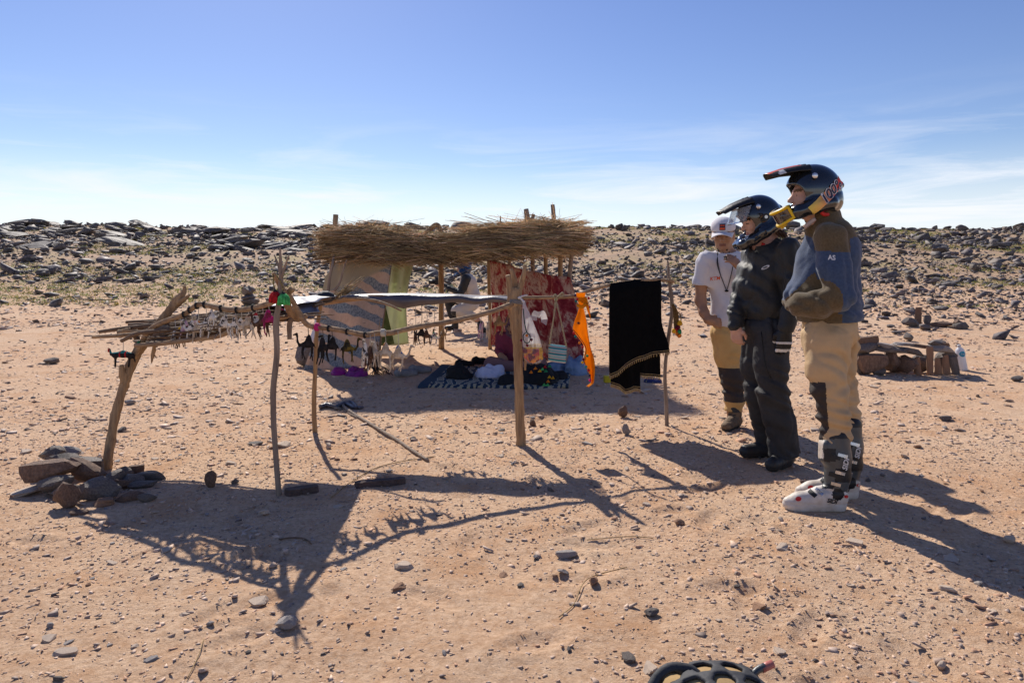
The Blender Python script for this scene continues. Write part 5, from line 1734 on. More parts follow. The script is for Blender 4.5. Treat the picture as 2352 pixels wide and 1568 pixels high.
    for s_ in (-1, 1):
        a = np.linspace(0, 6.283, 17)[:-1]; disc = np.stack([np.cos(a), np.sin(a)], 1)
        decal('pivot_cover', disc * .024, [list(range(16))], (.0, s_ * .3, -.005), (1, 0, 0), (0, 0, 1), (0, -s_, 0), hf, M_MATK, h_, .005)
        decal('pivot_button', disc * .011, [list(range(16))], (.0, s_ * .3, -.005), (1, 0, 0), (0, 0, 1), (0, -s_, 0), hf, M_BUCKLE, h_, .008)
    mb = MB(); mb.tube([(.035, .07, -.17), (.05, .06, -.20), (.055, .04, -.225)], [.012, .014, .008], 7, 3); ob('chin_strap', mb.mesh('chin_strap'), M_REDP, h_)
    # hair at the nape
    mb = MB(); rr = np.random.default_rng(3)
    for i in range(70):
        a = rr.uniform(-1.2, 1.2)
        s0 = np.array((-.105 * math.cos(a) - .01, .10 * math.sin(a), -.10))
        e = s0 + np.array((-.02 + rr.normal(0, .012), rr.normal(0, .012), -.065 + rr.normal(0, .015)))
        mb.tube([s0, (s0 + e) / 2 + rr.normal(0, .006, 3), e], [.005, .0045, .001], 4, 2)
    ob('hair', mb.mesh('hair'), M_HAIR, h_)
    # chest logo
    V2, F = text_geo('fox', .03, .3)
    a = np.linspace(0, 6.283, 13)[:-1]
    el_ = np.stack([np.cos(a) * .026 + .012 * np.sin(a), np.sin(a) * .011], 1)
    decal('chest_logo', el_, [list(range(12))], qray(Q, 1758, 614)[0], (1, 0, .25), (-.2, 0, 1), qray(Q, 1758, 614)[1], fj, M_WHITEPR, jo, .003)
    el2 = np.stack([np.cos(a) * .016 + .007 * np.sin(a), np.sin(a) * .005], 1)
    decal('chest_logo_inner', el2, [list(range(12))], qray(Q, 1758, 614)[0], (1, 0, .25), (-.2, 0, 1), qray(Q, 1758, 614)[1], fj, M_BLACKCLOTH, jo, .005)
rider_black()

# ------------------------------------------------------------------ man in white T-shirt and cap
def man_cap():
    root, Q = person_root(1690, 5.6, 'man in white T-shirt and white cap looking down, hand raised, ochre trousers')
    hc = np.array(Q(1661, 540)); Rm = rotm((-.36, -.9, -.24)); sc = 1.06
    hd = lambda p: tolocal(head_sdf(False), hc, Rm)(((p - _v(hc)) / sc) + _v(hc)) * sc
    al = [(Q(1711, 603, .02), .062), (Q(1724, 668, .0), .046), (Q(1721, 685, -.03), .044), (Q(1711, 645, -.18), .036), (Q(1702, 616, -.27), .029)]
    ar = [(Q(1622, 603, -.02), .062), (Q(1611, 650, .0), .048), (Q(1609, 690, .0), .043), (Q(1617, 718, -.06), .036), (Q(1626, 735, -.10), .030)]
    hand_l = hand_sdf(Q(1702, 616, -.27), (-.72, -.1, .7), (.45, -.85, .35), -1, .55, 1.05)
    hand_r = hand_sdf(Q(1626, 735, -.10), (1, .05, -.25), (-.1, -1, .2), 1, .35, 1.0)
    body = U(.03, hd, cone(Q(1668, 555, .02), Q(1674, 590, .05), .06, .072), cone(Q(1672, 600, .02), Q(1680, 740), .11, .11), chain(al, .03), chain(ar, .03), hand_l, hand_r,
             chain([(Q(1665, 770), .09), (Q(1682, 870), .06), (Q(1683, 960), .045)]), chain([(Q(1705, 770, .05), .09), (Q(1728, 870, .05), .06), (Q(1745, 960, .08), .045)]))
    def zn(p):
        z = head_zone(hc, Rm, sc, p)
        q = ((p - hc) @ Rm) / sc
        beard = (q[:, 0] > .02) & (q[:, 2] < -.068) & (np.abs(q[:, 1]) < .05) & (q[:, 2] > -.13) & (VN(q[:, 0] * 60, q[:, 1] * 60, q[:, 2] * 60) > .05) & (q[:, 2] < -.088)
        side = (np.abs(q[:, 1]) > .055) & (q[:, 0] < .012) & (q[:, 2] > .005) & (np.linalg.norm(p - hc, axis=1) < .16) & ~((np.abs(q[:, 1]) > .076))
        z[beard | side] = 2
        return z
    sdf_obj('body', body, (-.34, -.45, .05), (.26, .26, 1.78), .0072, [M_SKIND, M_LIPD, M_BROW], root, zone=zn)
    # T-shirt
    fw = Vector((-.25, -.97, 0)).normalized()
    rot = Matrix(((fw.x, -fw.y, 0), (fw.y, fw.x, 0), (0, 0, 1)))
    tor = U(.07, ell(Q(1668, 625), (.128, .205, .20), rot), ell(Q(1678, 700), (.125, .165, .20), rot), cone(Q(1676, 740), Q(1680, 765), .135, .145))
    slr = chain([(Q(1624, 600, -.02), .085), (Q(1612, 655, .0), .080)], .03)
    sll = chain([(Q(1710, 600, .02), .082), (Q(1722, 655, .0), .078)], .03)
    cutr = half(Q(1611, 656), (-.12, 0, -1)); cutl = half(Q(1722, 660), (.12, 0, -1))
    ts = U(.03, tor, inter(slr, cutr), inter(sll, cutl))
    tw = wrinkle(crease(ts, .026, (7, 7, 6), 21.0, .8), .003, (12, 12, 12), 21.0, 2)
    def ft(p):
        a = .006 * np.sin(p[:, 0] * 40 + p[:, 2] * 22) * smooth(1.35, .95, p[:, 2])
        d = tw(p) + a
        d = np.maximum(d, half(Q(1680, 751), (-.12, 0, -1))(p))
        return np.maximum(d, -ell(Q(1668, 572, -.02), (.080, .080, .055))(p))
    tso = sdf_obj('t_shirt', ft, (-.36, -.32, .78), (.30, .32, 1.52), .007, M_WHITET, root)
    V2, F = text_geo('KTM', .040, .2, .015)
    decal('shirt_lettering', V2, F, qray(Q, 1642, 640)[0], (1, 0, .10), (-.1, 0, 1), qray(Q, 1642, 640)[1], ft, M_ORANGE, tso, .004)
    # lanyard
    rd = lambda pts, f, off: np.vstack([march(qray(Q, x, y, -.6)[0][None], qray(Q, x, y, -.6)[1], f, 1.2, off) for x, y in pts])
    pl = rd([(1648, 580), (1648, 605), (1655, 632), (1669, 668)], ft, .005)
    pr = rd([(1669, 668), (1677, 640), (1684, 610), (1690, 588)], ft, .005)
    mb = MB(); mb.tube(list(pl), [.006, .006, .003, .003], 5, 4); mb.tube(list(pr), [.003, .003, .003, .006], 5, 4); mb.ball(pl[-1], (.017, .012, .009), 8, 6)
    ob('lanyard', mb.mesh('lanyard'), M_CORD, root)
    # trousers
    lr = chain([(Q(1664, 765), .112), (Q(1672, 815), .100), (Q(1680, 865), .086), (Q(1686, 915), .078), (Q(1685, 940), .072)], .03)
    ll = chain([(Q(1702, 765, .04), .112), (Q(1716, 815, .05), .096), (Q(1726, 870, .05), .08), (Q(1738, 945, .08), .07)], .03)
    tw2 = wrinkle(crease(U(.03, ell(Q(1682, 760), (.11, .16, .10), rot), lr, ll), .036, (5, 5, 9), 30.0, .4), .004, (12, 12, 14), 30.0, 2)
    def ftr(p):
        a = .007 * np.sin(p[:, 2] * 90 + p[:, 0] * 20) * np.exp(-((p[:, 2] - Q(0, 900)[2]) / .12) ** 2)
        return np.maximum(tw2(p) + a, half(Q(1685, 943), (0, 0, -1))(p))
    sdf_obj('trousers', ftr, (-.30, -.28, .10), (.36, .30, .98), .0075, [M_OCHRE, M_KNEE], root,
            zone=lambda p: ((p[:, 2] < Q(0, 842)[2]) & (p[:, 2] > Q(0, 920)[2] ) & (p[:, 1] < .02 + .05 * (p[:, 0] > .1))).astype(int))
    for x, y, dd, toe in ((1687, 984, -.02, (-.62, -.78)), (1752, 990, .06, (-.2, -.98))):
        sp = np.array(Q(x, y, dd)); sz = hz1(root.location.x + sp[0], root.location.y + sp[1]) - root.location.z - .004
        t_ = np.array([toe[0], toe[1], 0]); s0 = np.array([sp[0], sp[1], sz])
        sh = U(.03, chain([(s0 + t_ * -.05 + (0, 0, .05), .047), (s0 + t_ * .08 + (0, 0, .055), .047), (s0 + t_ * .17 + (0, 0, .04), .044)], .03), cone(s0 + (0, 0, .06), s0 + t_ * -.01 + (0, 0, .17), .052, .058))
        so_ = sdf_obj('boot', lambda p, sh=sh, sz=sz: np.maximum(wrinkle(sh, .004, (40, 40, 40), 3)(p) + .004 * np.exp(-((p[:, 2] - sz - .03) / .004) ** 2), sz - p[:, 2]), *bbox_of([s0 - .22, s0 + .22], .03), .007, [M_HIKE, M_SOLE, M_BOOTK], root,
                zone=lambda p, sz=sz: np.where(p[:, 2] < sz + .03, 1, np.where(p[:, 2] > sz + .135, 2, 0)))
        mb = MB()
        for k in range(4):
            c = s0 + t_ * (.05 + .025 * k) + np.array((0, 0, .115 - .012 * k)); n_ = np.array([-t_[1], t_[0], 0])
            mb.tube([c - n_ * .03, c + np.array((0, 0, .006)), c + n_ * .03], .0035, 4, 2)
        ob('laces', mb.mesh('laces'), M_CORD, so_)
    # cap
    crown = U(.01, ell((-.012, 0, .062), (.114, .093, .078)))
    def fc(p):
        d = np.maximum(crown(p), -(p[:, 2] - .040))
        d = np.maximum(d, -ell((-.012, 0, .055), (.106, .085, .072))(p))
        d = d + .0015 * np.exp(-((np.abs(p[:, 1])) / .002) ** 2)
        return d
    cap = sdf_obj('cap', lambda p: fc(p / sc) * sc, np.array((-.16, -.13, .0)) * sc, np.array((.14, .13, .17)) * sc, .0055, M_WHITET, root)
    cap.matrix_local = Matrix.Translation(Vector(hc)) @ Matrix(Rm.tolist()).to_4x4()
    uv_sheet('cap_brim', lambda u, v: ((.060 + .112 * v * (1 - .30 * (2 * u - 1) ** 2) - .05 * (2 * u - 1) ** 2 * (1 - v)) * sc, (2 * u - 1) * .080 * (1 - .08 * v) * sc, (.046 - .012 * v - .030 * (2 * u - 1) ** 2) * sc), 18, 12, M_WHITET, cap, thick=.004)
    for nm, w, h_, cz, m_ in (('cap_patch', .046, .050, .084, mat('navy_patch', (.03, .025, .05), .7, bump=0)), ('cap_patch_print', .040, .017, .073, M_ORANGE), ('cap_patch_print', .034, .010, .096, M_ORANGE)):
        V2, F = quad_grid(w, h_, 6, 4)
        decal(nm, V2, F, (.3, .004, cz * 1.02), (0, 1, 0), (0, 0, 1), (-1, 0, 0), lambda p: fc(p / sc) * sc, m_, cap, .003 if nm == 'cap_patch' else .005)
man_cap()

# ------------------------------------------------------------------ crouching photographer behind the shelter
def photographer():
    root, Q = person_root(1062, 12.7, 'crouching rider in pale vest and dark helmet pointing a camera behind the shelter')
    M_VEST = mat('pale_riding_jacket', (.60, .54, .47), .85, (.50, .45, .40), scale=5, bump=.4, bscale=14, dist=.02)
    M_BLUEH = mat('blue_black_shell', (.02, .05, .12), .15, bump=0, coat=.5)
    hc = np.array(Q(1063, 613)); Rm = rotm((-1, 0, -.18))
    hh = hc + np.array((0, 0, -.028))
    al = [(Q(1070, 640, -.17), .075), (Q(1058, 674, -.2), .062), (Q(1032, 662, -.12), .05), (Q(1018, 652, -.04), .038)]
    ar = [(Q(1070, 640, .17), .075), (Q(1055, 672, .2), .06), (Q(1018, 652, .06), .038)]
    hl = hand_sdf(Q(1018, 652, -.04), (-1, .3, .2), (.1, -1, .3), 1, .7, 1.05); hr = hand_sdf(Q(1018, 652, .06), (-1, -.3, .2), (.1, 1, .3), -1, .7, 1.05)
    body = U(.03, tolocal(head_sdf(), hh, Rm), cone(Q(1068, 630), Q(1075, 650), .07, .1), cone(Q(1075, 650), Q(1085, 690), .12, .12), chain([(q, r * .7) for q, r in al]), chain([(q, r * .7) for q, r in ar]), hl, hr,
             chain([(Q(1085, 697, .1), .08), (Q(1030, 684, .15), .055), (Q(1043, 738, .15), .045)]), chain([(Q(1085, 700, -.1), .08), (Q(1046, 716, -.15), .055), (Q(1098, 734, -.15), .045)]))
    sdf_obj('body', body, (-.6, -.4, -.02), (.42, .42, 1.3), .013, [M_SKIN, M_LIP, M_BROW], root, zone=lambda p: head_zone(hh, Rm, 1, p))
    arms = U(.03, chain(al, .03), chain(ar, .03))
    tor = U(.07, ell(Q(1078, 653), (.15, .205, .18)), ell(Q(1086, 680), (.15, .19, .16)), ell(Q(1070, 640), (.11, .18, .11)))
    jk = wrinkle(U(.03, tor, arms), .012, (7, 7, 10), 4, 3)
    jo = sdf_obj('jacket', lambda p: np.maximum(jk(p), half(Q(1016, 0), (-1, 0, 0))(p)), (-.5, -.4, .25), (.42, .42, 1.12), .011, [M_VEST, M_BLACKCLOTH], root, zone=lambda p: (arms(p) < .022).astype(int))
    legs = U(.03, chain([(Q(1085, 695, .1), .115), (Q(1029, 684, .15), .085), (Q(1040, 728, .15), .075)], .03), chain([(Q(1085, 700, -.1), .115), (Q(1048, 714, -.16), .09), (Q(1090, 728, -.15), .075)], .03), ell(Q(1086, 698), (.13, .17, .11)))
    sdf_obj('trousers', wrinkle(legs, .012, (8, 8, 10), 8, 3), (-.5, -.42, 0.02), (.42, .42, .75), .011, [M_VEST, M_CHARCOAL, M_BLACKCLOTH], root,
            zone=lambda p: np.where((p[:, 1] > .05) & (p[:, 0] < .05), 1, np.where((p[:, 0] < Q(1050, 0)[0]) & (p[:, 2] < Q(0, 713)[2]), 2, 0)))
    for x, y, dd, e in ((1046, 742, .15, (-.16, 0)), (1104, 740, -.15, (.13, .02))):
        sp = np.array(Q(x, y, dd)); sz = hz1(root.location.x + sp[0], root.location.y + sp[1]) - root.location.z - .004
        s0 = np.array([sp[0], sp[1], sz])
        sh = U(.03, cone(s0 + (0, 0, .05), s0 + np.array((e[0], e[1], .04)), .05, .045), cone(s0 + (0, 0, .05), s0 + (0, 0, .16), .055, .065))
        sdf_obj('boot', lambda p, sh=sh, sz=sz: np.maximum(sh(p), sz - p[:, 2]), *bbox_of([s0 - .25, s0 + .25], .02), .011, M_BOOTK, root)
    helmet(root, hc, Rm, 1.02, M_BLUEH, None, True, .01)
    # camera
    cam_c = Vector(root.location) + Vector(Q(1004, 648))
    cm = empty('photo_camera', cam_c - Vector((0, 0, .06)), 'black photo camera held up by the crouching rider', 'camera')
    mb = MB(); mb.box(cam_c, (.075, .14, .095)); mb.box(cam_c + Vector((0, 0, .06)), (.06, .06, .035), None, .7)
    part('camera_body', mb, M_MATK, cm, False)
    mb = MB(); mb.tube([cam_c + Vector((-.03, 0, 0)), cam_c + Vector((-.15, 0, .003))], [.038, .042], 14, 2); part('lens', mb, M_MATK, cm)
photographer()

# ------------------------------------------------------------------ seated vendor under the thatch
def vendor():
    root, Q = person_root(1182, 8.9, 'vendor sitting cross-legged on the rug in maroon top and dark headscarf')
    M_MAROON = mat('maroon_knit', (.24, .038, .065), .9, (.17, .026, .046), scale=8, bump=.5, bscale=30, dist=.01)
    M_PINKB = mat('dusty_pink_cloth', (.24, .13, .125), .9, (.19, .10, .10), scale=6, bump=.4, bscale=18, dist=.02)
    M_SCARF = mat('dark_headscarf', (.05, .03, .05), .9, (.14, .07, .09), scale=5, bump=.4, bscale=24, ramp=(.5, .56), stretch=(1, 1, 4))
    hc = np.array(Q(1176, 745, -.08)); Rm = rotm((-.1, -.9, -.35))
    hd = tolocal(head_sdf(False, False), hc, Rm)
    al = [(Q(1148, 772), .07), (Q(1146, 805, -.05), .056), (Q(1150, 815, -.22), .045)]
    ar = [(Q(1216, 772), .07), (Q(1220, 805, -.05), .056), (Q(1205, 815, -.22), .045)]
    hl = hand_sdf(Q(1150, 815, -.22), (.5, -.7, -.3), (-.3, -.5, 1), -1, .6); hr = hand_sdf(Q(1205, 815, -.22), (-.5, -.7, -.3), (.3, -.5, 1), 1, .6)
    kl = [(Q(1165, 838), .1), (Q(1130, 836, -.38), .085), (Q(1190, 846, -.42), .07)]; kr = [(Q(1205, 838), .1), (Q(1240, 836, -.38), .085), (Q(1180, 846, -.36), .07)]
    body = U(.03, hd, cone(Q(1178, 757, -.04), Q(1181, 772), .055, .065), cone(Q(1181, 785), Q(1182, 830), .11, .11), chain([(q, r * .7) for q, r in al]), chain([(q, r * .7) for q, r in ar]), hl, hr,
             chain([(q, r * .6) for q, r in kl]), chain([(q, r * .6) for q, r in kr]))
    sdf_obj('body', body, (-.5, -.62, -.02), (.5, .3, .95), .011, [M_SKIND, M_LIPD, M_BROW], root, zone=lambda p: head_zone(hc, Rm, 1, p))
    top = wrinkle(U(.05, ell(Q(1182, 790), (.20, .14, .19)), chain(al, .03), chain(ar, .03), ell(Q(1182, 825), (.19, .15, .11))), .010, (8, 8, 10), 3, 3)
    sdf_obj('top', lambda p: np.maximum(np.maximum(top(p), -ell(Q(1180, 758, -.03), (.085, .085, .05))(p)), half(Q(1180, 800, -.225), (0, -1, 0))(p)), (-.4, -.4, .08), (.4, .3, .75), .009, M_MAROON, root)
    sk = wrinkle(U(.06, chain(kl, .04), chain(kr, .04), ell(Q(1183, 846, -.1), (.24, .26, .09))), .014, (7, 7, 7), 13, 3)
    sdf_obj('skirt', lambda p: np.maximum(sk(p), .004 - p[:, 2]), (-.55, -.65, -.02), (.55, .35, .32), .013, M_PINKB, root)
    # headscarf: shell round the head with a face opening, falling on the shoulders
    scf = U(.03, tolocal(ell((-.012, 0, .02), (.112, .093, .112)), hc, Rm), cone(hc + np.array((0, .02, -.06)), np.array(Q(1180, 768, -.02)), .085, .115))
    face = tolocal(ell((.10, 0, -.012), (.07, .05, .05)), hc, Rm)
    sdf_obj('headscarf', lambda p: np.maximum(np.maximum(wrinkle(scf, .006, (14, 14, 20), 6)(p), -face(p)), -hd(p) - .004 + 0 * p[:, 0]), hc - .24, hc + .24, .008, M_SCARF, root)
vendor()

# ================================================================== GOODS ON THE STALL
def camel_variant(seed, humps=1, splay=.02):
    r = np.random.default_rng(seed)
    legs = []
    for sx in (-1, 1):
        for sy in (-1, 1):
            e = (sx * (.030 + r.normal(0, .006)) + r.normal(0, splay * .5), sy * (.010 + abs(r.normal(0, splay * .4))), -.075 + r.normal(0, .004))
            legs.append(chain([((sx * .026, sy * .009, -.005), .0078), ((sx * .029, sy * .011, -.04), .0048), (e, .0042)], .006))
    nk = r.normal(0, .006)
    neck = chain([((.030, 0, .004), .0105), ((.050, 0, -.002), .0075), ((.064, 0, .018), .0062), ((.066 + nk, 0, .048), .0056), ((.070 + nk, 0, .060), .0066), ((.090 + nk, 0, .054), .0045)], .006)
    tail = chain([((-.036, 0, .006), .004), ((-.048, 0, -.012), .0028)], .003)
    body = U(.018, ell((0, 0, .004), (.040, .0165, .0185)), ell((-.002, 0, .026), (.018, .012, .026)), cone((-.002, 0, .036), (-.002, 0, .054), .010, .005))
    f = U(.006, body, neck, tail, *legs)
    V, Q = mesh_sdf(f, (-.07, -.05, -.095), (.11, .05, .075), .0043)
    return V, Q
CAMV = [camel_variant(i, 1, .016 + .012 * (i % 3)) for i in range(4)]
def fur(name, c1, c2, ramp=(.45, .55), sc=40): return mat(name, c1, .9, c2, scale=sc, ramp=ramp, bump=.8, bscale=220, dist=.004)
F_SPECK = fur('speckled_wool', (.72, .66, .58), (.05, .04, .04), (.43, .48))
F_CREAM = fur('cream_wool', (.60, .50, .38), (.42, .33, .24))
F_BROWN = fur('brown_wool', (.13, .07, .04), (.06, .03, .02))
F_BLACK = fur('black_wool', (.025, .02, .02), (.012, .01, .01))
F_TAN = fur('tan_wool', (.33, .21, .10), (.2, .12, .06))
F_MAG = fur('magenta_wool', (.40, .02, .14), (.18, .02, .05))
F_LILAC = fur('lilac_wool', (.45, .22, .36), (.5, .42, .4), (.45, .55))
F_OLIVE = fur('olive_black_wool', (.16, .11, .02), (.02, .018, .012), (.45, .6))
F_GREENB = fur('green_black_wool', (.02, .14, .07), (.012, .01, .012), (.55, .62), 25)
PM = {k: fur('pompom_' + k, c, tuple(q * .6 for q in c)) for k, c in dict(orange=(.80, .22, .02), yellow=(.80, .42, .02), red=(.55, .02, .025), green=(.03, .30, .12), blue=(.03, .10, .30), pink=(.70, .02, .22), navy=(.02, .02, .08), lime=(.10, .55, .16), maroon=(.16, .01, .03), violet=(.16, .05, .25), teal=(.02, .25, .24)).items()}
CAM_MESH = {}
def camel(x, y, d, furm, deco, face, vi, sc, label, hang_y, rot=None, group='toy camels hung on strings'):
    """hangs with the body centre in direction (x,y); string up to the rail at height hang_y"""
    c = P(x, y, d)
    root = empty('toy_camel', c, label, 'toy camel', group)
    key = (vi, furm.name)
    if key not in CAM_MESH:
        me = fast_mesh('camel_body', *CAMV[vi]); me.polygons.foreach_set('use_smooth', [True] * len(me.polygons)); me.materials.append(furm); CAM_MESH[key] = me
    b = ob('camel_body', CAM_MESH[key], None, root)
    a = rot if rot is not None else (0 if face > 0 else math.pi) + random.uniform(-.5, .5)
    b.rotation_euler = (0, random.uniform(-.12, .12), a); sc *= .84; b.scale = (sc, sc, sc * 1.12)
    mb = MB(); top = P(x, hang_y, d)
    mb.tube([c + Vector((0, 0, .05 * sc)), (c + top) / 2 + Vector((.004, 0, 0)), top], .0022, 4, 3); part('hanging_string', mb, M_STRING if furm is not F_BLACK else M_CORD, root)
    if deco:
        mb = MB()
        for k, (dx, dz, rr) in enumerate(((0, .052, .013), (-.02, .018, .009), (.02, .018, .009)) if deco not in ('yellow', 'red') else ((0, .056, .014),)):
            mb.ball(c + Vector((dx * sc, 0, dz * sc)), rr * sc, 8, 6, .14, k)
        part('pompom', mb, PM[deco], root)
    return root
CL = [
 # along the left rail
 (402, 775, 4.32, F_SPECK, None, 1, 0, .85, 'small black and white speckled toy camel next to the yellow topped camel', 735, 1.2),
 (414, 772, 4.31, F_BROWN, 'yellow', 1, 1, 1.0, 'dark toy camel with a yellow tuft on its hump, hung from left rail', 727, None),
 (426, 757, 4.30, F_LILAC, None, 1, 2, 1.0, 'lilac and white toy camel hung from left rail', 722, None),
 (440, 757, 4.27, F_SPECK, None, -1, 3, 1.05, 'speckled toy camel hung between lilac camel and orange topped camel', 705, None),
 (455, 758, 4.25, F_CREAM, 'orange', 1, 0, 1.1, 'cream toy camel with bright orange tuft, hung from the left rail', 700, None),
 (473, 748, 4.22, F_SPECK, None, -1, 1, 1.05, 'speckled toy camel hung just after the orange tufted camel', 700, None),
 (487, 730, 4.19, F_SPECK, None, 1, 2, .95, 'black and white toy camel hung higher than its neighbours', 703, None),
 (514, 748, 4.15, F_SPECK, None, 1, 3, 1.0, 'white and black toy camel hung alone mid rail', 709, None),
 (540, 748, 4.10, F_SPECK, None, -1, 0, 1.05, 'speckled toy camel at start of the crowded row on left rail', 711, None),
 (554, 752, 4.08, F_SPECK, None, 1, 1, 1.0, 'speckled toy camel inside the crowded row on left rail', 711, None),
 (570, 746, 4.06, F_CREAM, 'orange', -1, 2, 1.1, 'cream toy camel with orange trim in the crowded row', 709, None),
 (588, 742, 4.03, F_SPECK, 'red', 1, 3, 1.05, 'speckled toy camel with a red tuft in the crowded row', 706, None),
 (603, 744, 4.00, F_BROWN, None, -1, 0, 1.1, 'brown toy camel beside the magenta camel', 701, None),
 (617, 735, 3.97, F_MAG, 'pink', 1, 1, 1.1, 'magenta and red toy camel beside the slim post', 697, None),
 # along the front right rail
 (707, 793, 4.10, F_BLACK, None, -1, 2, 1.15, 'black long-legged toy camel hung before the slim rear post', 744, None),
 (741, 800, 4.14, F_BLACK, None, 1, 3, 1.25, 'shaggy black toy camel dangling beside the slim rear post', 753, 1.3),
 (762, 797, 4.18, F_BLACK, None, -1, 0, 1.15, 'black toy camel facing the shaggy one under front rail', 755, None),
 (798, 802, 4.25, F_OLIVE, None, 1, 1, 1.15, 'black and olive toy camel hung alone under the front rail', 761, .15),
 (838, 812, 4.32, F_SPECK, None, -1, 2, 1.25, 'speckled toy camel in the tight bunch under front rail', 768, 1.9),
 (850, 818, 4.34, F_BROWN, None, 1, 3, 1.2, 'brown toy camel in the tight bunch under front rail', 768, 1.2),
 (860, 810, 4.36, F_CREAM, None, 1, 0, 1.25, 'cream toy camel in the tight bunch under front rail', 766, 2.1),
 (885, 812, 4.39, F_CREAM, 'orange', -1, 1, 1.3, 'cream toy camel with orange saddle trim under front rail', 764, math.pi + .1),
 (914, 818, 4.45, F_CREAM, 'blue', 1, 2, 1.3, 'cream toy camel with blue and violet tufts under front rail', 760, .2),
 # small ones behind, hung from the cloth strip rail
 (954, 775, 5.2, F_BROWN, None, 1, 3, .8, 'small brown toy camel seen end-on behind the front rail', 684, 1.5),
 (968, 768, 5.2, F_BLACK, None, -1, 0, 1.0, 'small black toy camel behind the front rail', 684, None),
 (980, 772, 5.2, F_BROWN, None, 1, 1, .9, 'small dark brown toy camel close behind the black one', 684, None),
 (997, 776, 5.2, F_SPECK, 'lime', 1, 2, .85, 'small toy camel with green blanket behind the front rail', 684, None),
 (1018, 768, 5.2, F_TAN, None, -1, 3, .8, 'small tan toy camel in front of the rear shelter post', 685, 1.1),
 (1104, 757, 5.15, F_LILAC, None, 1, 0, .9, 'small lilac toy camel hung near the red cloth', 687, 1.3),
 (1121, 757, 5.15, F_CREAM, None, 1, 1, .9, 'small cream toy camel hung at the edge of the red cloth', 687, 1.4),
 (1146, 744, 5.12, F_TAN, None, 1, 2, 1.15, 'tan toy camel hung against the red cloth', 688, None),
]
for c_ in CL:
    camel(*c_)
# long black-and-green beast at the far left
def beast():
    c = P(283, 815, 4.45)
    root = empty('toy_camel', c, 'long black and green woollen toy camel with red stripes, hung on the leaning post', 'toy camel', 'toy camels hung on strings')
    f = U(.012, chain([((-.055, 0, .0), .017), ((0, 0, .006), .020), ((.055, 0, -.004), .018)], .02), chain([((-.055, 0, .0), .012), ((-.078, 0, .005), .008), ((-.088, 0, .03), .006), ((-.092, 0, .036), .007), ((-.098, 0, .022), .005)], .006),
          cone((-.05, 0, -.005), (-.052, 0, -.075), .008, .006), cone((.045, 0, -.005), (.035, 0, -.075), .008, .006), cone((.068, 0, -.008), (.078, 0, -.045), .006, .004))
    o = sdf_obj('camel_body', f, (-.12, -.04, -.1), (.1, .04, .06), .0036, [F_BLACK, PM['teal'], PM['red']], root,
                zone=lambda p: np.where((np.abs(p[:, 0] + .012) < .004) | (np.abs(p[:, 0] - .022) < .004) | ((p[:, 0] < -.085)), 2, np.where(p[:, 2] > .012, 1, 0)))
    mb = MB(); mb.tube([c + Vector((0, 0, .02)), P(283, 784, 4.45)], .002, 4, 2); part('hanging_string', mb, M_STRING, root)
beast()
mb = MB(); mb.tube([P(355, 783, 4.4), P(354, 795, 4.4), P(351, 815, 4.4), P(348, 834, 4.4)], [.004, .011, .012, .003], 7, 4, .15)
mb.tube([P(352, 812, 4.4), P(360, 822, 4.4)], [.006, .002], 5, 3); mb.tube([P(354, 796, 4.4), P(363, 793, 4.4)], [.005, .003], 5, 3)
single('hanging_stick', mb, M_WOOD, 'knobbly brown stick hanging from green yarn by the leaning post', 'stick')

# tassels on the slim post
def tassel(c, m, label, n=90, r=.035, h=.062, seed=0):
    root = empty('tassel', c - Vector((0, 0, h)), label, 'tassel', 'big wool tassels on the slim post')
    mb = MB(); rs_ = np.random.default_rng(seed)
    for i in range(n):
        a = rs_.uniform(0, 6.28); q = math.sqrt(rs_.random())
        s0 = c + Vector((math.cos(a) * .010 * q, math.sin(a) * .010 * q, 0)); e = c + Vector((math.cos(a) * r * q, math.sin(a) * r * q, -h * rs_.uniform(.85, 1.05)))
        mid = c + Vector((math.cos(a) * r * .85 * q, math.sin(a) * r * .85 * q, -h * .35))
        mb.tube([s0, mid, e], [.004, .0045, .003], 4, 3)
    part('strands', mb, m, root)
    mb = MB(); mb.ball(c, .013, 10, 7, .05); part('knot', mb, M_CORD, root)
    return root
t1 = tassel(P(632, 670, 3.88), PM['red'], 'red wool tassel hanging by a cord on the slim front post', seed=1)
t2 = tassel(P(651, 675, 3.87), PM['lime'], 'bright green wool tassel hanging on the slim front post', seed=2)
mb = MB(); mb.tube([P(632, 670, 3.88), P(628, 650, 3.89), P(628, 630, 3.9)], .0035, 5, 4); part('cord', mb, M_OLIVECORD if 'M_OLIVECORD' in globals() else mat('gold_black_cord', (.30, .22, .06), .8, (.03, .03, .03), scale=120, ramp=(.48, .52)), t1)
mb = MB(); mb.tube([P(651, 675, 3.87), P(647, 652, 3.88), P(634, 630, 3.9)], .0035, 5, 4); part('cord', mb, MATS['gold_black_cord'], t2)

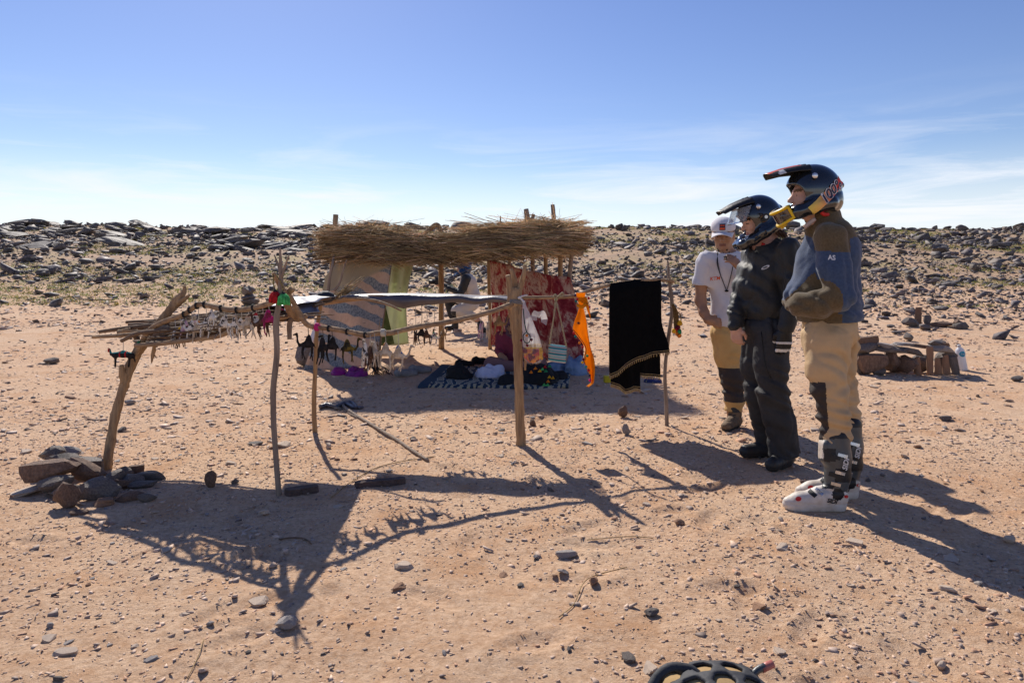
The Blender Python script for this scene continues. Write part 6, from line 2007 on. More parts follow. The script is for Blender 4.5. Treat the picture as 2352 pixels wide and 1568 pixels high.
# ---- white carrier bag with goods
def carrier_bag():
    d = 4.93
    root = empty('carrier_bag', P(1224, 834, d), 'translucent white plastic carrier bag tied to the forked post', 'bag')
    o_ = np.array(root.location)
    q = lambda x, y, dd=0: np.array(P(x, y, d + dd)) - o_
    m = bpy.data.materials.new('thin_white_plastic'); m.use_nodes = True
    t = m.node_tree; b = t.nodes['Principled BSDF']; b.inputs['Base Color'].default_value = (.82, .82, .84, 1); b.inputs['Roughness'].default_value = .35
    tr = t.nodes.new('ShaderNodeBsdfTranslucent'); tr.inputs['Color'].default_value = (.9, .88, .86, 1)
    tp = t.nodes.new('ShaderNodeBsdfTransparent')
    nz = t.nodes.new('ShaderNodeTexNoise'); nz.inputs['Scale'].default_value = 40
    bp = t.nodes.new('ShaderNodeBump'); bp.inputs['Strength'].default_value = .5; bp.inputs['Distance'].default_value = .004
    t.links.new(nz.outputs['Fac'], bp.inputs['Height']); t.links.new(bp.outputs[0], b.inputs['Normal'])
    m1 = t.nodes.new('ShaderNodeMixShader'); m1.inputs[0].default_value = .5
    m2 = t.nodes.new('ShaderNodeMixShader'); m2.inputs[0].default_value = .58
    t.links.new(b.outputs[0], m1.inputs[1]); t.links.new(tr.outputs[0], m1.inputs[2]); t.links.new(m1.outputs[0], m2.inputs[1]); t.links.new(tp.outputs[0], m2.inputs[2])
    t.links.new(m2.outputs[0], t.nodes['Material Output'].inputs['Surface'])
    # profile from top to bottom: (x_left, x_right, y, half depth)
    prof_ = [(1201, 1205, 690, .008), (1200, 1210, 705, .018), (1199, 1219, 725, .03), (1199, 1227, 745, .045), (1200, 1235, 765, .06), (1200, 1242, 785, .075), (1201, 1247, 805, .082), (1203, 1248, 820, .078), (1208, 1243, 831, .055), (1218, 1234, 836, .015)]
    mb = MB(); V = []; n = 22
    pf = cr_path([[a, b_, c, e] for a, b_, c, e in prof_], 4)
    for i, (xl, xr, y, hd) in enumerate(pf):
        l, r_ = q(xl, y), q(xr, y); cx, hw = (l + r_) / 2, (r_ - l)[0] / 2
        for k in range(n):
            a = 2 * math.pi * k / n
            rip = 1 + .05 * math.sin(a * 7) * max(0, 1 - i / 26)
            V.append((cx[0] + math.cos(a) * hw * rip, cx[1] + math.sin(a) * hd * rip, cx[2] + .003 * math.sin(3 * a)))
    F = [[i * n + k, i * n + (k + 1) % n, (i + 1) * n + (k + 1) % n, (i + 1) * n + k] for i in range(len(pf) - 1) for k in range(n)]
    mb.add(V, F)
    m_lo = m.copy(); m_lo.name = 'stretched_white_plastic'
    for nd in m_lo.node_tree.nodes:
        if nd.type == 'MIX_SHADER' and abs(nd.inputs[0].default_value - .58) < .01: nd.inputs[0].default_value = .86
    fi = ob('bag_film', mb.mesh('bag_film'), [m, m_lo], root)
    fi.data.polygons.foreach_set('material_index', [1 if p_.center.z < q(0, 796)[2] else 0 for p_ in fi.data.polygons])
    mb = MB(); r = np.random.default_rng(2)
    def ruf(u, v):
        a = u * 3.6
        return (q(1238, 735)[0] + (.02 + .06 * v) * np.cos(a - .6) * .8, q(1238, 735)[1] + .03 * np.sin(a * 3) * v, q(1238, 735)[2] + (.02 + .05 * v) * np.sin(a - .6) + .01 * np.sin(a * 5))
    uv_sheet('tied_handle', ruf, 26, 7, m, root, thick=.0)
    mb = MB(); mb.tube([q(1203, 695), q(1197, 686), q(1190, 684), q(1200, 680), q(1212, 677)], [.008, .007, .006, .006, .004], 6, 4); ob('handle_knot', mb.mesh('handle_knot'), M_WHITET, root)
    # contents
    cm = fur('bag_contents_wool', (.50, .05, .06), (.62, .26, .03), (.46, .54), 14)
    c0 = P(1225, 812, d)
    f = wrinkle(U(.02, ell((0, 0, -.005), (.066, .064, .056)), ell((.02, 0, .03), (.048, .052, .038)), ell((-.02, 0, .03), (.048, .052, .038))), .012, (30, 30, 30), 3)
    co = sdf_obj('yarn_goods', f, (-.1, -.09, -.07), (.1, .09, .1), .006, [cm, PM['yellow'], PM['maroon']], None, c0, zone=lambda p: np.where(p[:, 2] > .042, 1, np.where((p[:, 0] > .04), 1, np.where(VN(p[:, 0] * 40, p[:, 1] * 40, p[:, 2] * 40) > .3, 2, 0))))
    tag(co, 'red and orange woollen goods lying in the bottom of the carrier bag', 'yarn')
carrier_bag()
# necklace
def necklace():
    d = 4.80
    root = empty('necklace', P(1216, 790, d), 'dark green cord necklace with red pompoms hanging in front of carrier bag', 'necklace')
    mb = MB(); mb.tube([P(1202, 709, d), P(1204, 735, d), P(1207, 752, d), P(1209, 762, d)], .004, 5, 4)
    mb.tube([P(1209, 762, d), P(1202, 770, d), P(1203, 782, d), P(1210, 788, d), P(1217, 783, d), P(1217, 770, d), P(1209, 762, d)], .0035, 5, 5)
    part('cord', mb, mat('dark_green_cord', (.015, .06, .06), .9), root)
    for i, (x, y, k) in enumerate(((1197, 781, 'maroon'), (1221, 780, 'maroon'), (1211, 793, 'maroon'), (1210, 770, 'orange'))):
        mb = MB(); mb.ball(P(x, y, d), .010, 8, 6, .12, i); part('pompom', mb, PM[k], root)
necklace()
# crocheted striped bag
def crochet():
    d = 5.1
    root = empty('shoulder_bag', P(1281, 834, d), 'small crocheted shoulder bag with teal and white stripes hanging by cords', 'bag')
    M_CRO = m_stripes('crochet_stripes', [(.62, .60, .58), (.05, .36, .46), (.04, .17, .22), (.60, .55, .54), (.10, .45, .50)], 'Y', 3)
    def fn(u, v, s):
        p = bil(np.array(P(1261, 790, d)), np.array(P(1302, 795, d)), np.array(P(1260, 829, d)), np.array(P(1299, 834, d)))(u, v)
        p[..., 1] += s * .022 * np.sin(math.pi * u) ** .5 * np.sin(math.pi * np.clip(v * .9 + .1, 0, 1)) ** .5
        return p[..., 0], p[..., 1], p[..., 2]
    for s_ in (-1, 1):
        o = uv_sheet('bag_panel', lambda u, v: fn(u, v, s_), 18, 18, M_CRO, None, thick=.004)
        o.data.transform(Matrix.Translation(-Vector(root.location))); o.parent = root
    for a, b in ((P(1262, 791, d), P(1277, 684, 5.12)), (P(1301, 796, d), P(1275, 684, 5.12))):
        mb = MB(); mb.tube([a, (a + b) / 2 + Vector((.004, 0, 0)), b], .006, 6, 4, .1); part('cord', mb, mat('twisted_cord', (.42, .36, .22), .9, (.25, .2, .12), scale=90), root)
    mb = MB(); mb.tube([P(1270, 683, 5.1), P(1276, 676, 5.1), P(1280, 688, 5.1), P(1274, 690, 5.13), P(1285, 678, 5.1), P(1292, 672, 5.08), P(1293, 678, 5.08), P(1284, 682, 5.1)], .006, 6, 4); part('cord_knot', mb, MATS['twisted_cord'], root)
crochet()
# yellow scarf
def yellow_scarf():
    d = 5.25
    M_Y = mat('saffron_cloth', (.92, .43, .01), .85, (.88, .38, .008), scale=10, bump=.35, bscale=30, trans=.55, dist=.006)
    root = empty('saffron_scarf', P(1350, 885, d), 'saffron yellow scarf with pompom edging knotted on the rail', 'scarf')
    rows = [(1323, 1345, 672), (1327, 1343, 690), (1330, 1341, 704), (1326, 1344, 720), (1319, 1348, 738), (1316, 1350, 757), (1330, 1353, 776), (1344, 1357, 798), (1343, 1362, 815), (1341, 1365, 830), (1349, 1365, 846), (1355, 1364, 862), (1358, 1362, 878), (1347, 1352, 888)]
    cp = cr_path([list(r) for r in rows], 4)
    def fn(u, v):
        i = v * (len(cp) - 1); i0 = np.clip(i.astype(int), 0, len(cp) - 2); t = i - i0
        row = cp[i0] * (1 - t[..., None]) + cp[i0 + 1] * t[..., None]
        x = row[..., 0] * (1 - u) + row[..., 1] * u; y = row[..., 2]
        dd = d + .02 * np.sin(u * 7 + v * 5) * smooth(.05, .3, v) + .015 * np.sin(v * 14) + .03 * (u - .5) * np.sin(v * 5)
        return (x - CX) * d / FPX, dd, CAM_H - (y - HY) * d / FPX
    o = uv_sheet('scarf_cloth', fn, 14, 56, M_Y, None, thick=.002); o.data.transform(Matrix.Translation(-Vector(root.location))); o.parent = root
    tail = [(1338, 1346, 682), (1343, 1350, 697), (1347, 1353, 712), (1352, 1355, 724), (1355, 1356, 734)]
    ct = cr_path([list(r) for r in tail], 4)
    def fn2(u, v):
        i = v * (len(ct) - 1); i0 = np.clip(i.astype(int), 0, len(ct) - 2); t = i - i0
        row = ct[i0] * (1 - t[..., None]) + ct[i0 + 1] * t[..., None]
        x = row[..., 0] * (1 - u) + row[..., 1] * u
        return (x - CX) * d / FPX, d - .04 + .01 * np.sin(u * 4) + 0 * v, CAM_H - (row[..., 2] - HY) * d / FPX
    o2 = uv_sheet('scarf_tail', fn2, 6, 18, M_Y, None, thick=.002); o2.data.transform(Matrix.Translation(-Vector(root.location))); o2.parent = root
    mb = MB(); mb.tube([P(1326, 700, d - .03), P(1336, 705, d - .05), P(1345, 697, d - .03), P(1336, 692, d + .0)], [.012, .014, .012, .010], 8, 5); part('knot', mb, M_Y, root)
    mb = MB(); mb.tube([P(1317, 757, d - .02), P(1332, 776, d - .03), P(1346, 800, d - .03), P(1341, 828, d - .02), P(1352, 848, d - .02), P(1357, 872, d - .02)], .0028, 5, 5); part('edging', mb, M_CORD, root)
    pk = ['navy', 'red', 'teal', 'maroon', 'green', 'red', 'navy', 'pink', 'teal', 'red', 'orange', 'red', 'green', 'maroon', 'yellow', 'teal', 'red', 'navy', 'pink']
    pp = [(1321, 678), (1326, 687), (1323, 692), (1327, 702), (1340, 705), (1352, 685), (1349, 697), (1354, 705), (1322, 773), (1318, 765), (1331, 787), (1338, 797), (1349, 817), (1340, 825), (1338, 832), (1346, 842), (1352, 850), (1354, 862), (1355, 873)]
    for i, ((x, y), k) in enumerate(zip(pp, pk)):
        mb = MB(); mb.ball(P(x, y, d - .03), .0105, 8, 6, .12, i); part('pompom', mb, PM[k], root)
    mb = MB(); c = P(1329, 742, d - .045)
    for i in range(8):
        a = i * .785; mb.tube([c, c + Vector((math.cos(a) * .014, 0, math.sin(a) * .014))], [.003, .0015], 4, 1)
    part('embroidered_star', mb, M_CORD, root)
yellow_scarf()
# black scarf with gold trim
def black_scarf():
    d = 5.45
    M_B = mat('black_veil', (.006, .006, .007), .9, (.004, .004, .005), scale=20, bump=.25, bscale=60, spec=.06, dist=.004)
    M_GOLD = mat('gold_trim', (.40, .31, .13), .7, (.20, .13, .09), scale=60, bump=.3)
    root = empty('black_scarf', P(1460, 895, d), 'large black scarf with gold beaded trim draped over the rail', 'scarf')
    off = Matrix.Translation(-Vector(root.location))
    rail = lambda x: np.interp(x, [1400, 1458, 1516], [655, 646, 643])
    dr = lambda x: np.interp(x, [1316, 1548], [5.28, 5.66])
    def layer(nm, xl, xr, hem, push, shift=0.0, nu=40, nv=30):
        def fn(u, v):   # v 0 hem .. 1 rail
            x = xl + (xr - xl) * u
            top = rail(x) - 4
            y = hem(u) * (1 - v) + top * v
            D_ = dr(x) + push * (1 - .75 * smooth(.9, 1.0, v)) + .012 * np.sin(u * 17 + v * 2) * (1 - v) + .018 * np.sin(u * 6 + 3 * v) * (1 - v * .6)
            X = (x + shift * smooth(.75, 1, u) * smooth(.45, 0, v) - CX) * dr(x) / FPX
            return X, D_, CAM_H - (y - HY) * dr(x) / FPX
        o = uv_sheet(nm, fn, nu, nv, M_B, None, thick=.002); o.data.transform(off); o.parent = root
        # trim along the hem
        us = np.linspace(0, 1, 60); X, Y, Z = fn(us, np.zeros(60))
        mb = MB(); mb.tube([(a, b - .004, c) for a, b, c in zip(X, Y, Z)], .0042, 5, 1); 
        mb.tube([(a, b - .005, c + .016) for a, b, c in zip(X, Y, Z)], .003, 5, 1)
        part('gold_band', mb, M_GOLD, root)
        mb = MB(); L_ = 0
        for i in range(0, 60, 2):
            c = Vector((X[i], Y[i] - .004, Z[i])); mb.tube([c, c + Vector((0, 0, -.012)), c + Vector((0, 0, -.026))], [.002, .0055, .002], 5, 2)
        fr = part('bead_fringe', mb, M_GOLD, root); fr['kind'] = 'stuff'
        return o
    layer('back_fall', 1401, 1518, lambda u: np.interp(u, [0, .12, .3, .6, 1], [862, 866, 860, 862, 866]), .03)
    layer('front_fall', 1400, 1517, lambda u: np.interp(u, [0, .15, .3, .55, .8, 1], [862, 856, 838, 822, 811, 806]), -.045, 17)
    layer('lower_corner', 1403, 1470, lambda u: np.interp(u, [0, .3, .5, .75, 1], [882, 888, 899, 891, 892]), .0)
black_scarf()
# cord with wool tassels on the right post
def rope_tassels():
    d = 5.62
    root = empty('rope_tassels', P(1556, 772, d), 'coil of brown plaited cord ending in yellow, red and green pompoms', 'cord')
    mb = MB()
    for k in range(7):
        dx = k * 1.7
        mb.tube([P(1543 + dx * .4, 698, d - .02), P(1547 + dx * .9, 715 + 2 * k % 5, d - .02 - .004 * k), P(1548 + dx, 740, d - .02), P(1550 + dx * .8, 762 - k, d - .02)], .0045, 5, 4)
    mb.tube([P(1555, 715, d - .02), P(1562, 722, d - .02), P(1564, 735, d - .02), P(1558, 748, d - .02)], .0045, 5, 4)
    part('cord', mb, mat('plaited_cord', (.20, .12, .04), .9, (.10, .055, .02), scale=90), root)
    for i, (x, y, k, r_) in enumerate(((1561, 742, 'yellow', .022), (1548, 760, 'yellow', .02), (1557, 752, 'maroon', .02), (1560, 762, 'green', .021), (1560, 770, 'orange', .02), (1553, 757, 'red', .018), (1555, 766, 'orange', .015))):
        mb = MB(); mb.ball(P(x, y, d - .03), r_, 10, 7, .12, i); part('pompom', mb, PM[k], root)
rope_tassels()

# ================================================================== UNDER THE THATCH
def rug():
    c = [G(958, 892), G(1306, 893), G(1312, 848), G(1014, 842)]
    FL, FR, BR, BL = [np.array(q) for q in c]
    def fn(u, v):
        p = bil(BL, BR, FL, FR)(u, v)
        p[..., 2] = hz(p[..., 0], p[..., 1], False) + .030 + .008 * VN(u * 9, v * 6, u * 0) + .012 * np.sin(u * 21) * (1 - smooth(0, .25, v)) 
        p[..., 2] = p[..., 2] - .02 * (1 - smooth(0, .05, v))
        p[..., 1] += .02 * np.sin(u * 15) * (1 - v)
        return p[..., 0], p[..., 1], p[..., 2]
    o = uv_sheet('rug', fn, 60, 30, M_RUG, None, thick=.028)
    tag(o, 'dark teal and cream floral blanket spread on the ground under the thatch', 'rug'); origin_to(o, (float(FL[0] + FR[0]) / 2, float(FL[1]), 0))
rug()
def heap(name, x0, x1, ytop, ybot, m, label, cat, depth=.22, seed=0, amp=.03, extra=None, h=.0135, zone=None, lift=.03, group=None):
    """crumpled cloth heap measured by its outline"""
    base = G((x0 + x1) / 2, ybot - 4); base.z += lift
    d = base.y; s_ = d / FPX
    w = (x1 - x0) * s_ / 2; hgt = max(.03, (ybot - ytop) * s_ * .8)
    r = np.random.default_rng(seed)
    el_ = [ell((0, 0, 0), (w * .85, depth, hgt * .8))]
    for k in range(5):
        el_.append(ell((r.uniform(-.6, .6) * w, r.uniform(-.5, .5) * depth, hgt * .2), (w * r.uniform(.25, .5), depth * .5, hgt * r.uniform(.5, .85))))
    b = U(.05, *el_)
    def f(p):
        n1 = VN.fbm(p[:, 0] * 9 + seed, p[:, 1] * 9, p[:, 2] * 9, 3)
        fold = np.abs(np.sin(p[:, 0] * 26 + 5 * n1 + seed)) 
        return np.maximum(b(p) + amp * n1 * .8 - amp * .9 * (np.abs(VN2(p[:, 0] * 14 + seed, p[:, 1] * 14, p[:, 2] * 10)) - .3) + amp * .3 * fold, -.012 - p[:, 2])
    ms = m if isinstance(m, list) else [m]
    o = sdf_obj(name, f, (-w * 1.4 - .05, -depth * 1.5 - .05, -.03), (w * 1.4 + .05, depth * 1.5 + .05, hgt * 1.6 + .05), h, ms, None, base, zone=zone)
    return tag(o, label, cat, group)
M_BLKCL = mat('black_cotton', (.012, .012, .013), .8, bump=.4, bscale=30, dist=.01)
M_LAV = mat('lavender_white_cotton', (.62, .62, .72), .9, (.5, .5, .62), scale=8, bump=.5, bscale=24, dist=.015)
M_BLUECL = mat('pale_blue_cotton', (.23, .32, .46), .9, (.17, .25, .38), scale=8, bump=.5, bscale=24, dist=.015)
heap('clothes_pile', 1020, 1094, 836, 876, M_BLKCL, 'heap of crumpled black clothing on the blanket', 'clothes', .16, 1)
heap('white_cloth', 1088, 1162, 835, 872, M_LAV, 'crumpled white and lavender cloth on the blanket beside black heap', 'cloth', .16, 2)
hp = heap('black_shawl', 1186, 1292, 832, 886, M_BLKCL, 'black shawl heap with bright felt triangles, beside the forked post', 'shawl', .24, 3)
mb_c = [('green', 1254, 852), ('yellow', 1240, 852), ('orange', 1220, 855), ('lime', 1246, 848), ('red', 1252, 843), ('green', 1263, 841), ('yellow', 1262, 866), ('orange', 1259, 876), ('lime', 1250, 884), ('yellow', 1270, 868), ('lime', 1258, 884), ('orange', 1230, 846)]
for i, (k, x, y) in enumerate(mb_c):
    c = P(x, y, hp.location.y - .26 + .1 * (y < 850)); mb = MB()
    mb.add([c + Vector((-.025, 0, -.012)), c + Vector((.022, 0, -.01)), c + Vector((0, -.002, .025)), c + Vector((0, .02, 0))], [[0, 1, 2], [1, 3, 2], [3, 0, 2], [0, 3, 1]])
    part('felt_triangle', mb, PM[k], hp, False)
heap('black_cloth', 1138, 1192, 866, 890, M_BLKCL, 'flat fold of black cloth on the front edge of the blanket', 'cloth', .12, 4, .02)
heap('black_cloth', 1262, 1306, 858, 878, M_BLKCL, 'small black cloth bundle at the right corner of the blanket', 'cloth', .12, 5, .02)
heap('blue_cloth', 1256, 1302, 826, 858, M_BLUECL, 'folded pale blue cloth under the crocheted bag', 'cloth', .18, 6, .03, lift=.0)
heap('blue_cloth', 1294, 1346, 812, 862, M_BLUECL, 'rumpled pale blue cloth piled against the red wall cloth', 'cloth', .18, 7, .04, lift=.0)
M_PURP = mat('purple_plastic', (.26, .02, .20), .4, (.16, .015, .13), scale=12, bump=.5, bscale=40)
heap('purple_bag', 762, 800, 846, 862, mat('magenta_plastic', (.35, .01, .22), .35, bump=.3), 'magenta plastic tub lying under the banded cloth wall', 'tub', .14, 8, .01, lift=0)
heap('purple_bag', 798, 846, 843, 866, M_PURP, 'crumpled purple plastic bag lying under the banded cloth wall', 'bag', .14, 9, .03, lift=0)
# shoes
def shoe(x, y, yaw, m, label, L_=.26, dark=False):
    g = G(x, y)
    f = U(.03, chain([((-L_ * .38, 0, .045), .042), ((0, 0, .04), .042), ((L_ * .36, 0, .035), .038)], .03), cone((-L_ * .36, 0, .05), (-L_ * .3, 0, .085), .04, .038))
    hole = ell((-L_ * .28, 0, .115), (.06, .03, .045))
    o = sdf_obj('shoe', lambda p: np.maximum(np.maximum(f(p), -hole(p)), -p[:, 2]), (-.22, -.09, -.01), (.22, .09, .14), .008, [m, M_SOLE if dark else mat('pale_sole', (.42, .40, .38), .8)], None, g + Vector((0, 0, .002)), zone=lambda p: (p[:, 2] < .018).astype(int))
    o.rotation_euler = (0, 0, yaw)
    return tag(o, label, 'shoe', 'grey shoes on the ground')
M_GREYSH = mat('grey_suede', (.26, .25, .25), .9, (.17, .165, .165), scale=14, bump=.3)
shoe(934, 864, .5, M_GREYSH, 'grey lace-up shoe lying on the sand, heel towards the banded cloth', .30)
shoe(966, 856, .35, M_GREYSH, 'grey lace-up shoe lying between its twin and the blanket', .30)
shoe(1068, 843, .2, M_BLKCL, 'dark sandal lying behind the black clothes heap', .24, True)
shoe(1108, 836, .1, M_BLKCL, 'black sandal lying next to the sitting vendor', .28, True)
# yellow box and blue bundle behind the black scarf
g = G(1398, 879); mb = MB(); mb.box(g + Vector((0, .03, .04)), (.10, .06, .08), Matrix.Rotation(.2, 3, 'Z'))
yb = single('carton', mb, mat('yellow_carton', (.62, .50, .02), .6), 'small yellow carton on the sand behind the black scarf', 'carton', sm=False)
bv = yb.modifiers.new('b', 'BEVEL'); bv.width = .004
heap('blue_bundle', 1478, 1524, 868, 881, mat('navy_print', (.02, .03, .12), .8, (.3, .28, .15), scale=30, ramp=(.32, .38)), 'small navy patterned bundle on the sand behind black scarf', 'bundle', .08, 12, .015, lift=0)
# lashing cords and dark bundle at the base of the front-left post
mb = MB(); r = np.random.default_rng(8); c = P(862, 838, 8.42)
for i in range(14):
    a = r.uniform(0, 6.28); e = Vector((c.x + math.cos(a) * r.uniform(.05, .3), c.y + math.sin(a) * .12, 0)); e.z = hz1(e.x, e.y) + .008
    mb.tube([c + Vector(r.normal(0, .02, 3)), (c + e) / 2 + Vector(r.normal(0, .03, 3)), e], .005, 4, 3)
mb.ball(c, (.045, .045, .075), 10, 8, .1)
single('black_cord_knot', mb, M_CORD, 'knot of black cord tying the banded cloth to its post', 'cord')
# white sheet flap at the far edge of the banded cloth
def flap(u, v):
    p = bil(np.array(P(722, 735, 8.95)), np.array(P(736, 735, 8.9)), np.array(P(702, 828, 9.0)), np.array(P(722, 832, 8.9)))(u, v); p[..., 1] += .03 * np.sin(v * 9)
    return p[..., 0], p[..., 1], p[..., 2]
o = uv_sheet('white_sheet', flap, 10, 18, M_WHITET); tag(o, 'strip of white sheet showing at the outer edge of the banded cloth', 'cloth'); origin_to(o, gz(P(712, 830, 8.95), 0))

# ================================================================== THINGS ON THE GROUND
def on_ground(pts, r, lift=.0):
    out = []
    for (x, y), rr in zip(pts, r):
        g = G(x, y); g.z += rr + lift; out.append(g)
    return out
rr_ = [.013, .016, .014, .013, .013, .012, .010]
mb = MB(); mb.tube(on_ground([(783, 930), (800, 946), (818, 957), (862, 984), (905, 1010), (950, 1040), (984, 1061)], rr_), rr_, 8, 5, .06, True, 4)
fs = single('fallen_branch', mb, M_GREYW, 'long crooked branch lying on sunlit sand before the shelter', 'branch')
mb = MB(); r2 = [.006, .007, .007, .004]; mb.tube(on_ground([(787, 940), (805, 953), (825, 962), (840, 972)], r2), r2, 6, 4, .05); part('side_twig', mb, M_GREYW, fs)
def twig(pts, r, label, m=M_STRAW2, name='twig'):
    mb = MB(); rr = [r] * len(pts); mb.tube(on_ground(pts, rr, .004), rr, 5, 5, .1)
    return single(name, mb, m, label, 'twig')
twig([(1284, 1420), (1318, 1390), (1338, 1345), (1365, 1325), (1440, 1305)], .0022, 'bent straw-coloured twig lying on open sand in the foreground')
twig([(1348, 1242), (1392, 1238), (1450, 1234), (1500, 1238)], .002, 'thin curved twig lying on sand beyond the bent twig')
twig([(430, 1562), (455, 1510), (468, 1470)], .0018, 'short dry twig on the sand left of the post shadow')
twig([(760, 1145), (805, 1110), (860, 1078), (920, 1062), (1000, 1050)], .003, 'long thin twig crossing the stall shadow edge')
twig([(640, 1242), (668, 1238), (698, 1240), (715, 1252)], .004, 'curved twig lying inside the table shadow', M_DARKW)
twig([(95, 700), (160, 682), (200, 690), (260, 690)], .016, 'long dry branch lying on the grassy strip below the rocks', M_DARKW, 'dry_branch')
# two boards in the stall shadow
M_BOARD = mat('old_board', (.13, .085, .07), .8, (.07, .045, .04), scale=7, stretch=(.6, 6, 6), bump=.8, bscale=16)
def board(x0, y0, x1, y1, w, t, label, m=M_BOARD, seed=0):
    a, b = G(x0, y0), G(x1, y1); L_ = (b - a).length; n = 14
    r = np.random.default_rng(seed)
    def V_():
        out = []
        for i in range(n):
            u = i / (n - 1); c = a.lerp(b, u); k = 1 - .5 * (abs(u - .5) > .46)
            j = r.normal(0, .004, 4)
            s_ = (b - a).cross(Vector((0, 0, 1))).normalized()
            z = hz1(c.x, c.y)
            out += [c + s_ * (w / 2 * k + j[0]) + Vector((0, 0, 0)), c - s_ * (w / 2 * k + j[1]), c - s_ * (w / 2 * k * .9 + j[2]) + Vector((0, 0, t)), c + s_ * (w / 2 * k * .9 + j[3]) + Vector((0, 0, t))]
        return out
    mb = MB(); F = [[i * 4 + k, i * 4 + (k + 1) % 4, (i + 1) * 4 + (k + 1) % 4, (i + 1) * 4 + k] for i in range(n - 1) for k in range(4)] + [[3, 2, 1, 0], [(n - 1) * 4 + k for k in range(4)]]
    mb.add(V_(), F)
    o = single('board', mb, m, label, 'board', sm=False); return o
board(655, 1137, 730, 1127, .07, .035, 'short dark board lying at the foot of the slim front post', seed=1)
board(815, 1120, 930, 1109, .06, .035, 'weathered board half lit at the edge of the stall shadow', seed=2)
# dark twisted cloth strip
def clothstrip():
    pts = [(742, 938), (758, 934), (775, 937), (790, 932), (805, 931), (818, 938), (826, 941)]
    mb = MB()
    for k in range(3):
        rr = [.012 + .01 * random.random() for _ in pts]
        mb.tube([p + Vector((random.uniform(-.03, .03), random.uniform(-.03, .03), 0)) for p in on_ground(pts, rr)], rr, 7, 4, .25, True, k)
    single('twisted_rag', mb, M_GREYCLOTH, 'twisted dark rag lying on sand at the top of the fallen branch', 'rag')
clothstrip()

# ---- stones: helpers
M_PILE = mat('pile_stone', (.24, .195, .165), .7, (.11, .088, .078), scale=10, bump=.7, bscale=26, spec=.4, dist=.02)
M_PILEB = mat('brown_stone', (.27, .165, .11), .75, (.14, .085, .06), scale=8, bump=.7, bscale=26, dist=.02)
M_PALE = mat('pale_slate', (.60, .46, .345), .75, (.40, .31, .24), scale=16, bump=.5, bscale=50, dist=.006)
M_GREYST = mat('grey_slate', (.38, .315, .265), .6, (.18, .17, .175), scale=16, bump=.5, bscale=50, dist=.006)
M_RUST = mat('rust_stone', (.36, .20, .12), .8, (.22, .12, .07), scale=14, bump=.5, bscale=40, dist=.008)
def slab_mesh(seed, cuts=3, sharp=.10):
    rs_ = np.random.default_rng(seed)
    bm = bmesh.new(); bmesh.ops.create_cube(bm, size=2.0); bmesh.ops.subdivide_edges(bm, edges=bm.edges[:], cuts=cuts, use_grid_fill=True)
    V = np.array([v.co[:] for v in bm.verts])
    for k in range(10):      # knock off corners
        a = rs_.uniform(0, 6.28); n = np.array((math.cos(a), math.sin(a), rs_.normal(0, .25))); n /= np.linalg.norm(n)
        dd = V @ n - rs_.uniform(.62, 1.1); V = V - np.maximum(dd, 0)[:, None] * n
    V += sharp * np.stack([VN(V[:, 0] * 1.7 + seed, V[:, 1] * 1.7, V[:, 2] * 1.7 + k_) for k_ in (1., 8., 15.)], 1)
    for v, c in zip(bm.verts, V): v.co = c
    me = bpy.data.meshes.new('slab'); bm.to_mesh(me); bm.free(); return me
SLABM = [slab_mesh(40 + i) for i in range(8)]
BST = {}
def stone(name, c, size, rot, m, label, cat='stone', group=None, kind='b', vi=0, parent=None):
    src = (BOULD_L if kind == 'b' else SLABM)[vi % (12 if kind == 'b' else 8)]
    key = (src.name, m.name)
    if key not in BST:
        me = src.copy(); me.materials.clear(); me.materials.append(m); BST[key] = me
    o = bpy.data.objects.new(name, BST[key]); COL.objects.link(o)
    if kind == 'b': size = (size[0], size[1], size[2] * 1.9)
    o.location = c; o.scale = size; o.rotation_euler = rot
    if parent is not None:
        o.parent = parent; o.location = Vector(c) - root_off(parent)
    else:
        tag(o, label, cat, group)
    return o
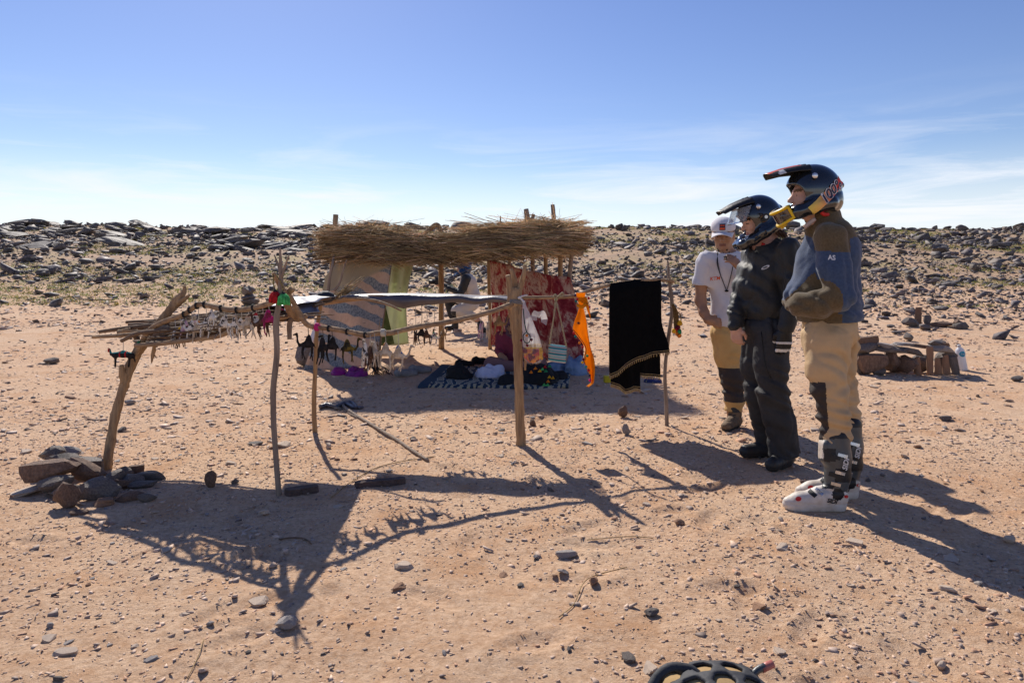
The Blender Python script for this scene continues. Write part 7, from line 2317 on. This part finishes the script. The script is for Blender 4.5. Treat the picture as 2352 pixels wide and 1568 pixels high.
# pile around the foot of the leaning post
GP = 'stones heaped at the foot of the leaning post'
pile = [ # x, y(bottom), lift, half sizes, rot, mat, kind, label
 (112, 1122, .06, (.150, .10, .075), (.10, -.12, .15), M_PILEB, 'b', 'long slab leaning on top of the stone heap by the leaning post'),
 (60, 1135, .0, (.075, .06, .012), (.0, -.25, .2), M_PALE, 's', 'thin pale slab under the long slab of the stone heap'),
 (125, 1135, .02, (.075, .06, .05), (0, 0, .4), M_PILE, 'b', 'squat dark stone under the long slab of the heap'),
 (160, 1145, .0, (.075, .06, .045), (.1, .2, 1.0), M_PILE, 'b', 'dark stone in the middle of the heap'),
 (155, 1162, .0, (.05, .04, .045), (.2, .1, .2), M_PILEB, 'b', 'brown rounded stone at the front of the heap'),
 (222, 1143, .0, (.09, .06, .05), (.1, 0, .1), M_PILE, 'b', 'sunlit grey stone crossed by the post shadow'),
 (200, 1112, .04, (.085, .06, .045), (.25, .25, -.2), M_PILEB, 'b', 'tilted block resting against the leaning post'),
 (150, 1098, .10, (.08, .055, .030), (.1, .1, .5), M_PILE, 'b', 'small dark stone on top of the long slab'),
 (125, 1090, .10, (.06, .05, .03), (.2, -.2, .1), M_PILE, 'b', 'jagged stone capping the heap'),
 (160, 1075, .10, (.05, .04, .03), (.5, .2, .1), M_GREYST, 'b', 'pale pointed stone at the crest of the heap'),
 (195, 1090, .03, (.09, .07, .03), (.0, .1, .3), M_PILE, 's', 'flat slab behind the tilted block'),
 (262, 1112, .0, (.055, .05, .035), (.2, .2, .5), M_PILE, 'b', 'small stone tight against the foot of the leaning post'),
 (272, 1125, .02, (.05, .03, .025), (.0, .3, .9), M_PILEB, 'b', 'small brown stone right of the post foot'),
 (300, 1110, .0, (.06, .05, .03), (.1, .1, .7), M_PILE, 'b', 'dark stone in the scatter beside the post foot'),
 (325, 1118, .0, (.07, .04, .025), (.1, .0, .3), M_PILE, 'b', 'flattish dark stone in the scatter beside the post foot'),
 (345, 1100, .0, (.08, .03, .018), (.1, .0, .2), M_PILE, 's', 'narrow dark slab in the scatter beside the post foot'),
 (310, 1086, .0, (.05, .018, .020), (.0, -.1, .15), M_PILEB, 's', 'narrow brown slab behind the post foot'),
 (298, 1148, .0, (.055, .03, .022), (.0, -.2, .3), M_PILEB, 'b', 'brown slab lying in front of the scatter'),
 (338, 1150, .0, (.035, .03, .018), (.0, .1, .5), M_PILE, 'b', 'little dark stone beside the brown slab'),
 (285, 1092, .0, (.045, .04, .03), (.0, .1, .5), M_PILE, 'b', 'small stone right behind the leaning post'),
 (240, 1160, .0, (.04, .03, .015), (.0, .1, .5), M_RUST, 's', 'small rusty slab below the sunlit grey stone'),
 (178, 1180, .0, (.035, .03, .018), (.0, .1, .5), M_PILEB, 'b', 'lone brown pebble in front of the heap'),
]
for i, (x, y, lf, sz, ro, m, kd, lb) in enumerate(pile):
    if i: sz = tuple(q * 1.22 for q in sz)
    g = G(x, y); g.z += lf + (sz[2] if kd == 's' else -.008)
    stone('stone', g, sz, ro, m, lb, 'stone', GP, kd, i)
# low dry-stone hearth wall on the right
wall = empty('dry_stone_wall', G(2080, 862), 'low dry-stone hearth wall of stacked slabs on open sand', 'stone wall')
wl = [ # x, y centre, d offset, half sizes, rot, mat, kind
 (2000, 832, .0, (.17, .12, .17), (.2, 0, .1), M_PILEB, 'b'), (2045, 828, .02, (.16, .10, .16), (0, .2, .6), M_PILEB, 'b'), (2018, 855, -.05, (.09, .07, .06), (0, 0, 0), M_PILE, 'b'),
 (2082, 834, .0, (.15, .10, .15), (.1, .1, 2.0), M_PILEB, 'b'), (1968, 838, .05, (.11, .08, .14), (0, .3, .1), M_PILE, 'b'),
 (2048, 803, .0, (.22, .12, .045), (.05, .06, .05), M_PILE, 'b'), (1990, 800, .05, (.17, .12, .055), (.1, -.15, .2), M_PILE, 'b'), (2090, 806, .02, (.16, .10, .035), (.0, .2, .1), M_PILE, 's'),
 (1985, 783, .05, (.16, .05, .05), (.0, -.12, .1), M_PILEB, 's'), (2040, 795, .0, (.13, .10, .025), (.1, .12, .3), M_GREYST, 's'), (2075, 790, .05, (.12, .09, .018), (.05, .05, .1), M_GREYST, 's'), (2115, 795, .04, (.12, .08, .022), (.0, .15, .2), M_PILEB, 's'),
 (2108, 842, -.03, (.042, .022, .115), (.06, -.14, .1), M_RUST, 's'), (2134, 828, -.05, (.052, .022, .165), (.05, -.07, .1), M_RUST, 's'), (2154, 848, -.06, (.045, .02, .105), (.08, -.12, .0), M_RUST, 's'), (2173, 842, -.05, (.050, .02, .125), (.08, -.10, .1), M_RUST, 's'), (2190, 845, -.04, (.05, .025, .12), (.1, -.25, .0), M_PILE, 's'),
 (2160, 800, .05, (.18, .14, .06), (.0, .1, .3), M_GREYST, 'b'), (2150, 790, .1, (.14, .12, .04), (.0, .05, .9), M_PILE, 'b'), (2180, 815, .1, (.10, .10, .06), (.0, .3, .9), M_PILE, 'b'), (2165, 836, .16, (.12, .10, .11), (.0, .3, .9), M_PILE, 'b'), (2115, 832, .16, (.14, .10, .18), (.0, .1, .4), M_PILE, 'b'), (2040, 832, .2, (.26, .10, .19), (.0, .1, .4), M_PILE, 'b'), (2170, 790, .0, (.06, .05, .02), (.1, .1, .4), M_PILEB, 's'),
]
dW = wall.location.y
for i, (x, y, dd, sz, ro, m, kd) in enumerate(wl):
    c = P(x, y, dW + .08 + dd)
    if kd == 'b': c.z -= sz[2] * .85
    c.z = max(c.z, hz1(c.x, c.y) + (sz[2] * .92 if kd == 's' and sz[2] < .06 else (sz[2] * .95 if kd == 's' else -.01)))
    stone('wall_stone', c, sz, ro, m, None, kind=kd, vi=i, parent=wall)
# standing slab and its props, behind the wall
GS = 'stones behind the hearth wall'
for i, (x, y, up, sz, ro, m, kd, lb) in enumerate([
 (2110, 748, .165, (.085, .022, .19), (.05, -.02, .1), M_PILEB, 's', 'upright brown slab propped between stones behind the hearth wall'),
 (2092, 750, 0, (.16, .12, .07), (0, 0, .3), M_PILE, 'b', 'dark stone propping the upright slab, hearth wall side'),
 (2125, 757, 0, (.16, .11, .06), (0, .2, .8), M_PILE, 'b', 'grey stone in front of the upright slab'),
 (2128, 748, 0, (.07, .06, .10), (0, .2, .1), M_PILE, 'b', 'pointed stone leaning on the upright slab'),
 (2165, 750, 0, (.26, .13, .06), (0, 0, .0), M_PILEB, 'b', 'long low brown boulder next to the upright slab'),
 (2200, 752, 0, (.09, .08, .07), (0, 0, .4), M_PILEB, 'b', 'round brown stone at the end of the long low boulder'),
 (2045, 752, 0, (.08, .07, .05), (0, 0, .4), M_PILE, 'b', 'pale stone lying away from the upright slab'),
 (2058, 766, 0, (.11, .08, .05), (0, 0, .4), M_PILE, 'b', 'broken grey stone lying before the upright slab'),
 (2085, 783, 0, (.10, .08, .06), (0, 0, 1.4), M_PILE, 'b', 'dark stone between hearth wall and upright slab'),
 (2170, 965, 0, (.055, .045, .030), (0, 0, .4), M_PILE, 'b', 'single dark stone on open sand beyond the tall rider'),
 (2230, 852, 0, (.0, .0, .0), (0, 0, .4), M_PILE, 'b', None),
 (2335, 875, 0, (.08, .06, .045), (0, 0, .4), M_PILE, 'b', 'dark stone on the sand beyond the plastic bottle'),
 (1433, 958, 0, (.052, .048, .070), (0, 0, .4), M_PILEB, 'b', 'round brown stone standing before the black scarf'),
 (1438, 998, 0, (.035, .03, .035), (0, 0, .9), M_GREYST, 'b', 'small grey stone near the round brown stone'),
 (1224, 978, 0, (.03, .028, .035), (0, 0, .9), M_PILEB, 'b', 'small brown stone near the forked post foot'),
 (485, 1118, 0, (.032, .03, .045), (0, 0, .9), M_PILEB, 'b', 'small upright brown stone on sand by the table shadow'),
 (540, 1110, 0, (.022, .02, .02), (0, 0, .9), M_PILE, 'b', 'dark pebble beside the small upright brown stone'),
 (660, 1440, 0, (.042, .034, .018), (0, 0, .3), M_GREYST, 'b', 'rough grey stone beside the tip of the post shadow'),
 (585, 1022, 0, (.05, .04, .025), (0, 0, .3), M_PILE, 'b', 'flat dark stone lying in sunlight behind the slim post'),
 (652, 1025, .0, (.055, .05, .012), (.25, .2, .6), M_PALE, 's', 'pale slab tilted on sand behind the slim post'),
 (930, 1302, .006, (.045, .03, .012), (0, .05, .1), M_PALE, 's', 'pale block of slate below the rail shadow'),
 (1300, 1278, .0, (.045, .036, .022), (0, 0, .3), M_GREYST, 'b', 'pale grey lump at the end of the thin curved twig'),
 (595, 1385, .004, (.038, .032, .008), (.05, 0, .4), M_PALE, 's', 'broad pale slate just below the curved rail shadow'),
 (150, 1500, .004, (.038, .028, .009), (.1, 0, .3), M_PALE, 's', 'pale slab in the sunlit foreground corner'),
 (120, 835, 0, (.10, .09, .06), (0, 0, .3), M_PILE, 'b', 'dark rock on grassy sand below the outcrop'),
]):
    if lb is None: continue
    g = G(x, y); g.z += up + (sz[2] * .9 if kd == 's' and up == 0 else 0) - (.006 if kd == 'b' else 0)
    stone('stone', g, sz, ro, m, lb, 'stone', None, kd, i + 3)
# big dark stone holding the banded cloth at its foot
g = G(694, 842); stone('stone', g, (.15, .14, .22), (.0, .45, .3), M_PILE, 'dark ridged rock weighing down the outer foot of the banded cloth', 'stone', None, 'b', 5)
# cairn
cairn = empty('cairn', G(572, 700), 'small cairn of three stacked dark stones on the grassy slope', 'cairn')
z = 0
for i, (dx, sz) in enumerate(((0, (.24, .2, .13)), (.03, (.23, .18, .10)), (-.04, (.20, .17, .09)), (.02, (.14, .12, .08)))):
    c = Vector(cairn.location) + Vector((dx, 0, z - .01)); z += sz[2] * 1.05
    stone('cairn_stone', c, sz, (0, .1 * (-1) ** i, i * 1.1), M_PILE, None, kind='b', vi=i + 2, parent=cairn)

# loose near stones, each an object
def near_stones():
    r = np.random.default_rng(99)
    mats = [(M_PALE, 'pale buff', .46), (M_GREYST, 'grey', .26), (M_RUST, 'rusty', .10), (M_PILE, 'dark', .18)]
    n = 285; k = 0
    while k < n:
        y = r.uniform(1.75 ** .6, 9.5 ** .6) ** (1 / .6); x = r.uniform(-.84, .84) * y
        if abs(x + .6) < 2.0 and y > 7.2: continue
        q = r.random(); a = 0
        for m, nm, w in mats:
            a += w
            if q < a: break
        sz = min(.011 * (1 - r.random()) ** (-1 / 2.4), .034) * (.62 + .10 * y)
        flat = r.random() < .72 and nm != 'dark'
        g = Vector((x, y, hz1(x, y)))
        where = 'lying in the foreground sand' if y < 4.2 else 'on the sand around the stall' if y < 6.5 else 'on the sand near the shelter'
        if flat:
            s3 = (sz * r.uniform(.9, 1.5), sz * r.uniform(.7, 1.0), sz * r.uniform(.16, .34)); g.z += s3[2] * .55
            stone('stone', g, s3, (r.normal(0, .12), r.normal(0, .12), r.uniform(0, 6.28)), m, f'{nm} flat slate fragment {where}', 'stone', f'{nm} slate fragments {where}', 's', k)
        else:
            s3 = (sz * r.uniform(.8, 1.1), sz * r.uniform(.7, 1.0), sz * r.uniform(.4, .65)); g.z -= s3[2] * .25
            stone('stone', g, s3, (r.normal(0, .2), r.normal(0, .2), r.uniform(0, 6.28)), m, f'{nm} chunky stone {where}', 'stone', f'{nm} chunky stones {where}', 'b', k)
        k += 1
near_stones()

# ---- plastic bottle
def bottle():
    g = G(2211, 850)
    root = empty('plastic_bottle', g, 'white plastic bottle with round blue label beside the hearth wall', 'bottle')
    d = g.y; s_ = d / FPX
    lean = Vector((-.14, 0, 1)).normalized()
    def at(h): return g + lean * h
    Hh = .34
    mp_ = mat('milky_plastic', (.74, .74, .77), .3, (.68, .68, .72), scale=6, bump=.3, bscale=14, trans=.35, dist=.02)
    mb = MB(); hs_ = [0, .005, .03, .10, .17, .20, .23, .27, .295, .305]; rs_ = [.05, .056, .058, .055, .052, .056, .056, .045, .022, .017]
    mb.tube([at(h) for h in hs_], rs_, 18, 3); part('bottle_body', mb, mp_, root)
    mb = MB(); mb.tube([at(.303), at(.33)], [.02, .02], 14, 1); part('cap', mb, mat('white_cap', (.75, .75, .76), .4), root)
    # label disc on the side facing the path
    c = at(.215) + Vector((-.006, -.0565, 0)); a = np.linspace(0, 6.283, 25)[:-1]
    def wrap(V2, off):
        X = V2[:, 0]; return np.stack([c.x + X, g.y - np.sqrt(np.maximum((.057 + off) ** 2 - (X - .006) ** 2, 1e-5)), c.z + V2[:, 1]], 1)
    rings = np.vstack([np.stack([np.cos(a), np.sin(a)], 1) * q for q in (.036, .024, .012)] + [np.zeros((1, 2))])
    F = [[k + 24 * i, (k + 1) % 24 + 24 * i, (k + 1) % 24 + 24 * (i + 1), k + 24 * (i + 1)] for i in range(2) for k in range(24)] + [[48 + k, 48 + (k + 1) % 24, 72] for k in range(24)]
    mb = MB(); mb.add(wrap(rings, .001), F); part('label', mb, mat('blue_label', (.01, .30, .48), .5, bump=0), root)
    V2, F = text_geo('Ciel', .030); mb = MB(); mb.add(wrap(V2, .003), F); part('lettering', mb, M_WHITEPR, root, False)
bottle()

# ---- backpack at the bottom edge
def backpack():
    c = Vector(((1640 - CX) * 1.86 / FPX, 1.80, 0)); c.z = hz1(c.x, c.y)
    root = empty('backpack', c, 'black and tan hydration backpack lying on the sand', 'backpack')
    M_PK = mat('charcoal_pack_fabric', (.055, .056, .062), .7, (.035, .036, .04), scale=14, bump=.4, bscale=60, dist=.005)
    M_PT = mat('tan_pack_fabric', (.42, .28, .13), .85, (.36, .235, .105), scale=14, bump=.3, bscale=90, dist=.004)
    base = U(.03, rbox((0, -.05, .07), (.145, .23, .065), .05), ell((.02, .06, .10), (.13, .12, .07)))
    sdf_obj('pack_body', base, (-.22, -.34, -.01), (.24, .26, .24), .008, M_PT, root)
    shell_ = lambda p: np.abs(base(p) - .006) - .006
    holes = []
    for i in range(-2, 3):
        for j in range(-3, 4):
            holes.append(((i * .085 + (j % 2) * .042 + .02), j * .070 + .03))
    hx = np.array(holes)
    def f(p):
        d = shell_(p)
        q = p[:, None, :2] - hx[None]
        ax, ay = np.abs(q[..., 0]), np.abs(q[..., 1])
        hexd = np.maximum(ax * .866 + ay * .5, ay) - .027
        d = np.maximum(d, -np.where(p[:, 2] > .07, hexd.min(1), 1.0))
        return np.maximum(d, .03 - p[:, 2])
    sdf_obj('pack_shell', f, (-.24, -.36, 0), (.26, .28, .26), .007, M_PK, root)
    mb = MB(); mb.tube([(-.20, -.02, .06), (-.175, .06, .13), (-.12, .10, .165), (-.06, .105, .165), (-.03, .09, .155)], [.011, .012, .013, .012, .010], 8, 6, 0, True, 0, .6); ob('carry_loop', mb.mesh('carry_loop'), M_PK, root)
    mb = MB(); mb.tube([(-.13, .12, .04), (-.16, .02, .10), (-.14, -.10, .14)], [.02, .022, .02], 8, 5, 0, True, 0, .5); ob('shoulder_strap', mb.mesh('shoulder_strap'), M_PK, root)
    mb = MB(); mb.tube([(.11, .11, .125), (.14, .125, .145), (.165, .132, .152)], [.008, .010, .011], 10, 3); ob('drinking_tube', mb.mesh('drinking_tube'), M_GREYP, root)
    mb = MB(); mb.tube([(.155, .13, .148), (.19, .137, .158)], [.012, .011], 10, 2); ob('bite_valve', mb.mesh('bite_valve'), mat('pink_silicone', (.62, .20, .16), .4), root)
backpack()

# ================================================================== GRASS ON THE SLOPE
def grass():
    r = np.random.default_rng(55)
    n = 60000
    y = r.uniform(17 ** 1.5, 62 ** 1.5, n) ** (1 / 1.5); x = r.uniform(-1, 1, n) * (y * .85)
    cl = VN2.fbm(x * .3, y * .42, 0 * x + 6.5, 3)
    left = smooth(-2, -10, x) * smooth(34, 22, y)
    keep = cl > (.20 - .46 * left)
    x, y = x[keep], y[keep]; n = len(x)
    z = hz(x, y)
    B = 4
    h = r.uniform(.04, .09, n) * (.7 + y / 50); w = h * r.uniform(1.0, 2.4, n)
    V = np.zeros((n, B, 3, 3)); 
    for b in range(B):
        a = r.uniform(0, 6.28, n); le = r.uniform(.3, 1.4, n) * w
        bx = x + r.normal(0, 1, n) * w * .6; by = y + r.normal(0, 1, n) * w * .6
        V[:, b, 0] = np.stack([bx - np.sin(a) * w * .12, by + np.cos(a) * w * .12, z - .01], 1)
        V[:, b, 1] = np.stack([bx + np.sin(a) * w * .12, by - np.cos(a) * w * .12, z - .01], 1)
        V[:, b, 2] = np.stack([bx + np.cos(a) * le, by + np.sin(a) * le, z + h * r.uniform(.5, 1.0, n)], 1)
    F = np.arange(n * B * 3).reshape(-1, 3)
    c = np.stack([r.uniform(.7, 1.3, n), r.uniform(.8, 1.2, n), r.uniform(.6, 1.1, n)], 1)
    me = fast_mesh('grass', V.reshape(-1, 3), F, np.repeat(c, B * 3, 0))
    o = ob('grass', me, mat('sparse_grass', (.23, .25, .07), .8, (.30, .25, .10), scale=.6, bump=0, attr='Col', trans=.3)); o['kind'] = 'stuff'
    o['label'] = 'sparse green and yellow grass growing between the hillside rocks'; o['category'] = 'grass'
grass()
